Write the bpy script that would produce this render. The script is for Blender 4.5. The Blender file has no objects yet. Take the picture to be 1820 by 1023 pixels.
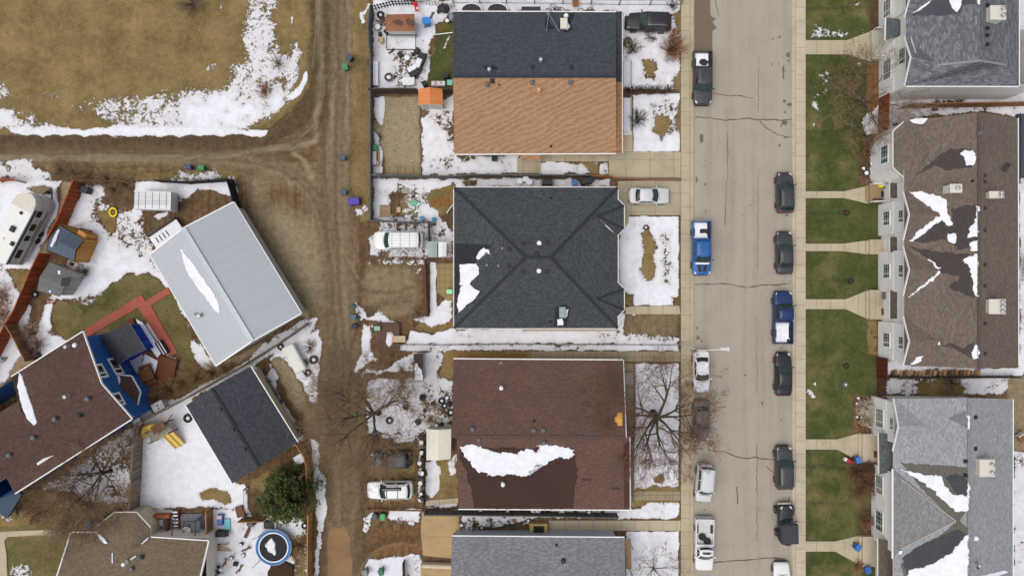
import bpy, bmesh, math, random
import numpy as np
from mathutils import Vector, Matrix, noise as mnoise
PI = math.pi
R = math.radians
random.seed(7)
C = bpy.context.scene.collection
scene = bpy.context.scene

# ------------------------------------------------------------------ camera, sky, sun, exposure
CAM_H = 72.0                       # drone height in metres
PPM = 16.0                         # photograph pixels per metre on the ground
cam_d = bpy.data.cameras.new('drone_camera')
cam = bpy.data.objects.new('drone_camera', cam_d); C.objects.link(cam)
cam.location = (0, 0, CAM_H); cam.rotation_euler = (0, 0, 0)
cam_d.sensor_width = 36.0
cam_d.lens = 36.0 * CAM_H / (1820 / PPM)
cam_d.clip_start = 0.5; cam_d.clip_end = 3000
scene.camera = cam

world = bpy.data.worlds.new('World'); scene.world = world
world.use_nodes = True
wn = world.node_tree
sky = wn.nodes.new('ShaderNodeTexSky'); sky.sky_type = 'NISHITA'; sky.sun_disc = False
SUN_EL, SUN_AZ = R(68), R(240)
sky.sun_elevation = SUN_EL; sky.sun_rotation = SUN_AZ
sky.air_density = 1.0; sky.dust_density = 4.0; sky.ozone_density = 0.6
bg = wn.nodes['Background']; bg.inputs['Strength'].default_value = 0.12
hs = wn.nodes.new('ShaderNodeHueSaturation'); hs.inputs['Saturation'].default_value = 0.45      # thin overcast: greyer than a clear sky
wn.links.new(sky.outputs[0], hs.inputs['Color']); wn.links.new(hs.outputs[0], bg.inputs['Color'])
sun_d = bpy.data.lights.new('sun', 'SUN'); sun_d.energy = 1.3; sun_d.angle = R(70); sun_d.color = (1.0, 0.95, 0.88)
sun = bpy.data.objects.new('sun', sun_d); C.objects.link(sun)
sun.rotation_euler = (PI/2 - SUN_EL, 0, PI - SUN_AZ)
scene.view_settings.view_transform = 'Standard'; scene.view_settings.look = 'None'
scene.view_settings.gamma = 1.0; scene.view_settings.exposure = 0.12

# ------------------------------------------------------------------ helpers
def W(px, py, z=0.0):
    k = (CAM_H - z) / (CAM_H * PPM)
    return Vector(((px - 910) * k, (511.5 - py) * k, z))

ORG = {}
def org(o):
    return ORG.get(o.name, Vector((0, 0, 0))) if o else Vector((0, 0, 0))

def tag(o, label=None, cat=None, group=None, kind=None):
    if label: o['label'] = label
    if cat: o['category'] = cat
    if group: o['group'] = group
    if kind: o['kind'] = kind
    return o

def thing(name, label, cat, loc=(0, 0, 0), group=None):
    o = bpy.data.objects.new(name, None); C.objects.link(o)
    o.empty_display_size = 0.3
    o.location = loc; ORG[o.name] = Vector(loc)
    return tag(o, label, cat, group)

class MB:
    """collects geometry in world (or prototype) coordinates and links it as one mesh object"""
    def __init__(s): s.v = []; s.f = []; s.m = []
    def add(s, vs, fs, mi=0):
        b = len(s.v); s.v += [Vector(v) for v in vs]
        for f in fs: s.f.append([b + i for i in f]); s.m.append(mi)
        return s
    def box(s, c, d, rz=0.0, mi=0, ry=0.0, rx=0.0):
        M = Matrix.Translation(Vector(c)) @ Matrix.Rotation(rz, 4, 'Z') @ Matrix.Rotation(ry, 4, 'Y') @ Matrix.Rotation(rx, 4, 'X')
        x, y, z = d[0]/2, d[1]/2, d[2]/2
        vs = [M @ Vector(p) for p in ((-x,-y,-z),(x,-y,-z),(x,y,-z),(-x,y,-z),(-x,-y,z),(x,-y,z),(x,y,z),(-x,y,z))]
        return s.add(vs, [(3,2,1,0),(4,5,6,7),(0,1,5,4),(1,2,6,5),(2,3,7,6),(3,0,4,7)], mi)
    def bbox(s, c, d, rz=0.0, bev=0.03, mi=0):
        """box whose upper edges are chamfered"""
        x, y, z = d[0]/2, d[1]/2, d[2]/2
        M = Matrix.Translation(Vector(c)) @ Matrix.Rotation(rz, 4, 'Z')
        b = min(bev, x*.8, y*.8, z*.8)
        def ring(ix, iz): return [(-x+ix,-y+ix,iz),(x-ix,-y+ix,iz),(x-ix,y-ix,iz),(-x+ix,y-ix,iz)]
        vs = [M @ Vector(p) for p in ring(0,-z)+ring(0,z-b)+ring(b,z)]
        fs = [(3,2,1,0),(8,9,10,11)]
        for r in (0, 4):
            for i in range(4): fs.append((r+i, r+(i+1)%4, r+4+(i+1)%4, r+4+i))
        return s.add(vs, fs, mi)
    def prism(s, poly, z0, z1, mi=0, mi_side=None, cap0=True):
        n = len(poly)
        area = sum(poly[i][0]*poly[(i+1)%n][1]-poly[(i+1)%n][0]*poly[i][1] for i in range(n))
        if area < 0: poly = list(reversed(poly))
        vs = [(p[0], p[1], z0) for p in poly] + [(p[0], p[1], z1) for p in poly]
        s.add(vs, [list(range(n, 2*n))] + ([list(range(n-1, -1, -1))] if cap0 else []), mi)
        b = len(s.v) - 2*n
        for i in range(n):
            s.f.append([b+i, b+(i+1)%n, b+n+(i+1)%n, b+n+i]); s.m.append(mi if mi_side is None else mi_side)
        return s
    def tube(s, pts, rad, n=6, mi=0, cap=True):
        pts = [Vector(p) for p in pts]
        if not hasattr(rad, '__len__'): rad = [rad]*len(pts)
        b = len(s.v); k = len(pts)
        for i, p in enumerate(pts):
            t = (pts[min(i+1, k-1)] - pts[max(i-1, 0)])
            if t.length < 1e-6: t = Vector((0, 0, 1))
            t.normalize()
            a = t.cross(Vector((0, 0, 1)))
            if a.length < 0.05: a = t.cross(Vector((1, 0, 0)))
            a.normalize(); c = t.cross(a)
            for j in range(n):
                an = 2*PI*j/n
                s.v.append(p + (a*math.cos(an) + c*math.sin(an))*rad[i])
        for i in range(k-1):
            for j in range(n):
                s.f.append([b+i*n+j, b+i*n+(j+1)%n, b+(i+1)*n+(j+1)%n, b+(i+1)*n+j]); s.m.append(mi)
        if cap and n > 2:
            s.f.append([b+j for j in range(n-1, -1, -1)]); s.m.append(mi)
            s.f.append([b+(k-1)*n+j for j in range(n)]); s.m.append(mi)
        return s
    def bar(s, a, b, w=0.05, h=0.05, mi=0):
        a = Vector(a); b = Vector(b); d = b - a
        L = math.hypot(d.x, d.y)
        return s.box((a+b)/2, (d.length, w, h), math.atan2(d.y, d.x), mi, -math.atan2(d.z, L))
    def lathe(s, prof, c, n=16, mi=0, rx=0.0, rz=0.0, rmat=None):
        M = Matrix.Translation(Vector(c)) @ (rmat.to_4x4() if rmat else Matrix.Rotation(rz, 4, 'Z') @ Matrix.Rotation(rx, 4, 'X'))
        b = len(s.v)
        for r, z in prof:
            for j in range(n):
                an = 2*PI*j/n
                s.v.append(M @ Vector((r*math.cos(an), r*math.sin(an), z)))
        k = len(prof)
        for i in range(k-1):
            for j in range(n):
                s.f.append([b+i*n+j, b+i*n+(j+1)%n, b+(i+1)*n+(j+1)%n, b+(i+1)*n+j]); s.m.append(mi)
        s.f.append([b+j for j in range(n-1, -1, -1)]); s.m.append(mi)
        s.f.append([b+(k-1)*n+j for j in range(n)]); s.m.append(mi)
        return s
    def blob(s, c, r, seed=0, rough=0.25, sub=2, squash=(1,1,1), mi=0):
        bm = bmesh.new(); bmesh.ops.create_icosphere(bm, subdivisions=sub, radius=1.0)
        vs = []
        for v in bm.verts:
            d = 1 + rough*mnoise.noise(v.co*1.7 + Vector((seed*3.1, seed*1.7, seed)))*1.6
            vs.append((c[0]+v.co.x*d*r*squash[0], c[1]+v.co.y*d*r*squash[1], c[2]+v.co.z*d*r*squash[2]))
        fs = [[v.index for v in f.verts] for f in bm.faces]
        bm.free()
        return s.add(vs, fs, mi)
    def build(s, name, mats, parent=None, smooth=False, uv=True, bevel=0.0, sub=0):
        me = bpy.data.meshes.new(name)
        o_ = org(parent)
        me.from_pydata([tuple(v - o_) for v in s.v], [], s.f)
        if not isinstance(mats, (list, tuple)): mats = [mats]
        for m in mats: me.materials.append(m)
        if len(mats) > 1: me.polygons.foreach_set('material_index', s.m)
        if smooth: me.polygons.foreach_set('use_smooth', [True]*len(s.f))
        me.update()
        if uv: auto_uv(me, o_)
        o = bpy.data.objects.new(name, me); C.objects.link(o)
        if parent: o.parent = parent
        ORG[o.name] = o_.copy()
        if bevel:
            md = o.modifiers.new('bevel', 'BEVEL'); md.width = bevel; md.segments = 2; md.limit_method = 'ANGLE'; md.angle_limit = R(50)
        if sub:
            md = o.modifiers.new('sub', 'SUBSURF'); md.levels = sub; md.render_levels = sub
        return o

def auto_uv(me, off=Vector((0, 0, 0))):
    """u runs level along each face, v runs up its slope, both in metres"""
    uvl = me.uv_layers.new(name='UVMap')
    for p in me.polygons:
        n = p.normal
        if abs(n.z) > 0.999: u = Vector((1, 0, 0)); v = Vector((0, 1, 0))
        else:
            u = Vector((0, 0, 1)).cross(n); u.normalize(); v = n.cross(u)
        for li in p.loop_indices:
            co = me.vertices[me.loops[li].vertex_index].co + off
            uvl.data[li].uv = (co.dot(u), co.dot(v))

def copy_tree(o, parent=None):
    c = o.copy(); C.objects.link(c)
    if parent: c.parent = parent
    for ch in list(o.children): copy_tree(ch, c)
    return c

def struct(o):
    o['kind'] = 'structure'; return o

# ------------------------------------------------------------------ materials
def hexlin(r, g, b):
    f = lambda c: (c/255/12.92) if c/255 <= 0.04045 else ((c/255+0.055)/1.055)**2.4
    return (f(r), f(g), f(b), 1.0)

class NT:
    """tiny node helper"""
    def __init__(s, name):
        s.mat = bpy.data.materials.new(name); s.mat.use_nodes = True
        s.t = s.mat.node_tree; s.b = s.t.nodes['Principled BSDF']
    def n(s, kind, **kw):
        nd = s.t.nodes.new('ShaderNode' + kind)
        for k, v in kw.items():
            if k in nd.inputs: nd.inputs[k].default_value = v
            else: setattr(nd, k, v)
        return nd
    def l(s, a, b): s.t.links.new(a, b)
    def math(s, op, a, b=0.0, c=None, clamp=False):
        nd = s.t.nodes.new('ShaderNodeMath'); nd.operation = op; nd.use_clamp = clamp
        for i, x in enumerate((a, b) if c is None else (a, b, c)):
            if isinstance(x, (int, float)): nd.inputs[i].default_value = x
            else: s.l(x, nd.inputs[i])
        return nd.outputs[0]
    def mix(s, f, a, b, mode='MIX'):
        nd = s.t.nodes.new('ShaderNodeMix'); nd.data_type = 'RGBA'; nd.blend_type = mode
        for i, x in ((0, f), (6, a), (7, b)):
            if isinstance(x, (int, float)): nd.inputs[i].default_value = x
            elif isinstance(x, tuple): nd.inputs[i].default_value = x
            else: s.l(x, nd.inputs[i])
        return nd.outputs[2]
    def coord(s, kind='Object'):
        return s.t.nodes.new('ShaderNodeTexCoord').outputs[kind]
    def mapped(s, src, scale=(1,1,1), rot=(0,0,0)):
        nd = s.t.nodes.new('ShaderNodeMapping'); s.l(src, nd.inputs[0])
        nd.inputs['Scale'].default_value = scale; nd.inputs['Rotation'].default_value = rot
        return nd.outputs[0]
    def noise(s, src, scale, detail=4.0, rough=0.6, dist=0.0):
        nd = s.n('TexNoise', Scale=scale, Detail=detail, Roughness=rough, Distortion=dist); s.l(src, nd.inputs['Vector'])
        return nd.outputs['Fac']
    def step(s, x, lo, hi):
        nd = s.t.nodes.new('ShaderNodeMapRange'); nd.interpolation_type = 'SMOOTHSTEP'
        s.l(x, nd.inputs[0]); nd.inputs[1].default_value = lo; nd.inputs[2].default_value = hi
        return nd.outputs[0]
    def ramp(s, x, stops):
        nd = s.t.nodes.new('ShaderNodeValToRGB'); s.l(x, nd.inputs[0])
        e = nd.color_ramp.elements
        e[0].position, e[0].color = stops[0]; e[1].position, e[1].color = stops[-1]
        for p, c in stops[1:-1]:
            x_ = e.new(p); x_.color = c
        return nd.outputs[0]
    def bump(s, h, strength=0.3, dist=0.05):
        nd = s.n('Bump', Strength=strength, Distance=dist); s.l(h, nd.inputs['Height']); s.l(nd.outputs[0], s.b.inputs['Normal'])
    def out(s, col, rough=0.8, spec=0.3, metal=0.0):
        if isinstance(col, tuple): s.b.inputs['Base Color'].default_value = col
        else: s.l(col, s.b.inputs['Base Color'])
        if isinstance(rough, (int, float)): s.b.inputs['Roughness'].default_value = rough
        else: s.l(rough, s.b.inputs['Roughness'])
        s.b.inputs['Specular IOR Level'].default_value = spec
        s.b.inputs['Metallic'].default_value = metal
        return s.mat

MATS = {}
def scale_c(c, k): return (min(1, c[0]*k), min(1, c[1]*k), min(1, c[2]*k), 1.0)
def plain(name, c, rough=0.7, var=0.12, scale=3.0, spec=0.3, metal=0.0, bump=0.0):
    """one colour with soft wear: fine and broad noise, roughness variation"""
    if name in MATS: return MATS[name]
    t = NT(name); o = t.coord('Object')
    n1 = t.noise(o, scale, 6, 0.65); n2 = t.noise(o, scale*6, 3, 0.6)
    f = t.math('ADD', t.math('MULTIPLY', n1, 0.65), t.math('MULTIPLY', n2, 0.35))
    col = t.ramp(f, [(0.3, scale_c(c, 1-var*1.6)), (0.5, c), (0.7, scale_c(c, 1+var))])
    if bump: t.bump(n2, bump, 0.03)
    MATS[name] = t.out(col, rough, spec, metal); return MATS[name]

def shingle(name, c, var=0.25, c2=None, row=0.16, wid=0.32, wave=False, blotch=0.0):
    if name in MATS: return MATS[name]
    t = NT(name); uv = t.coord('UV')
    br = t.n('TexBrick', Scale=1.0); t.l(uv, br.inputs['Vector'])
    br.inputs['Brick Width'].default_value = wid; br.inputs['Row Height'].default_value = row
    br.inputs['Mortar Size'].default_value = 0.018; br.inputs['Mortar Smooth'].default_value = 0.6
    br.inputs['Bias'].default_value = 0.0
    br.inputs['Color1'].default_value = (0.2, 0.2, 0.2, 1); br.inputs['Color2'].default_value = (0.8, 0.8, 0.8, 1); br.inputs['Mortar'].default_value = (0.12, 0.12, 0.12, 1)
    tab = t.math('MULTIPLY', br.outputs['Color'], 1.0)
    s1 = t.noise(t.mapped(uv, (2.0, 5.5, 1)), 1.0, 3, 0.7)
    s2 = t.noise(uv, 7.0, 2, 0.6); s3 = t.noise(uv, 0.22, 3, 0.55)
    f = t.math('ADD', t.math('MULTIPLY', tab, 0.32), t.math('ADD', t.math('MULTIPLY', s1, 0.26), t.math('MULTIPLY', s2, 0.42)))
    c2 = c2 or scale_c(c, 1+var)
    col = t.ramp(f, [(0.25, scale_c(c, 1-var)), (0.46, c), (0.68, c2)])
    col = t.mix(t.step(s3, 0.38, 0.66), col, t.mix(0.22+blotch, col, scale_c(c, 0.72)))
    if wave:
        wv = t.n('TexWave', Scale=0.42, Distortion=7.0, Detail=2.0); wv.inputs['Detail Scale'].default_value = 0.8
        t.l(t.mapped(uv, (1, 1.5, 1), (0, 0, R(55))), wv.inputs['Vector'])
        wv2 = t.noise(t.mapped(uv, (0.9, 3.0, 1), (0, 0, R(-14))), 1.0, 3, 0.6)
        h = t.math('ADD', t.math('MULTIPLY', wv.outputs['Fac'], 0.55), t.math('MULTIPLY', wv2, 0.5))
        col = t.mix(t.math('MULTIPLY', t.step(h, 0.3, 0.85), 0.35), col, scale_c(c2, 1.12))
        t.bump(h, 0.8, 0.12)
    else:
        t.bump(f, 0.45, 0.03)
    MATS[name] = t.out(col, 0.92, 0.2); return MATS[name]

def lined(name, c, pitch=0.2, axis='v', depth=0.25, rough=0.6, c2=None, spec=0.3, metal=0.0, var=0.08):
    """boards, siding or ribbed metal: lines every pitch metres along u or v"""
    if name in MATS: return MATS[name]
    t = NT(name); uv = t.coord('UV'); sp = t.n('SeparateXYZ'); t.l(uv, sp.inputs[0])
    x = sp.outputs[0 if axis == 'u' else 1]
    d = t.math('DIVIDE', x, pitch); fr = t.math('FRACT', d); fl = t.math('FLOOR', d)
    gap = t.step(t.math('ABSOLUTE', t.math('SUBTRACT', fr, 0.5)), 0.40, 0.5)
    wn_ = t.n('TexWhiteNoise', noise_dimensions='1D'); t.l(fl, wn_.inputs['W'])
    nz = t.noise(t.mapped(uv, (1, 6, 1) if axis == 'v' else (6, 1, 1)), 1.2, 4, 0.6)
    f = t.math('ADD', t.math('MULTIPLY', wn_.outputs['Value'], 0.5), t.math('MULTIPLY', nz, 0.5))
    col = t.ramp(f, [(0.2, scale_c(c, 1-var*2)), (0.5, c), (0.8, c2 or scale_c(c, 1+var*1.6))])
    col = t.mix(t.math('MULTIPLY', gap, depth), col, scale_c(c, 0.25))
    t.bump(t.math('SUBTRACT', 1.0, gap), 0.4, 0.02)
    MATS[name] = t.out(col, rough, spec, metal); return MATS[name]

def carpaint(name, c, rough=0.3, metal=0.0):
    if name in MATS: return MATS[name]
    t = NT(name); o = t.coord('Object')
    n1 = t.noise(o, 1.4, 5, 0.6); n2 = t.noise(o, 14, 3, 0.6)
    col = t.mix(t.math('MULTIPLY', t.step(n1, 0.45, 0.75), 0.3), c, tuple(list(x*0.9+y*0.1 for x, y in zip(c[:3], (0.2, 0.18, 0.15)))+[1]))
    t.b.inputs['Coat Weight'].default_value = 0.25; t.b.inputs['Coat Roughness'].default_value = 0.12
    MATS[name] = t.out(col, t.math('ADD', rough-0.05, t.math('MULTIPLY', n2, 0.15)), 0.35, metal); return MATS[name]

def glassy(name, c, rough=0.08):
    if name in MATS: return MATS[name]
    t = NT(name); o = t.coord('Object')
    n1 = t.noise(o, 2.5, 4, 0.6)
    col = t.ramp(n1, [(0.3, scale_c(c, 0.6)), (0.55, c), (0.75, scale_c(c, 1.7))])
    MATS[name] = t.out(col, rough, 0.6); return MATS[name]

def snowmat(name='snow'):
    if name in MATS: return MATS[name]
    t = NT(name); o = t.coord('Object')
    n1 = t.noise(o, 1.3, 5, 0.6); n2 = t.noise(o, 9, 4, 0.65)
    col = t.ramp(n1, [(0.3, (0.68, 0.69, 0.74, 1)), (0.6, (0.80, 0.81, 0.86, 1))])
    t.bump(n2, 0.35, 0.05)
    MATS[name] = t.out(col, 0.7, 0.2); return MATS[name]
SNOW = snowmat()
# ------------------------------------------------------------------ the ground: one sheet, painted with what grows or lies on it
GS = 2.6                                               # grid step in photograph pixels
gx = np.concatenate([[-9000, -3000, -1000, -400], np.arange(-160, 1985, GS), [2300, 3000, 5000, 11000]])
gy = np.concatenate([[-9000, -3000, -1000, -400], np.arange(-160, 1190, GS), [1500, 2200, 4200, 10000]])
PX, PY = np.meshgrid(gx, gy)
LAY = {k: np.zeros(PX.shape) for k in ('green', 'dry', 'grav', 'snow', 'wet', 'hor', 'rust')}
_n1 = np.array([[mnoise.noise(Vector((x*0.06, y*0.06, 3.0))) for x in np.arange(0, 220)] for y in np.arange(0, 140)])

def wob(scale, amp, seed):
    ix = ((PX*scale + seed*37) % 219).astype(int); iy = ((PY*scale + seed*53) % 139).astype(int)
    return amp*_n1[iy, ix]
WX = wob(0.9, 5.0, 1); WY = wob(0.9, 5.0, 2)           # wobble so that outlines are not ruler straight

def sdist(poly, wobble=True, wk=1.0):
    """signed distance in pixels, positive inside; only inside the padded bounding box"""
    p = np.array(poly, float)
    x0, y0 = p.min(0) - 40; x1, y1 = p.max(0) + 40
    jx = np.where((gx >= x0) & (gx <= x1))[0]; jy = np.where((gy >= y0) & (gy <= y1))[0]
    if len(jx) == 0 or len(jy) == 0: return None
    sl = (slice(jy[0], jy[-1]+1), slice(jx[0], jx[-1]+1))
    X = PX[sl] + (WX[sl]*wk if wobble else 0); Y = PY[sl] + (WY[sl]*wk if wobble else 0)
    d = np.full(X.shape, 1e9); ins = np.zeros(X.shape, bool)
    for i in range(len(p)):
        a = p[i]; b = p[(i+1) % len(p)]; e = b - a; L = e.dot(e) or 1e-9
        t = np.clip(((X-a[0])*e[0] + (Y-a[1])*e[1])/L, 0, 1)
        d = np.minimum(d, np.hypot(X-a[0]-t*e[0], Y-a[1]-t*e[1]))
        with np.errstate(divide='ignore', invalid='ignore'):
            c = ((a[1] > Y) != (b[1] > Y)) & (X < (b[0]-a[0])*(Y-a[1])/((b[1]-a[1]) or 1e-9) + a[0])
        ins ^= c
    return sl, np.where(ins, d, -d)

def paint(layer, poly, val=1.0, f=5.0, wobble=True, wk=1.0):
    r = sdist(poly, wobble, wk)
    if r is None: return
    sl, d = r
    w = np.clip((d + f*0.5)/max(f, 1e-3), 0, 1); w = w*w*(3-2*w)
    A = LAY[layer]; A[sl] = A[sl]*(1-w) + val*w

def rect(layer, x0, y0, x1, y1, val=1.0, f=4.0, wk=0.5):
    paint(layer, [(x0, y0), (x1, y0), (x1, y1), (x0, y1)], val, f, True, wk)

def stroke(layer, pts, width, val=1.0, f=None):
    f = f or width
    p = np.array(pts, float)
    x0, y0 = p.min(0) - width - 20; x1, y1 = p.max(0) + width + 20
    jx = np.where((gx >= x0) & (gx <= x1))[0]; jy = np.where((gy >= y0) & (gy <= y1))[0]
    if len(jx) == 0 or len(jy) == 0: return
    sl = (slice(jy[0], jy[-1]+1), slice(jx[0], jx[-1]+1))
    X = PX[sl] + WX[sl]*.7; Y = PY[sl] + WY[sl]*.7; d = np.full(X.shape, 1e9)
    for i in range(len(p)-1):
        a = p[i]; b = p[i+1]; e = b - a; L = e.dot(e) or 1e-9
        t = np.clip(((X-a[0])*e[0] + (Y-a[1])*e[1])/L, 0, 1)
        d = np.minimum(d, np.hypot(X-a[0]-t*e[0], Y-a[1]-t*e[1]))
    w = np.clip((width*0.5 - d + f*0.5)/f, 0, 1); w = w*w*(3-2*w)
    A = LAY[layer]; A[sl] = A[sl]*(1-w) + val*w

def snow(poly, v=1.0, f=7.0, wk=1.0): paint('snow', poly, v, f*1.9 if f > 3 else f*1.2, True, wk)

# --- field in the north-west
paint('dry', [(-400,-400),(548,-400),(552,60),(550,150),(520,195),(470,232),(300,240),(100,236),(-400,236)], 1, 10)
snow([(165,180),(215,172),(270,164),(325,154),(398,150),(408,112),(435,102),(452,90),(440,60),(430,48),(445,-60),(500,-60),(494,60),(498,95),(516,100),(518,76),(530,76),(536,100),(531,118),(524,165),(512,182),(500,188),(470,212),(436,227),(400,236),(300,240),(180,240),(205,214),(170,205)], .72, 26)
snow([(330,188),(385,168),(430,176),(470,168),(505,160),(512,178),(480,205),(430,226),(395,233),(330,222)], 1, 16)
snow([(428,60),(470,55),(495,96),(516,100),(518,76),(530,78),(534,100),(524,150),(500,170),(470,165),(440,120)], .72, 14)
snow([(546,126),(549,138),(536,166),(520,178),(511,174),(530,158),(540,130)], 1, 3)
snow([(16,226),(60,222),(110,226),(150,230),(230,221),(250,226),(330,226),(420,231),(482,231),(465,244),(420,240),(300,241),(150,241),(60,241),(14,236)], 1, 4)
snow([(-60,170),(20,190),(70,205),(110,228),(60,232),(-60,225)], .68, 20); snow([(-40,190),(20,200),(30,225),(-40,226)], .85, 10)
snow([(-40,125),(16,150),(26,172),(-20,185)], .62, 14); snow([(60,155),(100,160),(118,185),(70,178)], .5, 14)
snow([(120,180),(150,185),(160,215),(140,215)], .5, 14); snow([(150,180),(240,170),(265,200),(250,216),(180,214)], .62, 18)
snow([(362,108),(386,110),(386,130),(365,126)], .62, 8); snow([(372,48),(392,48),(390,64)], .5, 6); snow([(355,12),(372,18),(366,26)], .5, 6)
snow([(380,0),(396,-20),(400,20),(385,24)], .5, 8); snow([(395,70),(410,70),(408,90)], .44, 8)
snow([(516,28),(522,30),(521,44),(516,42)], .8, 3)
paint('wet', [(310,0),(380,-10),(400,20),(360,40),(320,20)], .35, 30)

# --- dirt lanes
paint('hor', [(-400,240),(480,244),(545,200),(565,250),(560,310),(430,316),(-400,306)], 1, 30)
paint('grav', [(556,-300),(645,-300),(632,100),(628,300),(640,620),(636,800),(640,1300),(570,1300),(574,900),(572,700),(560,520),(540,330),(560,290),(590,180),(596,0)], .30, 24)
paint('grav', [(-300,262),(400,268),(500,285),(560,300),(580,330),(540,340),(300,292),(-300,292)], .35, 22)
stroke('wet', [(-300,251),(120,252),(300,254),(450,254),(520,225),(560,165),(572,60),(574,-200)], 15, .8, 14)
stroke('wet', [(-300,262),(100,264),(300,262),(430,262),(540,222)], 8, .45, 10)
stroke('wet', [(552,-200),(553,60),(552,140)], 10, .9, 10)
stroke('wet', [(605,-100),(604,150),(592,300),(590,480),(601,640),(597,800)], 12, .35, 14)
stroke('wet', [(577,250),(566,330),(572,450),(582,560),(584,700),(580,800)], 9, .45, 12)
stroke('wet', [(560,320),(548,330),(575,420),(590,520)], 6, .3, 10)
stroke('wet', [(630,200),(622,320),(624,430)], 10, .5, 12)
stroke('grav', [(565,-60),(570,120),(560,250),(520,262),(380,276),(-200,282)], 9, .9, 12)
stroke('grav', [(590,-60),(590,150),(585,300)], 7, .7, 9); stroke('grav', [(618,-60),(616,180),(612,330),(612,480),(622,620)], 8, .75, 12)
stroke('grav', [(591,170),(592,250)], 4, 1, 4)
stroke('grav', [(515,264),(545,290),(556,318)], 6, .9, 9)
paint('grav', [(440,310),(480,312),(470,370),(446,360)], .5, 20); paint('grav', [(450,380),(560,420),(568,540),(540,540)], .22, 40)
paint('wet', [(440,290),(470,310),(440,320),(400,300)], .6, 20)
paint('wet', [(590,520),(612,640),(600,900),(584,900),(578,640)], .55, 24)
paint('wet', [(575,800),(640,800),(648,1000),(640,1120),(570,1120)], .3, 30)
stroke('wet', [(640,800),(648,900),(632,960),(634,1100)], 12, .8, 12); stroke('wet', [(580,820),(576,930),(580,1100)], 9, .8, 10)
stroke('wet', [(642,398),(646,440),(640,500),(636,560)], 7, .8, 8); stroke('wet', [(630,640),(636,700),(630,780)], 8, .7, 10)
# verge east of the lane: dead grass
paint('dry', [(628,-100),(658,-100),(658,395),(640,395),(622,330),(624,120)], .75, 12); paint('wet', [(636,30),(656,30),(656,320),(640,330)], .35, 16)
paint('dry', [(545,-80),(556,-80),(556,150),(540,170)], .6, 12)
stroke('snow', [(642,26),(646,40)], 7, .9, 4); stroke('snow', [(648,24),(656,10)], 6, .9, 4)
snow([(628,368),(655,362),(656,388),(634,385)], .7, 8); snow([(624,330),(640,326),(640,344)], .55, 8)
# verge between the horizontal lane and the yards
paint('dry', [(90,292),(300,300),(440,300),(420,324),(130,322),(70,300)], .6, 12); paint('wet', [(90,300),(300,300),(300,320),(120,318)], .4, 14)
snow([(-60,290),(40,279),(66,284),(60,292),(90,308),(96,319),(20,320),(-60,318)], .74, 10)
snow([(300,322),(318,300),(345,306),(384,297),(396,316),(380,322)], .66, 10); snow([(400,314),(410,310),(420,320),(402,321)], .7, 5)

# --- yard with the trailers (west)
snow([(45,318),(112,322),(103,336),(100,350),(106,366),(62,474),(45,482),(-40,482),(-60,330)], 1, 8)
snow([(-60,470),(20,475),(30,530),(20,560),(-60,560)], 1, 8); paint('dry', [(14,480),(55,480),(52,512),(32,516)], 1, 8); snow([(14,480),(55,480),(50,514),(32,516)], 0, 8)
snow([(-60,560),(30,512),(60,545),(40,600),(20,655),(-60,700)], .97, 10); snow([(-20,505),(20,520),(8,600),(-20,600)], .55, 16)
paint('grav', [(112,325),(136,322),(120,350),(75,470),(56,476),(98,392),(106,360)], 1, 6); snow([(114,325),(136,322),(120,350),(75,470),(60,474),(100,392),(106,360)], 0, 6)
paint('grav', [(42,330),(94,330),(100,350),(70,352)], .6, 8); snow([(46,332),(92,332),(92,345),(60,345)], .1, 6)
snow([(148,332),(182,330),(190,345),(170,360),(165,385),(180,395),(205,400),(215,380),(240,370),(255,366),(262,382),(262,420),(275,452),(290,480),(312,520),(330,545),(342,600),(350,650),(338,660),(320,640),(300,520),(265,488),(225,490),(200,508),(170,540),(120,532),(95,540),(92,590),(122,604),(120,650),(90,690),(62,600),(80,540),(130,470),(160,440),(118,400)], 1, 8)
snow([(165,350),(200,345),(262,400),(285,465),(215,440),(160,395)], .62, 26)
snow([(240,322),(420,322),(425,360),(395,345),(350,338),(335,350),(320,364),(310,372),(236,372),(255,352),(240,340)], 1, 6)
snow([(184,350),(238,352),(236,366),(200,362)], .2, 10); paint('wet', [(184,346),(238,350),(236,366),(186,362)], .7, 8)
snow([(255,376),(300,372),(330,358),(345,345),(362,336),(400,348),(414,352),(400,362),(340,392),(300,420),(268,428),(255,392)], 0, 8)
snow([(272,384),(296,374),(300,380),(280,392)], .95, 5)
paint('wet', [(255,376),(300,372),(345,360),(345,385),(290,410),(262,420)], .35, 14)
snow([(176,380),(208,372),(205,410),(196,414),(180,396)], 0.1, 8); paint('dry', [(170,372),(206,370),(204,412),(190,414)], 1, 8)
# lawn behind the blue house
LAWN = [(92,562),(96,532),(116,536),(150,552),(172,530),(196,508),(230,488),(266,487),(286,500),(298,516),(312,532),(330,570),(344,602),(346,640),(338,656),(325,640),(300,600),(260,590),(150,590),(120,606),(100,588)]
paint('dry', LAWN, .75, 8); paint('green', LAWN, .72, 16); paint('green', [(262,545),(300,535),(340,600),(342,640),(330,640)], .55, 20); paint('green', [(120,540),(170,545),(230,495),(270,495),(300,525),(250,545),(150,590),(100,575)], .8, 26); snow(LAWN, .06, 8)
paint('rust', [(290,545),(320,555),(335,620),(310,610)], .4, 16); paint('rust', [(110,545),(150,560),(140,590),(100,580)], .3, 16)
snow([(120,536),(160,548),(190,520),(160,520)], .5, 12)
paint('grav', [(36,618),(62,640),(20,668),(-40,720),(-60,690)], 1, 8); snow([(36,615),(62,640),(20,668),(-60,720),(-60,690)], 0, 8); paint('rust', [(36,618),(62,640),(20,668),(-40,720),(-60,690)], .45, 8)
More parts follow.
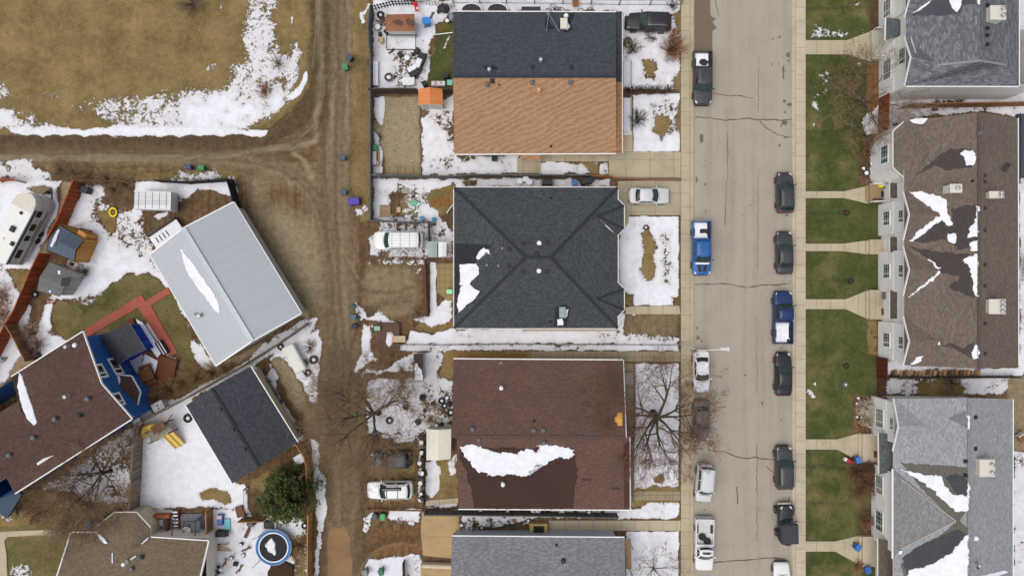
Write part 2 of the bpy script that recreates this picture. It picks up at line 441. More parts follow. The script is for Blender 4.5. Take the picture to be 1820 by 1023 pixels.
snow([(-60,650),(8,640),(30,615),(40,598),(60,600),(70,612),(30,640),(10,680),(-60,700)], .9, 6)
# patio snow and strip between the blue house and the black garage
snow([(215,600),(270,570),(322,655),(345,662),(300,700),(262,700),(220,650)], 1, 6)
snow([(280,655),(330,640),(390,655),(400,670),(340,695),(262,720),(250,712)], .15, 10); paint('dry', [(262,700),(330,660),(420,645),(420,655),(300,712),(260,722)], .8, 8)
snow([(250,735),(330,700),(440,640),(560,560),(570,566),(440,655),(330,716),(260,748)], .92, 5)
snow([(340,605),(345,640),(372,660),(392,655),(345,600)], .9, 6)
paint('grav', [(382,655),(405,640),(450,615),(470,605),(455,625),(420,645)], .9, 6)
paint('grav', [(418,372),(438,400),(548,556),(556,575),(536,562),(428,402)], 1, 5); snow([(455,618),(540,564),(560,572),(560,588),(500,618),(440,655),(430,650)], .74, 5); snow([(446,650),(462,652),(544,776),(532,790)], .86, 4)
# big white yard and the treed strip
snow([(245,752),(340,705),(420,860),(452,868),(440,905),(360,900),(240,905),(238,830)], 1, 5)
snow([(355,872),(385,866),(410,874),(414,892),(400,896),(380,886),(358,888)], .02, 5); paint('dry', [(350,866),(414,866),(414,896),(355,890)], 1, 5)
snow([(244,750),(240,830),(232,895),(180,900),(130,905),(80,930),(70,860),(130,830),(190,780)], .72, 12); snow([(130,850),(200,800),(238,770),(236,830),(180,860)], .6, 20)
paint('dry', [(70,870),(170,905),(220,880),(215,905),(165,940),(-60,980),(-60,900)], .9, 14); snow([(70,868),(130,875),(165,905),(120,935),(-60,960),(-60,905)], .12, 10)
paint('rust', [(50,880),(90,870),(100,920),(60,925)], .6, 16); paint('wet', [(30,888),(70,872),(90,920),(50,925)], .35, 14)
snow([(-60,898),(18,896),(20,915),(24,928),(0,920),(-40,925)], .62, 8); snow([(25,890),(38,895),(34,902)], .6, 5)
paint('green', [(-60,930),(125,935),(126,944),(-60,944)], .7, 8); paint('dry', [(-60,944),(128,950),(100,1080),(-60,1080)], .9, 6); paint('green', [(-60,950),(124,952),(100,1080),(-60,1080)], .72, 20); snow([(-60,944),(128,950),(100,1080),(-60,1080)], .05, 6); snow([(16,1005),(50,1000),(66,1030),(20,1040)], .6, 6)
# yard of the trampoline
snow([(378,975),(372,905),(440,905),(545,925),(552,1120),(372,1120)], .97, 6)
snow([(505,965),(548,930),(552,1120),(480,1120),(520,1000)], .42, 16); paint('dry', [(520,955),(549,940),(549,1100),(500,1100),(530,1000)], .9, 12)
snow([(440,862),(475,835),(480,910),(450,918),(438,890)], .05, 8); paint('dry', [(440,862),(480,830),(480,880)], .8, 10); paint('wet', [(440,880),(470,870),(475,912),(445,915)], .6, 8)
snow([(552,770),(566,790),(570,830),(578,850),(582,900),(572,960),(560,1100),(556,1100),(562,930),(556,840)], .95, 5)
stroke('wet', [(582,900),(576,960),(566,1100)], 5, .9, 6)
snow([(540,598),(566,585),(572,605),(568,650),(566,720),(552,715),(540,690),(520,660),(500,650),(478,640),(490,625)], .95, 5)
snow([(478,640),(500,650),(490,700),(510,760),(530,790),(520,795),(490,740),(470,680)], .8, 6)
GRV = [(482,642),(490,634),(505,640),(520,660),(542,700),(546,715),(535,735),(512,705),(492,660)]
paint('grav', GRV, .9, 6); snow(GRV, 0, 5); snow([(500,590),(540,585),(548,640),(530,650),(505,620)], .9, 6)
paint('grav', [(535,720),(560,730),(570,780),(550,770)], .6, 14); snow([(535,722),(552,722),(566,785),(548,765)], .1, 8)

# --- back yards east of the lane
snow([(663,0),(805,0),(805,40),(770,60),(763,90),(770,110),(757,150),(745,160),(663,160)], .99, 5)
snow([(700,95),(760,85),(752,150),(700,158),(690,120)], .6, 20); snow([(664,60),(690,20),(700,70),(672,100)], .75, 12)
paint('green', [(775,45),(806,25),(806,156),(760,156),(760,120),(772,80)], .8, 10); snow([(776,45),(806,25),(806,156),(764,156),(764,120),(774,80)], .05, 7)
paint('wet', [(770,60),(790,62),(788,82),(772,80)], .8, 6); paint('rust', [(775,40),(800,30),(800,55),(775,60)], .5, 10)
snow([(766,84),(780,84),(775,92)], .7, 4); stroke('snow', [(798,62),(790,88)], 3, .9, 4)
rect('wet', 658, 158, 806, 170, .7)
GP = [(684,172),(745,172),(746,312),(685,312),(684,280),(676,262),(680,232),(672,218)]
paint('grav', GP, 1.0, 4); paint('wet', GP, .12, 4)
snow([(664,172),(684,172),(686,200),(680,222),(672,220),(664,200)], 1, 4); snow([(664,228),(672,240),(678,262),(680,300),(676,312),(664,312)], .95, 5); paint('grav', [(664,212),(684,222),(680,240),(664,236)], .8, 5)
snow([(733,284),(737,284),(735,290),(730,289)], .9, 3)
snow([(749,196),(806,170),(806,272),(808,312),(749,312)], .93, 4); snow([(780,180),(806,200),(806,275),(792,240)], .6, 14); snow([(752,198),(790,200),(800,225),(770,230)], .66, 12); snow([(755,280),(810,275),(830,300),(770,308)], .7, 10)
snow([(749,196),(760,196),(756,210),(749,208)], .15, 5)
snow([(806,276),(920,276),(918,309),(806,309)], .98, 3); snow([(815,276),(850,276),(846,285),(820,286)], .35, 8); snow([(960,288),(1062,288),(1062,309),(960,309)], .98, 3); paint('dry', [(1030,286),(1062,286),(1062,311),(1045,309)], 1, 6); snow([(1035,286),(1062,288),(1062,308),(1048,308)], .25, 8); snow([(1066,288),(1082,288),(1082,311),(1066,311)], 1, 2)
snow([(663,317),(1085,317),(1085,332),(806,334),(800,395),(663,392)], .97, 4)
RL = [(757,348),(775,334),(806,330),(806,368),(785,385),(770,368),(750,352)]
paint('dry', RL, 1, 8); paint('green', RL, .5, 14); paint('rust', [(760,355),(800,345),(802,365),(775,372)], .85, 14); snow(RL, .08, 8)
snow([(690,335),(740,330),(760,350),(745,395),(690,392)], .55, 14); paint('dry', [(712,352),(735,356),(745,385),(712,380)], .9, 10); paint('wet', [(695,335),(715,340),(716,375),(694,378)], .6, 10); snow([(696,345),(714,345),(714,380),(694,380)], .3, 8)
paint('wet', [(786,378),(806,362),(806,395),(797,414),(786,408)], .95, 6); snow([(786,376),(806,360),(806,396),(800,414),(786,408)], 0, 6)
snow([(820,319),(852,321),(848,332),(824,332)], .3, 6)
snow([(656,394),(790,394),(806,410),(806,460),(656,458)], .78, 6); rect('snow', 664, 396, 760, 408, .62, 6); rect('snow', 672, 446, 757, 458, .66, 5); snow([(656,394),(672,394),(674,410),(656,420)], .25, 6)
snow([(782,400),(800,410),(802,456),(786,452)], .66, 8)
# brown yard of the middle house
rect('snow', 652, 460, 764, 472, .6, 8); rect('snow', 725, 472, 752, 490, .5, 12); paint('grav', [(660,475),(735,475),(745,530),(740,555),(690,565),(650,540),(650,490)], .5, 20); paint('dry', [(700,475),(756,490),(756,545),(690,555)], .35, 20)
paint('rust', [(656,490),(740,500),(735,560),(656,555)], .3, 30)
rect('snow', 764, 466, 776, 560, .95, 3, .2); snow([(732,566),(762,562),(776,545),(790,530),(806,528),(804,560),(800,572),(770,580),(745,575)], .92, 5)
snow([(640,545),(655,560),(675,552),(706,572),(700,580),(672,572),(648,565),(640,570)], .85, 6); snow([(628,530),(640,535),(644,560),(632,560)], .7, 5)
paint('dry', [(737,576),(806,570),(806,590),(770,592),(740,586)], .6, 6); paint('rust', [(740,576),(806,560),(806,588),(760,590)], .4, 8)
snow([(730,586),(765,593),(806,584),(930,582),(1098,584),(1098,610),(720,612)], .96, 4); snow([(805,588),(860,590),(860,606),(805,606)], .72, 12); snow([(1040,590),(1098,588),(1098,606),(1040,606)], .78, 10); rect('snow', 700, 612, 1207, 623, .8, 5)
snow([(645,575),(660,580),(660,625),(672,640),(650,650),(632,665),(628,660),(640,630),(642,600)], .92, 6); snow([(660,575),(690,582),(690,615),(668,612)], .6, 10)
snow([(700,640),(736,625),(736,660),(690,662),(660,668),(640,668),(650,655),(685,655)], .8, 7)
snow([(735,625),(795,622),(786,640),(780,668),(806,676),(806,760),(740,770),(655,770),(652,674),(735,672)], .9, 6); snow([(750,690),(806,680),(806,760),(750,762)], .62, 16); snow([(655,680),(740,680),(730,760),(655,760)], .78, 24)
paint('dry', [(790,622),(945,624),(945,637),(806,640),(806,672),(782,676),(786,645)], 1, 6); paint('rust', [(790,622),(940,624),(940,637),(800,660)], .5, 8); snow([(800,628),(945,628),(945,637),(806,640),(806,670),(784,672)], .04, 6)
snow([(890,633),(912,629),(925,632),(900,637)], .55, 4)
snow([(652,770),(700,760),(742,770),(740,786),(700,790),(690,784)], .7, 12)
paint('dry', [(640,660),(655,672),(652,760),(630,770),(625,700)], .5, 14); paint('rust', [(565,690),(660,700),(735,785),(735,900),(655,900),(640,800),(580,790)], .35, 30); paint('dry', [(700,786),(740,782),(742,895),(655,895),(655,840)], .55, 14)
# beside the brown house
snow([(742,770),(752,768),(752,895),(742,890)], .7, 4); snow([(757,820),(775,815),(784,845),(782,870),(770,884),(757,880)], .96, 5); snow([(792,822),(814,800),(814,840),(800,850)], .8, 6); paint('dry', [(775,815),(814,812),(814,890),(760,890),(782,860)], .9, 6); paint('green', [(775,830),(814,820),(814,890),(780,890)], .3, 10)
snow([(758,898),(814,893),(814,902),(758,903)], .85, 4)
snow([(644,920),(668,900),(660,935),(652,950),(644,945)], .8, 5); snow([(690,905),(750,903),(744,925),(700,930),(690,920)], .95, 4); snow([(690,925),(745,920),(735,934),(700,934)], .6, 5)
paint('rust', [(655,935),(748,930),(750,990),(650,990)], .5, 20); paint('wet', [(655,940),(745,935),(745,960),(660,965)], .35, 20)
snow([(655,992),(700,988),(748,985),(752,1120),(640,1120),(645,1010)], .97, 5); snow([(718,988),(750,988),(752,1100),(720,1100)], .8, 5)
snow([(820,912),(1000,905),(1112,900),(1112,922),(960,920),(820,945)], .9, 4); snow([(806,-100),(1110,-100),(1110,21),(806,21)], .9, 4)
snow([(825,917),(945,915),(940,932),(830,945)], .7, 8); snow([(985,918),(1112,918),(1112,926),(985,926)], .3, 4)
rect('wet', 758, 903, 1100, 914, .8, 4)

# --- front yards west of the street
snow([(1106,-100),(1209,-100),(1209,160),(1106,160)], .98, 4, .5); snow([(1106,170),(1209,164),(1209,270),(1126,270),(1125,172)], .98, 3, .5)
for p in ([(1143,104),(1156,102),(1166,120),(1160,136),(1148,134)], [(1163,206),(1180,202),(1194,212),(1190,236),(1176,246),(1162,232)], [(1182,180),(1192,178),(1194,190),(1184,188)], [(1200,130),(1211,128),(1211,164),(1198,156)], [(1202,190),(1211,186),(1211,232),(1202,228)], [(1110,66),(1130,74),(1128,90),(1112,84)], [(1196,26),(1211,24),(1211,58),(1204,50)]):
    paint('dry', p, 1, 9); snow(p, .1, 11)
snow([(1155,180),(1200,176),(1200,206),(1160,206)], .62, 10); snow([(1108,60),(1150,80),(1140,100),(1108,88)], .6, 10); snow([(1190,50),(1225,50),(1225,100),(1190,110)], .5, 12)
paint('rust', [(1165,60),(1225,55),(1220,110),(1175,120)], .4, 16)
snow([(1118,384),(1207,384),(1207,543),(1128,543),(1110,520),(1100,500),(1100,425)], .985, 3, .5); 
for p in ([(1142,402),(1152,402),(1160,425),(1166,440),(1158,455),(1165,480),(1160,498),(1146,498),(1138,480),(1144,450)],):
    paint('dry', p, 1, 10); snow(p, .08, 11)
snow([(1174,410),(1194,410),(1194,505),(1176,505)], .62, 10); snow([(1118,392),(1136,388),(1140,470),(1122,480)], .82, 12); snow([(1110,520),(1128,520),(1126,545),(1110,545)], .2, 5); paint('dry', [(1108,515),(1126,525),(1126,545),(1110,540)], .8, 5); snow([(1196,525),(1207,525),(1207,543),(1196,543)], .2, 4)
snow([(1098,560),(1130,553),(1144,558),(1112,566),(1110,592),(1207,600),(1207,623),(1098,623)], .94, 4); rect('snow', 1112, 558, 1203, 597, 0, 6, 1); rect('grav', 1112, 558, 1203, 597, .32, 8); rect('rust', 1112, 558, 1203, 597, .15, 8); snow([(1112,590),(1203,596),(1200,606),(1120,604)], .6, 5)
snow([(1127,646),(1207,646),(1207,870),(1127,870)], .985, 3, .5); paint('dry', [(1166,845),(1180,842),(1184,856),(1164,858)], 1, 5); snow([(1166,845),(1180,842),(1184,856),(1164,858)], .05, 5); snow([(1128,866),(1207,862),(1207,872),(1128,873)], .2, 4); paint('dry', [(1120,862),(1207,862),(1207,900),(1120,900)], .8, 4)
snow([(1122,890),(1207,893),(1207,922),(1098,922),(1110,905),(1140,902)], .95, 4); snow([(1115,890),(1160,890),(1140,900),(1118,902)], .05, 4)
snow([(1112,945),(1207,943),(1207,1120),(1112,1120)], .98, 3, .5); snow([(1150,945),(1195,945),(1190,975),(1155,975)], .8, 8)
paint('dry', [(1108,640),(1127,645),(1127,870),(1115,870)], .5, 5)
# strip along the kerb with melting snow
snow([(1217,50),(1226,50),(1226,100),(1218,100)], .75, 5)

# --- lawns east of the street
paint('green', [(1432,-400),(1562,-400),(1562,1400),(1432,1400)], 1, 3, True, .3)
for (x0,y0,x1,y1,v) in ((1432,600,1490,690,.3),(1432,800,1540,955,.35),(1432,985,1540,1060,.45),(1432,-60,1540,30,.35),(1450,270,1540,330,.25),(1432,700,1500,780,.3),(1432,600,1470,700,.4),(1480,270,1545,330,.4),(1432,380,1480,432,.3),(1432,112,1460,330,.3),(1440,460,1500,528,.3),(1470,700,1520,775,.25)):
    paint('dry', [(x0,y0),(x1,y0),(x1,y1),(x0,y1)], v, 40)
snow([(1438,60),(1460,44),(1510,52),(1512,68),(1440,70)], .60, 10); snow([(1526,44),(1542,40),(1542,60),(1530,60)], .55, 6); snow([(1446,40),(1454,40),(1456,52),(1446,52)], .55, 6); snow([(1520,4),(1530,4),(1528,12)], .7, 4)
snow([(1450,130),(1478,120),(1482,140),(1470,165),(1450,180),(1442,196),(1440,180)], .53, 10); snow([(1440,182),(1456,178),(1458,200),(1444,200)], .6, 6); snow([(1442,218),(1450,216),(1450,224)], .8, 4); snow([(1524,112),(1532,112),(1530,118)], .9, 3)
snow([(1444,678),(1452,676),(1452,686)], .9, 3); snow([(1432,688),(1440,690),(1454,704),(1446,710),(1434,700)], .75, 5)
for q_, w_ in (([(1432,16),(1510,14)],5), ([(1432,235),(1500,233)],5), ([(1432,378),(1500,379)],4), ([(1432,498),(1510,499)],5), ([(1432,650),(1505,650)],4), ([(1432,827),(1500,832)],7), ([(1432,892),(1500,895)],8)): stroke('wet', q_, w_, .95, 5)
paint('wet', [(1500,495),(1512,495),(1512,504),(1500,504)], .9, 4); paint('dry', [(1505,820),(1548,815),(1548,888),(1520,890)], 1, 14); paint('rust', [(1508,825),(1548,820),(1548,888),(1520,890)], .4, 14)
# beds and gaps by the town houses
rect('wet', 1545, -60, 1563, 55, .9, 3); rect('green', 1545, -60, 1563, 55, 0, 3)
rect('green', 1541, 112, 1565, 240, 0, 4); rect('rust', 1541, 112, 1562, 240, .6, 4)
snow([(1570,176),(1830,168),(1830,188),(1740,192),(1600,200),(1570,230),(1562,240),(1540,240),(1530,215)], .92, 5); snow([(1660,178),(1720,176),(1700,192)], .4, 8); snow([(1582,200),(1830,188),(1830,212),(1740,198),(1640,208),(1590,222),(1580,240)], .92, 5)
rect('green', 1526, 270, 1560, 330, .2, 5); rect('wet', 1528, 270, 1552, 318, .9, 6)
rect('green', 1541, 570, 1562, 632, .35, 4); rect('dry', 1541, 565, 1560, 630, .6, 4)
rect('green', 1560, 630, 1840, 712, 0, 4)
snow([(1574,632),(1608,640),(1740,655),(1820,652),(1820,668),(1574,668)], .93, 4); snow([(1576,672),(1640,670),(1800,668),(1794,690),(1780,702),(1576,702)], .82, 6); snow([(1634,680),(1690,675),(1715,690),(1705,702),(1632,700)], .15, 10); paint('dry', [(1630,678),(1700,672),(1715,704),(1630,702)], .9, 8)
rect('green', 1516, 700, 1560, 768, .2, 8); snow([(1520,706),(1548,700),(1548,765),(1520,765)], .45, 10); rect('rust', 1518, 704, 1548, 765, .5, 6)
paint('wet', [(1518,900),(1548,905),(1548,948),(1528,948)], .9, 6); rect('green', 1530, 900, 1560, 950, .2, 5)
snow([(1808,-60),(1990,-60),(1990,200),(1808,200)], .95, 4); snow([(1812,200),(1990,200),(1990,660),(1812,660)], .97, 4); snow([(1800,800),(1990,800),(1990,1100),(1800,1100)], .9, 5)
rect('grav', 1790, 668, 1990, 800, .7, 5); rect('snow', 1794, 668, 1990, 800, .03, 5)
# thin and thick places: snow that lies on grass and junk is never even, only the big garage yard is
thin = np.clip(wob(0.55, 1.0, 11) + 0.6*wob(1.3, 1.0, 12) + .12, 0, 1)
LAY['keep'] = np.zeros(PX.shape)
for q_, v_ in (([(245,745),(345,700),(425,860),(455,870),(440,905),(240,905)],1), ([(1100,380),(1209,380),(1209,545),(1100,545)],.45), ([(1106,166),(1209,166),(1209,275),(1106,275)],.35), ([(1126,640),(1209,640),(1209,875),(1126,875)],.8), ([(700,584),(1209,584),(1209,624),(700,624)],.15), ([(0,222),(490,222),(490,243),(0,243)],.8)): paint('keep', q_, v_, 20)
LAY['snow'] = LAY['snow']*(0.945 - 0.40*thin*(1-LAY.pop('keep')))
# tyre tracks: families of soft ruts that follow each way a car takes
rt = random.Random(12)
def tracks(path, offs, lay_w=.55):
    P = [Vector(q) for q in path]
    for o_ in offs:
        Q_ = []
        for i, q in enumerate(P):
            t_ = (P[min(i+1, len(P)-1)] - P[max(i-1, 0)]).normalized(); Q_.append(tuple(q + Vector((-t_.y, t_.x))*(o_+rt.uniform(-2,2))))
        wet_ = rt.random() < lay_w; stroke('wet' if wet_ else 'grav', Q_, rt.uniform(4,8) if wet_ else rt.uniform(2,4), rt.uniform(.6,1) if wet_ else rt.uniform(.3,.6), rt.uniform(4,8))
def arc(pts, n=10):
    out = []
    for i in range(len(pts)-1):
        p0 = Vector(pts[max(i-1,0)]); p1 = Vector(pts[i]); p2 = Vector(pts[i+1]); p3 = Vector(pts[min(i+2,len(pts)-1)])
        for k in range(n):
            t_ = k/n; out.append(tuple(.5*((2*p1)+(p2-p0)*t_+(2*p0-5*p1+4*p2-p3)*t_*t_+(3*p1-p0-3*p2+p3)*t_**3)))
    return out + [pts[-1]]
tracks(arc([(-200,258),(150,258),(380,256),(480,238),(548,180),(578,90),(585,-80)]), (-20,-15,-10,-5,0,5,10,15), .78)
tracks(arc([(-200,276),(150,274),(360,278),(480,292),(560,350),(590,460),(600,620)]), (-8,-2,4,10), .45)
tracks(arc([(596,-100),(598,100),(592,280),(596,450),(606,620),(604,760),(604,920)]), (-24,-17,-10,-4,2,8,14,20), .55)
tracks(arc([(440,262),(510,258),(560,215),(585,120)]), (0,6,12), .3)
for q_, o_, w_ in (([(735,850),(680,846),(625,880),(605,960)],(-4,4),.7), ([(740,960),(680,965),(640,1000),(615,1060)],(-6,0,6),.7), ([(735,510),(690,520),(640,510),(612,460)],(-8,0,8),.4), ([(735,530),(680,540),(640,570),(610,640)],(-4,4),.4)): tracks(arc(q_), o_, w_)
paint('grav', [(455,375),(500,365),(552,400),(574,470),(572,540),(545,545),(500,470)], .8, 50); paint('grav', [(560,720),(640,720),(650,800),(570,800)], .3, 40)
LAY['snow'][(PX > 1990) | (PX < -170) | (PY > 1190) | (PY < -170)] = 0.5
LAY['dry'][(PX > 1990) | (PX < -170) | (PY > 1190) | (PY < -170)] = 0.9

# --- shader of the ground
def ground_material():
    t = NT('ground_soil_grass_snow'); o = t.coord('Object')
    def at(nm):
        a = t.n('Attribute'); a.attribute_name = nm; return a.outputs['Fac']
    g, d, gv, s, w, h, ru = (at(k) for k in ('green', 'dry', 'grav', 'snow', 'wet', 'hor', 'rust'))
    nA = t.noise(o, 0.35, 6, 0.62); nB = t.noise(o, 1.6, 7, 0.68, 0.4); nC = t.noise(o, 7.0, 4, 0.7); nD = t.noise(o, 3.2, 5, 0.72)
    sv = t.noise(t.mapped(o, (2.6, 0.10, 1)), 1.0, 5, 0.65, 0.6); sh = t.noise(t.mapped(o, (0.07, 2.4, 1)), 1.0, 5, 0.65, 0.6)
    hx = t.n('Mix'); hx.data_type = 'FLOAT'; t.l(h, hx.inputs[0]); t.l(sv, hx.inputs[2]); t.l(sh, hx.inputs[3]); st = hx.outputs[0]
    mud = t.ramp(t.math('ADD', t.math('MULTIPLY', nB, 0.45), t.math('ADD', t.math('MULTIPLY', st, 0.4), t.math('MULTIPLY', nC, 0.15))),
                 [(0.30, hexlin(56,42,29)), (0.46, hexlin(92,72,51)), (0.58, hexlin(120,97,72)), (0.70, hexlin(156,133,106))])
    gravel = t.ramp(t.math('ADD', t.math('MULTIPLY', nC, 0.6), t.math('MULTIPLY', nB, 0.4)), [(0.32, hexlin(100,90,70)), (0.5, hexlin(150,136,110)), (0.68, hexlin(172,158,132))])
    dark = t.step(t.noise(o, 2.4, 3, 0.75), 0.60, 0.68)
    dry = t.ramp(t.math('ADD', t.math('MULTIPLY', nA, 0.36), t.math('ADD', t.math('MULTIPLY', nC, 0.40), t.math('MULTIPLY', nB, 0.24))),
                 [(0.36, hexlin(86,72,42)), (0.46, hexlin(116,99,62)), (0.55, hexlin(137,117,79)), (0.66, hexlin(158,135,97))])
    grn = t.ramp(t.math('ADD', t.math('MULTIPLY', nA, 0.36), t.math('ADD', t.math('MULTIPLY', nC, 0.40), t.math('MULTIPLY', nB, 0.24))),
                 [(0.34, hexlin(46,55,26)), (0.47, hexlin(68,76,40)), (0.58, hexlin(92,92,56)), (0.70, hexlin(120,108,70))])
    grn = t.mix(t.step(t.math('ADD', d, t.math('MULTIPLY', t.math('SUBTRACT', nA, 0.5), 1.6)), 0.1, 0.75), grn, t.mix(0.45, grn, dry))
    rust = t.ramp(nD, [(0.35, hexlin(92,58,28)), (0.6, hexlin(150,100,54))])
    col = t.mix(gv, mud, t.mix(t.math('MULTIPLY', dark, 0.35), gravel, hexlin(70,64,46)))
    # grasses take over where their own noise lets them
    def thr(a, n, k=0.9, lo=0.42, hi=0.58): return t.step(t.math('ADD', a, t.math('MULTIPLY', t.math('SUBTRACT', n, 0.5), k)), lo, hi)
    col = t.mix(thr(d, nB), col, dry)
    col = t.mix(thr(g, nB, 0.7), col, grn)
    col = t.mix(t.math('MULTIPLY', thr(ru, nD, 1.2, 0.35, 0.7), 0.65), col, rust)
    col = t.mix(t.math('MULTIPLY', w, t.step(t.math('ADD', st, t.math('MULTIPLY', nC, 0.3)), 0.35, 0.8)), col, t.mix(0.62, col, hexlin(44,34,22)))
    # snow
    n = t.math('ADD', t.math('MULTIPLY', nB, 0.30), t.math('ADD', t.math('MULTIPLY', nD, 0.42), t.math('MULTIPLY', t.noise(o, 8.0, 3, 0.7), 0.28)))
    sm = t.step(t.math('ADD', s, t.math('MULTIPLY', t.math('SUBTRACT', n, 0.5), 2.1)), 0.47, 0.56)
    sn = t.ramp(nB, [(0.3, (0.66, 0.67, 0.73, 1)), (0.55, (0.78, 0.79, 0.85, 1))])
    sn = t.mix(t.math('MULTIPLY', t.step(nA, 0.5, 0.7), 0.25), sn, (0.62, 0.63, 0.70, 1))
    sn = t.mix(t.math('MULTIPLY', t.step(t.math('MULTIPLY', t.math('SUBTRACT', 1.0, s), 1.6), 0.05, 0.6), t.math('MULTIPLY', nC, 0.55)), sn, hexlin(168,156,140))   # dirty where it is thin
    edge = t.math('MULTIPLY', t.math('SUBTRACT', t.step(t.math('ADD', s, t.math('MULTIPLY', t.math('SUBTRACT', n, 0.5), 2.1)), 0.30, 0.50), sm), 0.45)
    col = t.mix(t.math('MAXIMUM', edge, 0.0), col, t.mix(0.6, col, hexlin(40,34,24)))     # soaked soil at the melting edge
    col = t.mix(sm, col, sn)
    t.bump(t.math('ADD', t.math('MULTIPLY', nC, 0.5), t.math('MULTIPLY', sm, 0.9)), 0.7, 0.07)
    return t.out(col, t.math('SUBTRACT', 0.95, t.math('MULTIPLY', w, 0.25)), 0.2)

gcol = ground_material()
vx = (PX - 910)/PPM; vy = (511.5 - PY)/PPM
_und = wob(0.25, 0.02, 5); _und = np.where((np.abs(PX-910) < 1100) & (np.abs(PY-511) < 700), _und, 0)
vz = -0.03 + _und*0.5 + np.clip(LAY['snow']-0.5, 0, .5)*0.05
nr, nc = PX.shape
V = np.stack([vx.ravel(), vy.ravel(), vz.ravel()], 1)
idx = np.arange(nr*nc).reshape(nr, nc)
Q = np.stack([idx[1:, :-1], idx[1:, 1:], idx[:-1, 1:], idx[:-1, :-1]], -1).reshape(-1, 4)
# the two dirt lanes are cut out of the sheet as surfaces of their own, same soil
def inside(poly):
    p = np.array(poly, float); ins = np.zeros(PX.shape, bool)
    for i in range(len(p)):
        a = p[i]; b = p[(i+1) % len(p)]
        ins ^= ((a[1] > PY) != (b[1] > PY)) & (PX + WX < (b[0]-a[0])*(PY-a[1])/((b[1]-a[1]) or 1e-9) + a[0])
    return ins
LANE = [(558,-2000),(636,-2000),(630,100),(626,330),(640,480),(636,640),(640,800),(652,950),(645,3000),(566,3000),(576,940),(580,850),(570,640),(562,540),(470,390),(430,318),(380,300),(-2000,296),(-2000,244),(300,244),(470,246),(540,190),(556,100)]
lane_q = inside(LANE)[:-1, :-1].ravel()
def ground_part(name, mask, label=None):
    q = Q[mask]; u, inv = np.unique(q, return_inverse=True)
    me = bpy.data.meshes.new(name); vv = V[u]
    me.vertices.add(len(vv)); me.vertices.foreach_set('co', vv.ravel())
    me.loops.add(len(q)*4); me.loops.foreach_set('vertex_index', inv.ravel().astype(np.int32))
    me.polygons.add(len(q)); me.polygons.foreach_set('loop_start', np.arange(len(q), dtype=np.int32)*4)
    me.polygons.foreach_set('use_smooth', np.ones(len(q), bool))
    me.update(calc_edges=True); me.validate()
    for k, A in LAY.items():
        a = me.attributes.new(k, 'FLOAT', 'POINT'); a.data.foreach_set('value', np.clip(A.ravel()[u], 0, 1).astype(np.float32))
    me.materials.append(gcol)
    o = bpy.data.objects.new(name, me); C.objects.link(o)
    return struct(o)
ground_part('ground', ~lane_q); ground_part('dirt_lane', lane_q)

# ------------------------------------------------------------------ street, kerbs, pavements, walks
def concrete(name, c, joint_x=0.0, joint_y=0.0, streak=None, dirt=0.3, off=(0, 0)):
    t = NT(name); o = t.coord('Object'); sp = t.n('SeparateXYZ'); t.l(o, sp.inputs[0])
    n1 = t.noise(o, 0.5, 6, 0.65); n2 = t.noise(o, 6, 4, 0.65); n3 = t.noise(o, 22, 2, 0.6)
    f = t.math('ADD', t.math('MULTIPLY', n1, 0.6), t.math('ADD', t.math('MULTIPLY', n2, 0.25), t.math('MULTIPLY', n3, 0.15)))
    if streak:
        sv = t.noise(t.mapped(o, streak), 1.0, 4, 0.6); f = t.math('ADD', t.math('MULTIPLY', f, 0.5), t.math('MULTIPLY', sv, 0.5))
    col = t.ramp(f, [(0.32, scale_c(c, 0.76)), (0.5, c), (0.68, scale_c(c, 1.11))])
    stain = t.step(t.noise(o, 0.9, 5, 0.7, 0.6), 0.60, 0.74)
    col = t.mix(t.math('MULTIPLY', stain, dirt), col, scale_c(c, 0.5))
    for j, ax, of in ((joint_x, 0, off[0]), (joint_y, 1, off[1])):
        if j:
            fr = t.math('FRACT', t.math('DIVIDE', t.math('ADD', sp.outputs[ax], of), j))
            gap = t.step(t.math('ABSOLUTE', t.math('SUBTRACT', fr, 0.5)), 0.5-0.06/j, 0.5-0.025/j)
            col = t.mix(t.math('MULTIPLY', gap, 0.4), col, scale_c(c, 0.35))
    t.bump(n3, 0.25, 0.02)
    return t.out(col, 0.9, 0.2)
M_STREET = concrete('street_concrete', hexlin(160,151,139), 0, 0, (0.9, 0.035, 1), 0.2)
M_WALK_W = concrete('pavement_concrete', hexlin(174,163,139), 0, 1.5, None, 0.25)
M_WALK_E = concrete('pavement_concrete_pale', hexlin(184,173,153), 0, 1.5, None, 0.15, (0, .4))
M_PATH = concrete('front_walk_concrete', hexlin(178,166,143), 1.55, 0, None, 0.2, (.3, 0))
M_DRIVE = concrete('driveway_concrete', hexlin(170,160,136), 2.65, 2.4, None, 0.3, (.6, .2))
M_TANPAD = concrete('pad_concrete_tan', hexlin(172,146,108), 0, 2.3, None, 0.3)
M_PAVER = concrete('paving_slabs', hexlin(150,138,114), 0.85, 0.85, None, 0.45)
M_PATIO = concrete('patio_slabs', hexlin(146,130,92), 0.62, 0.72, None, 0.5)

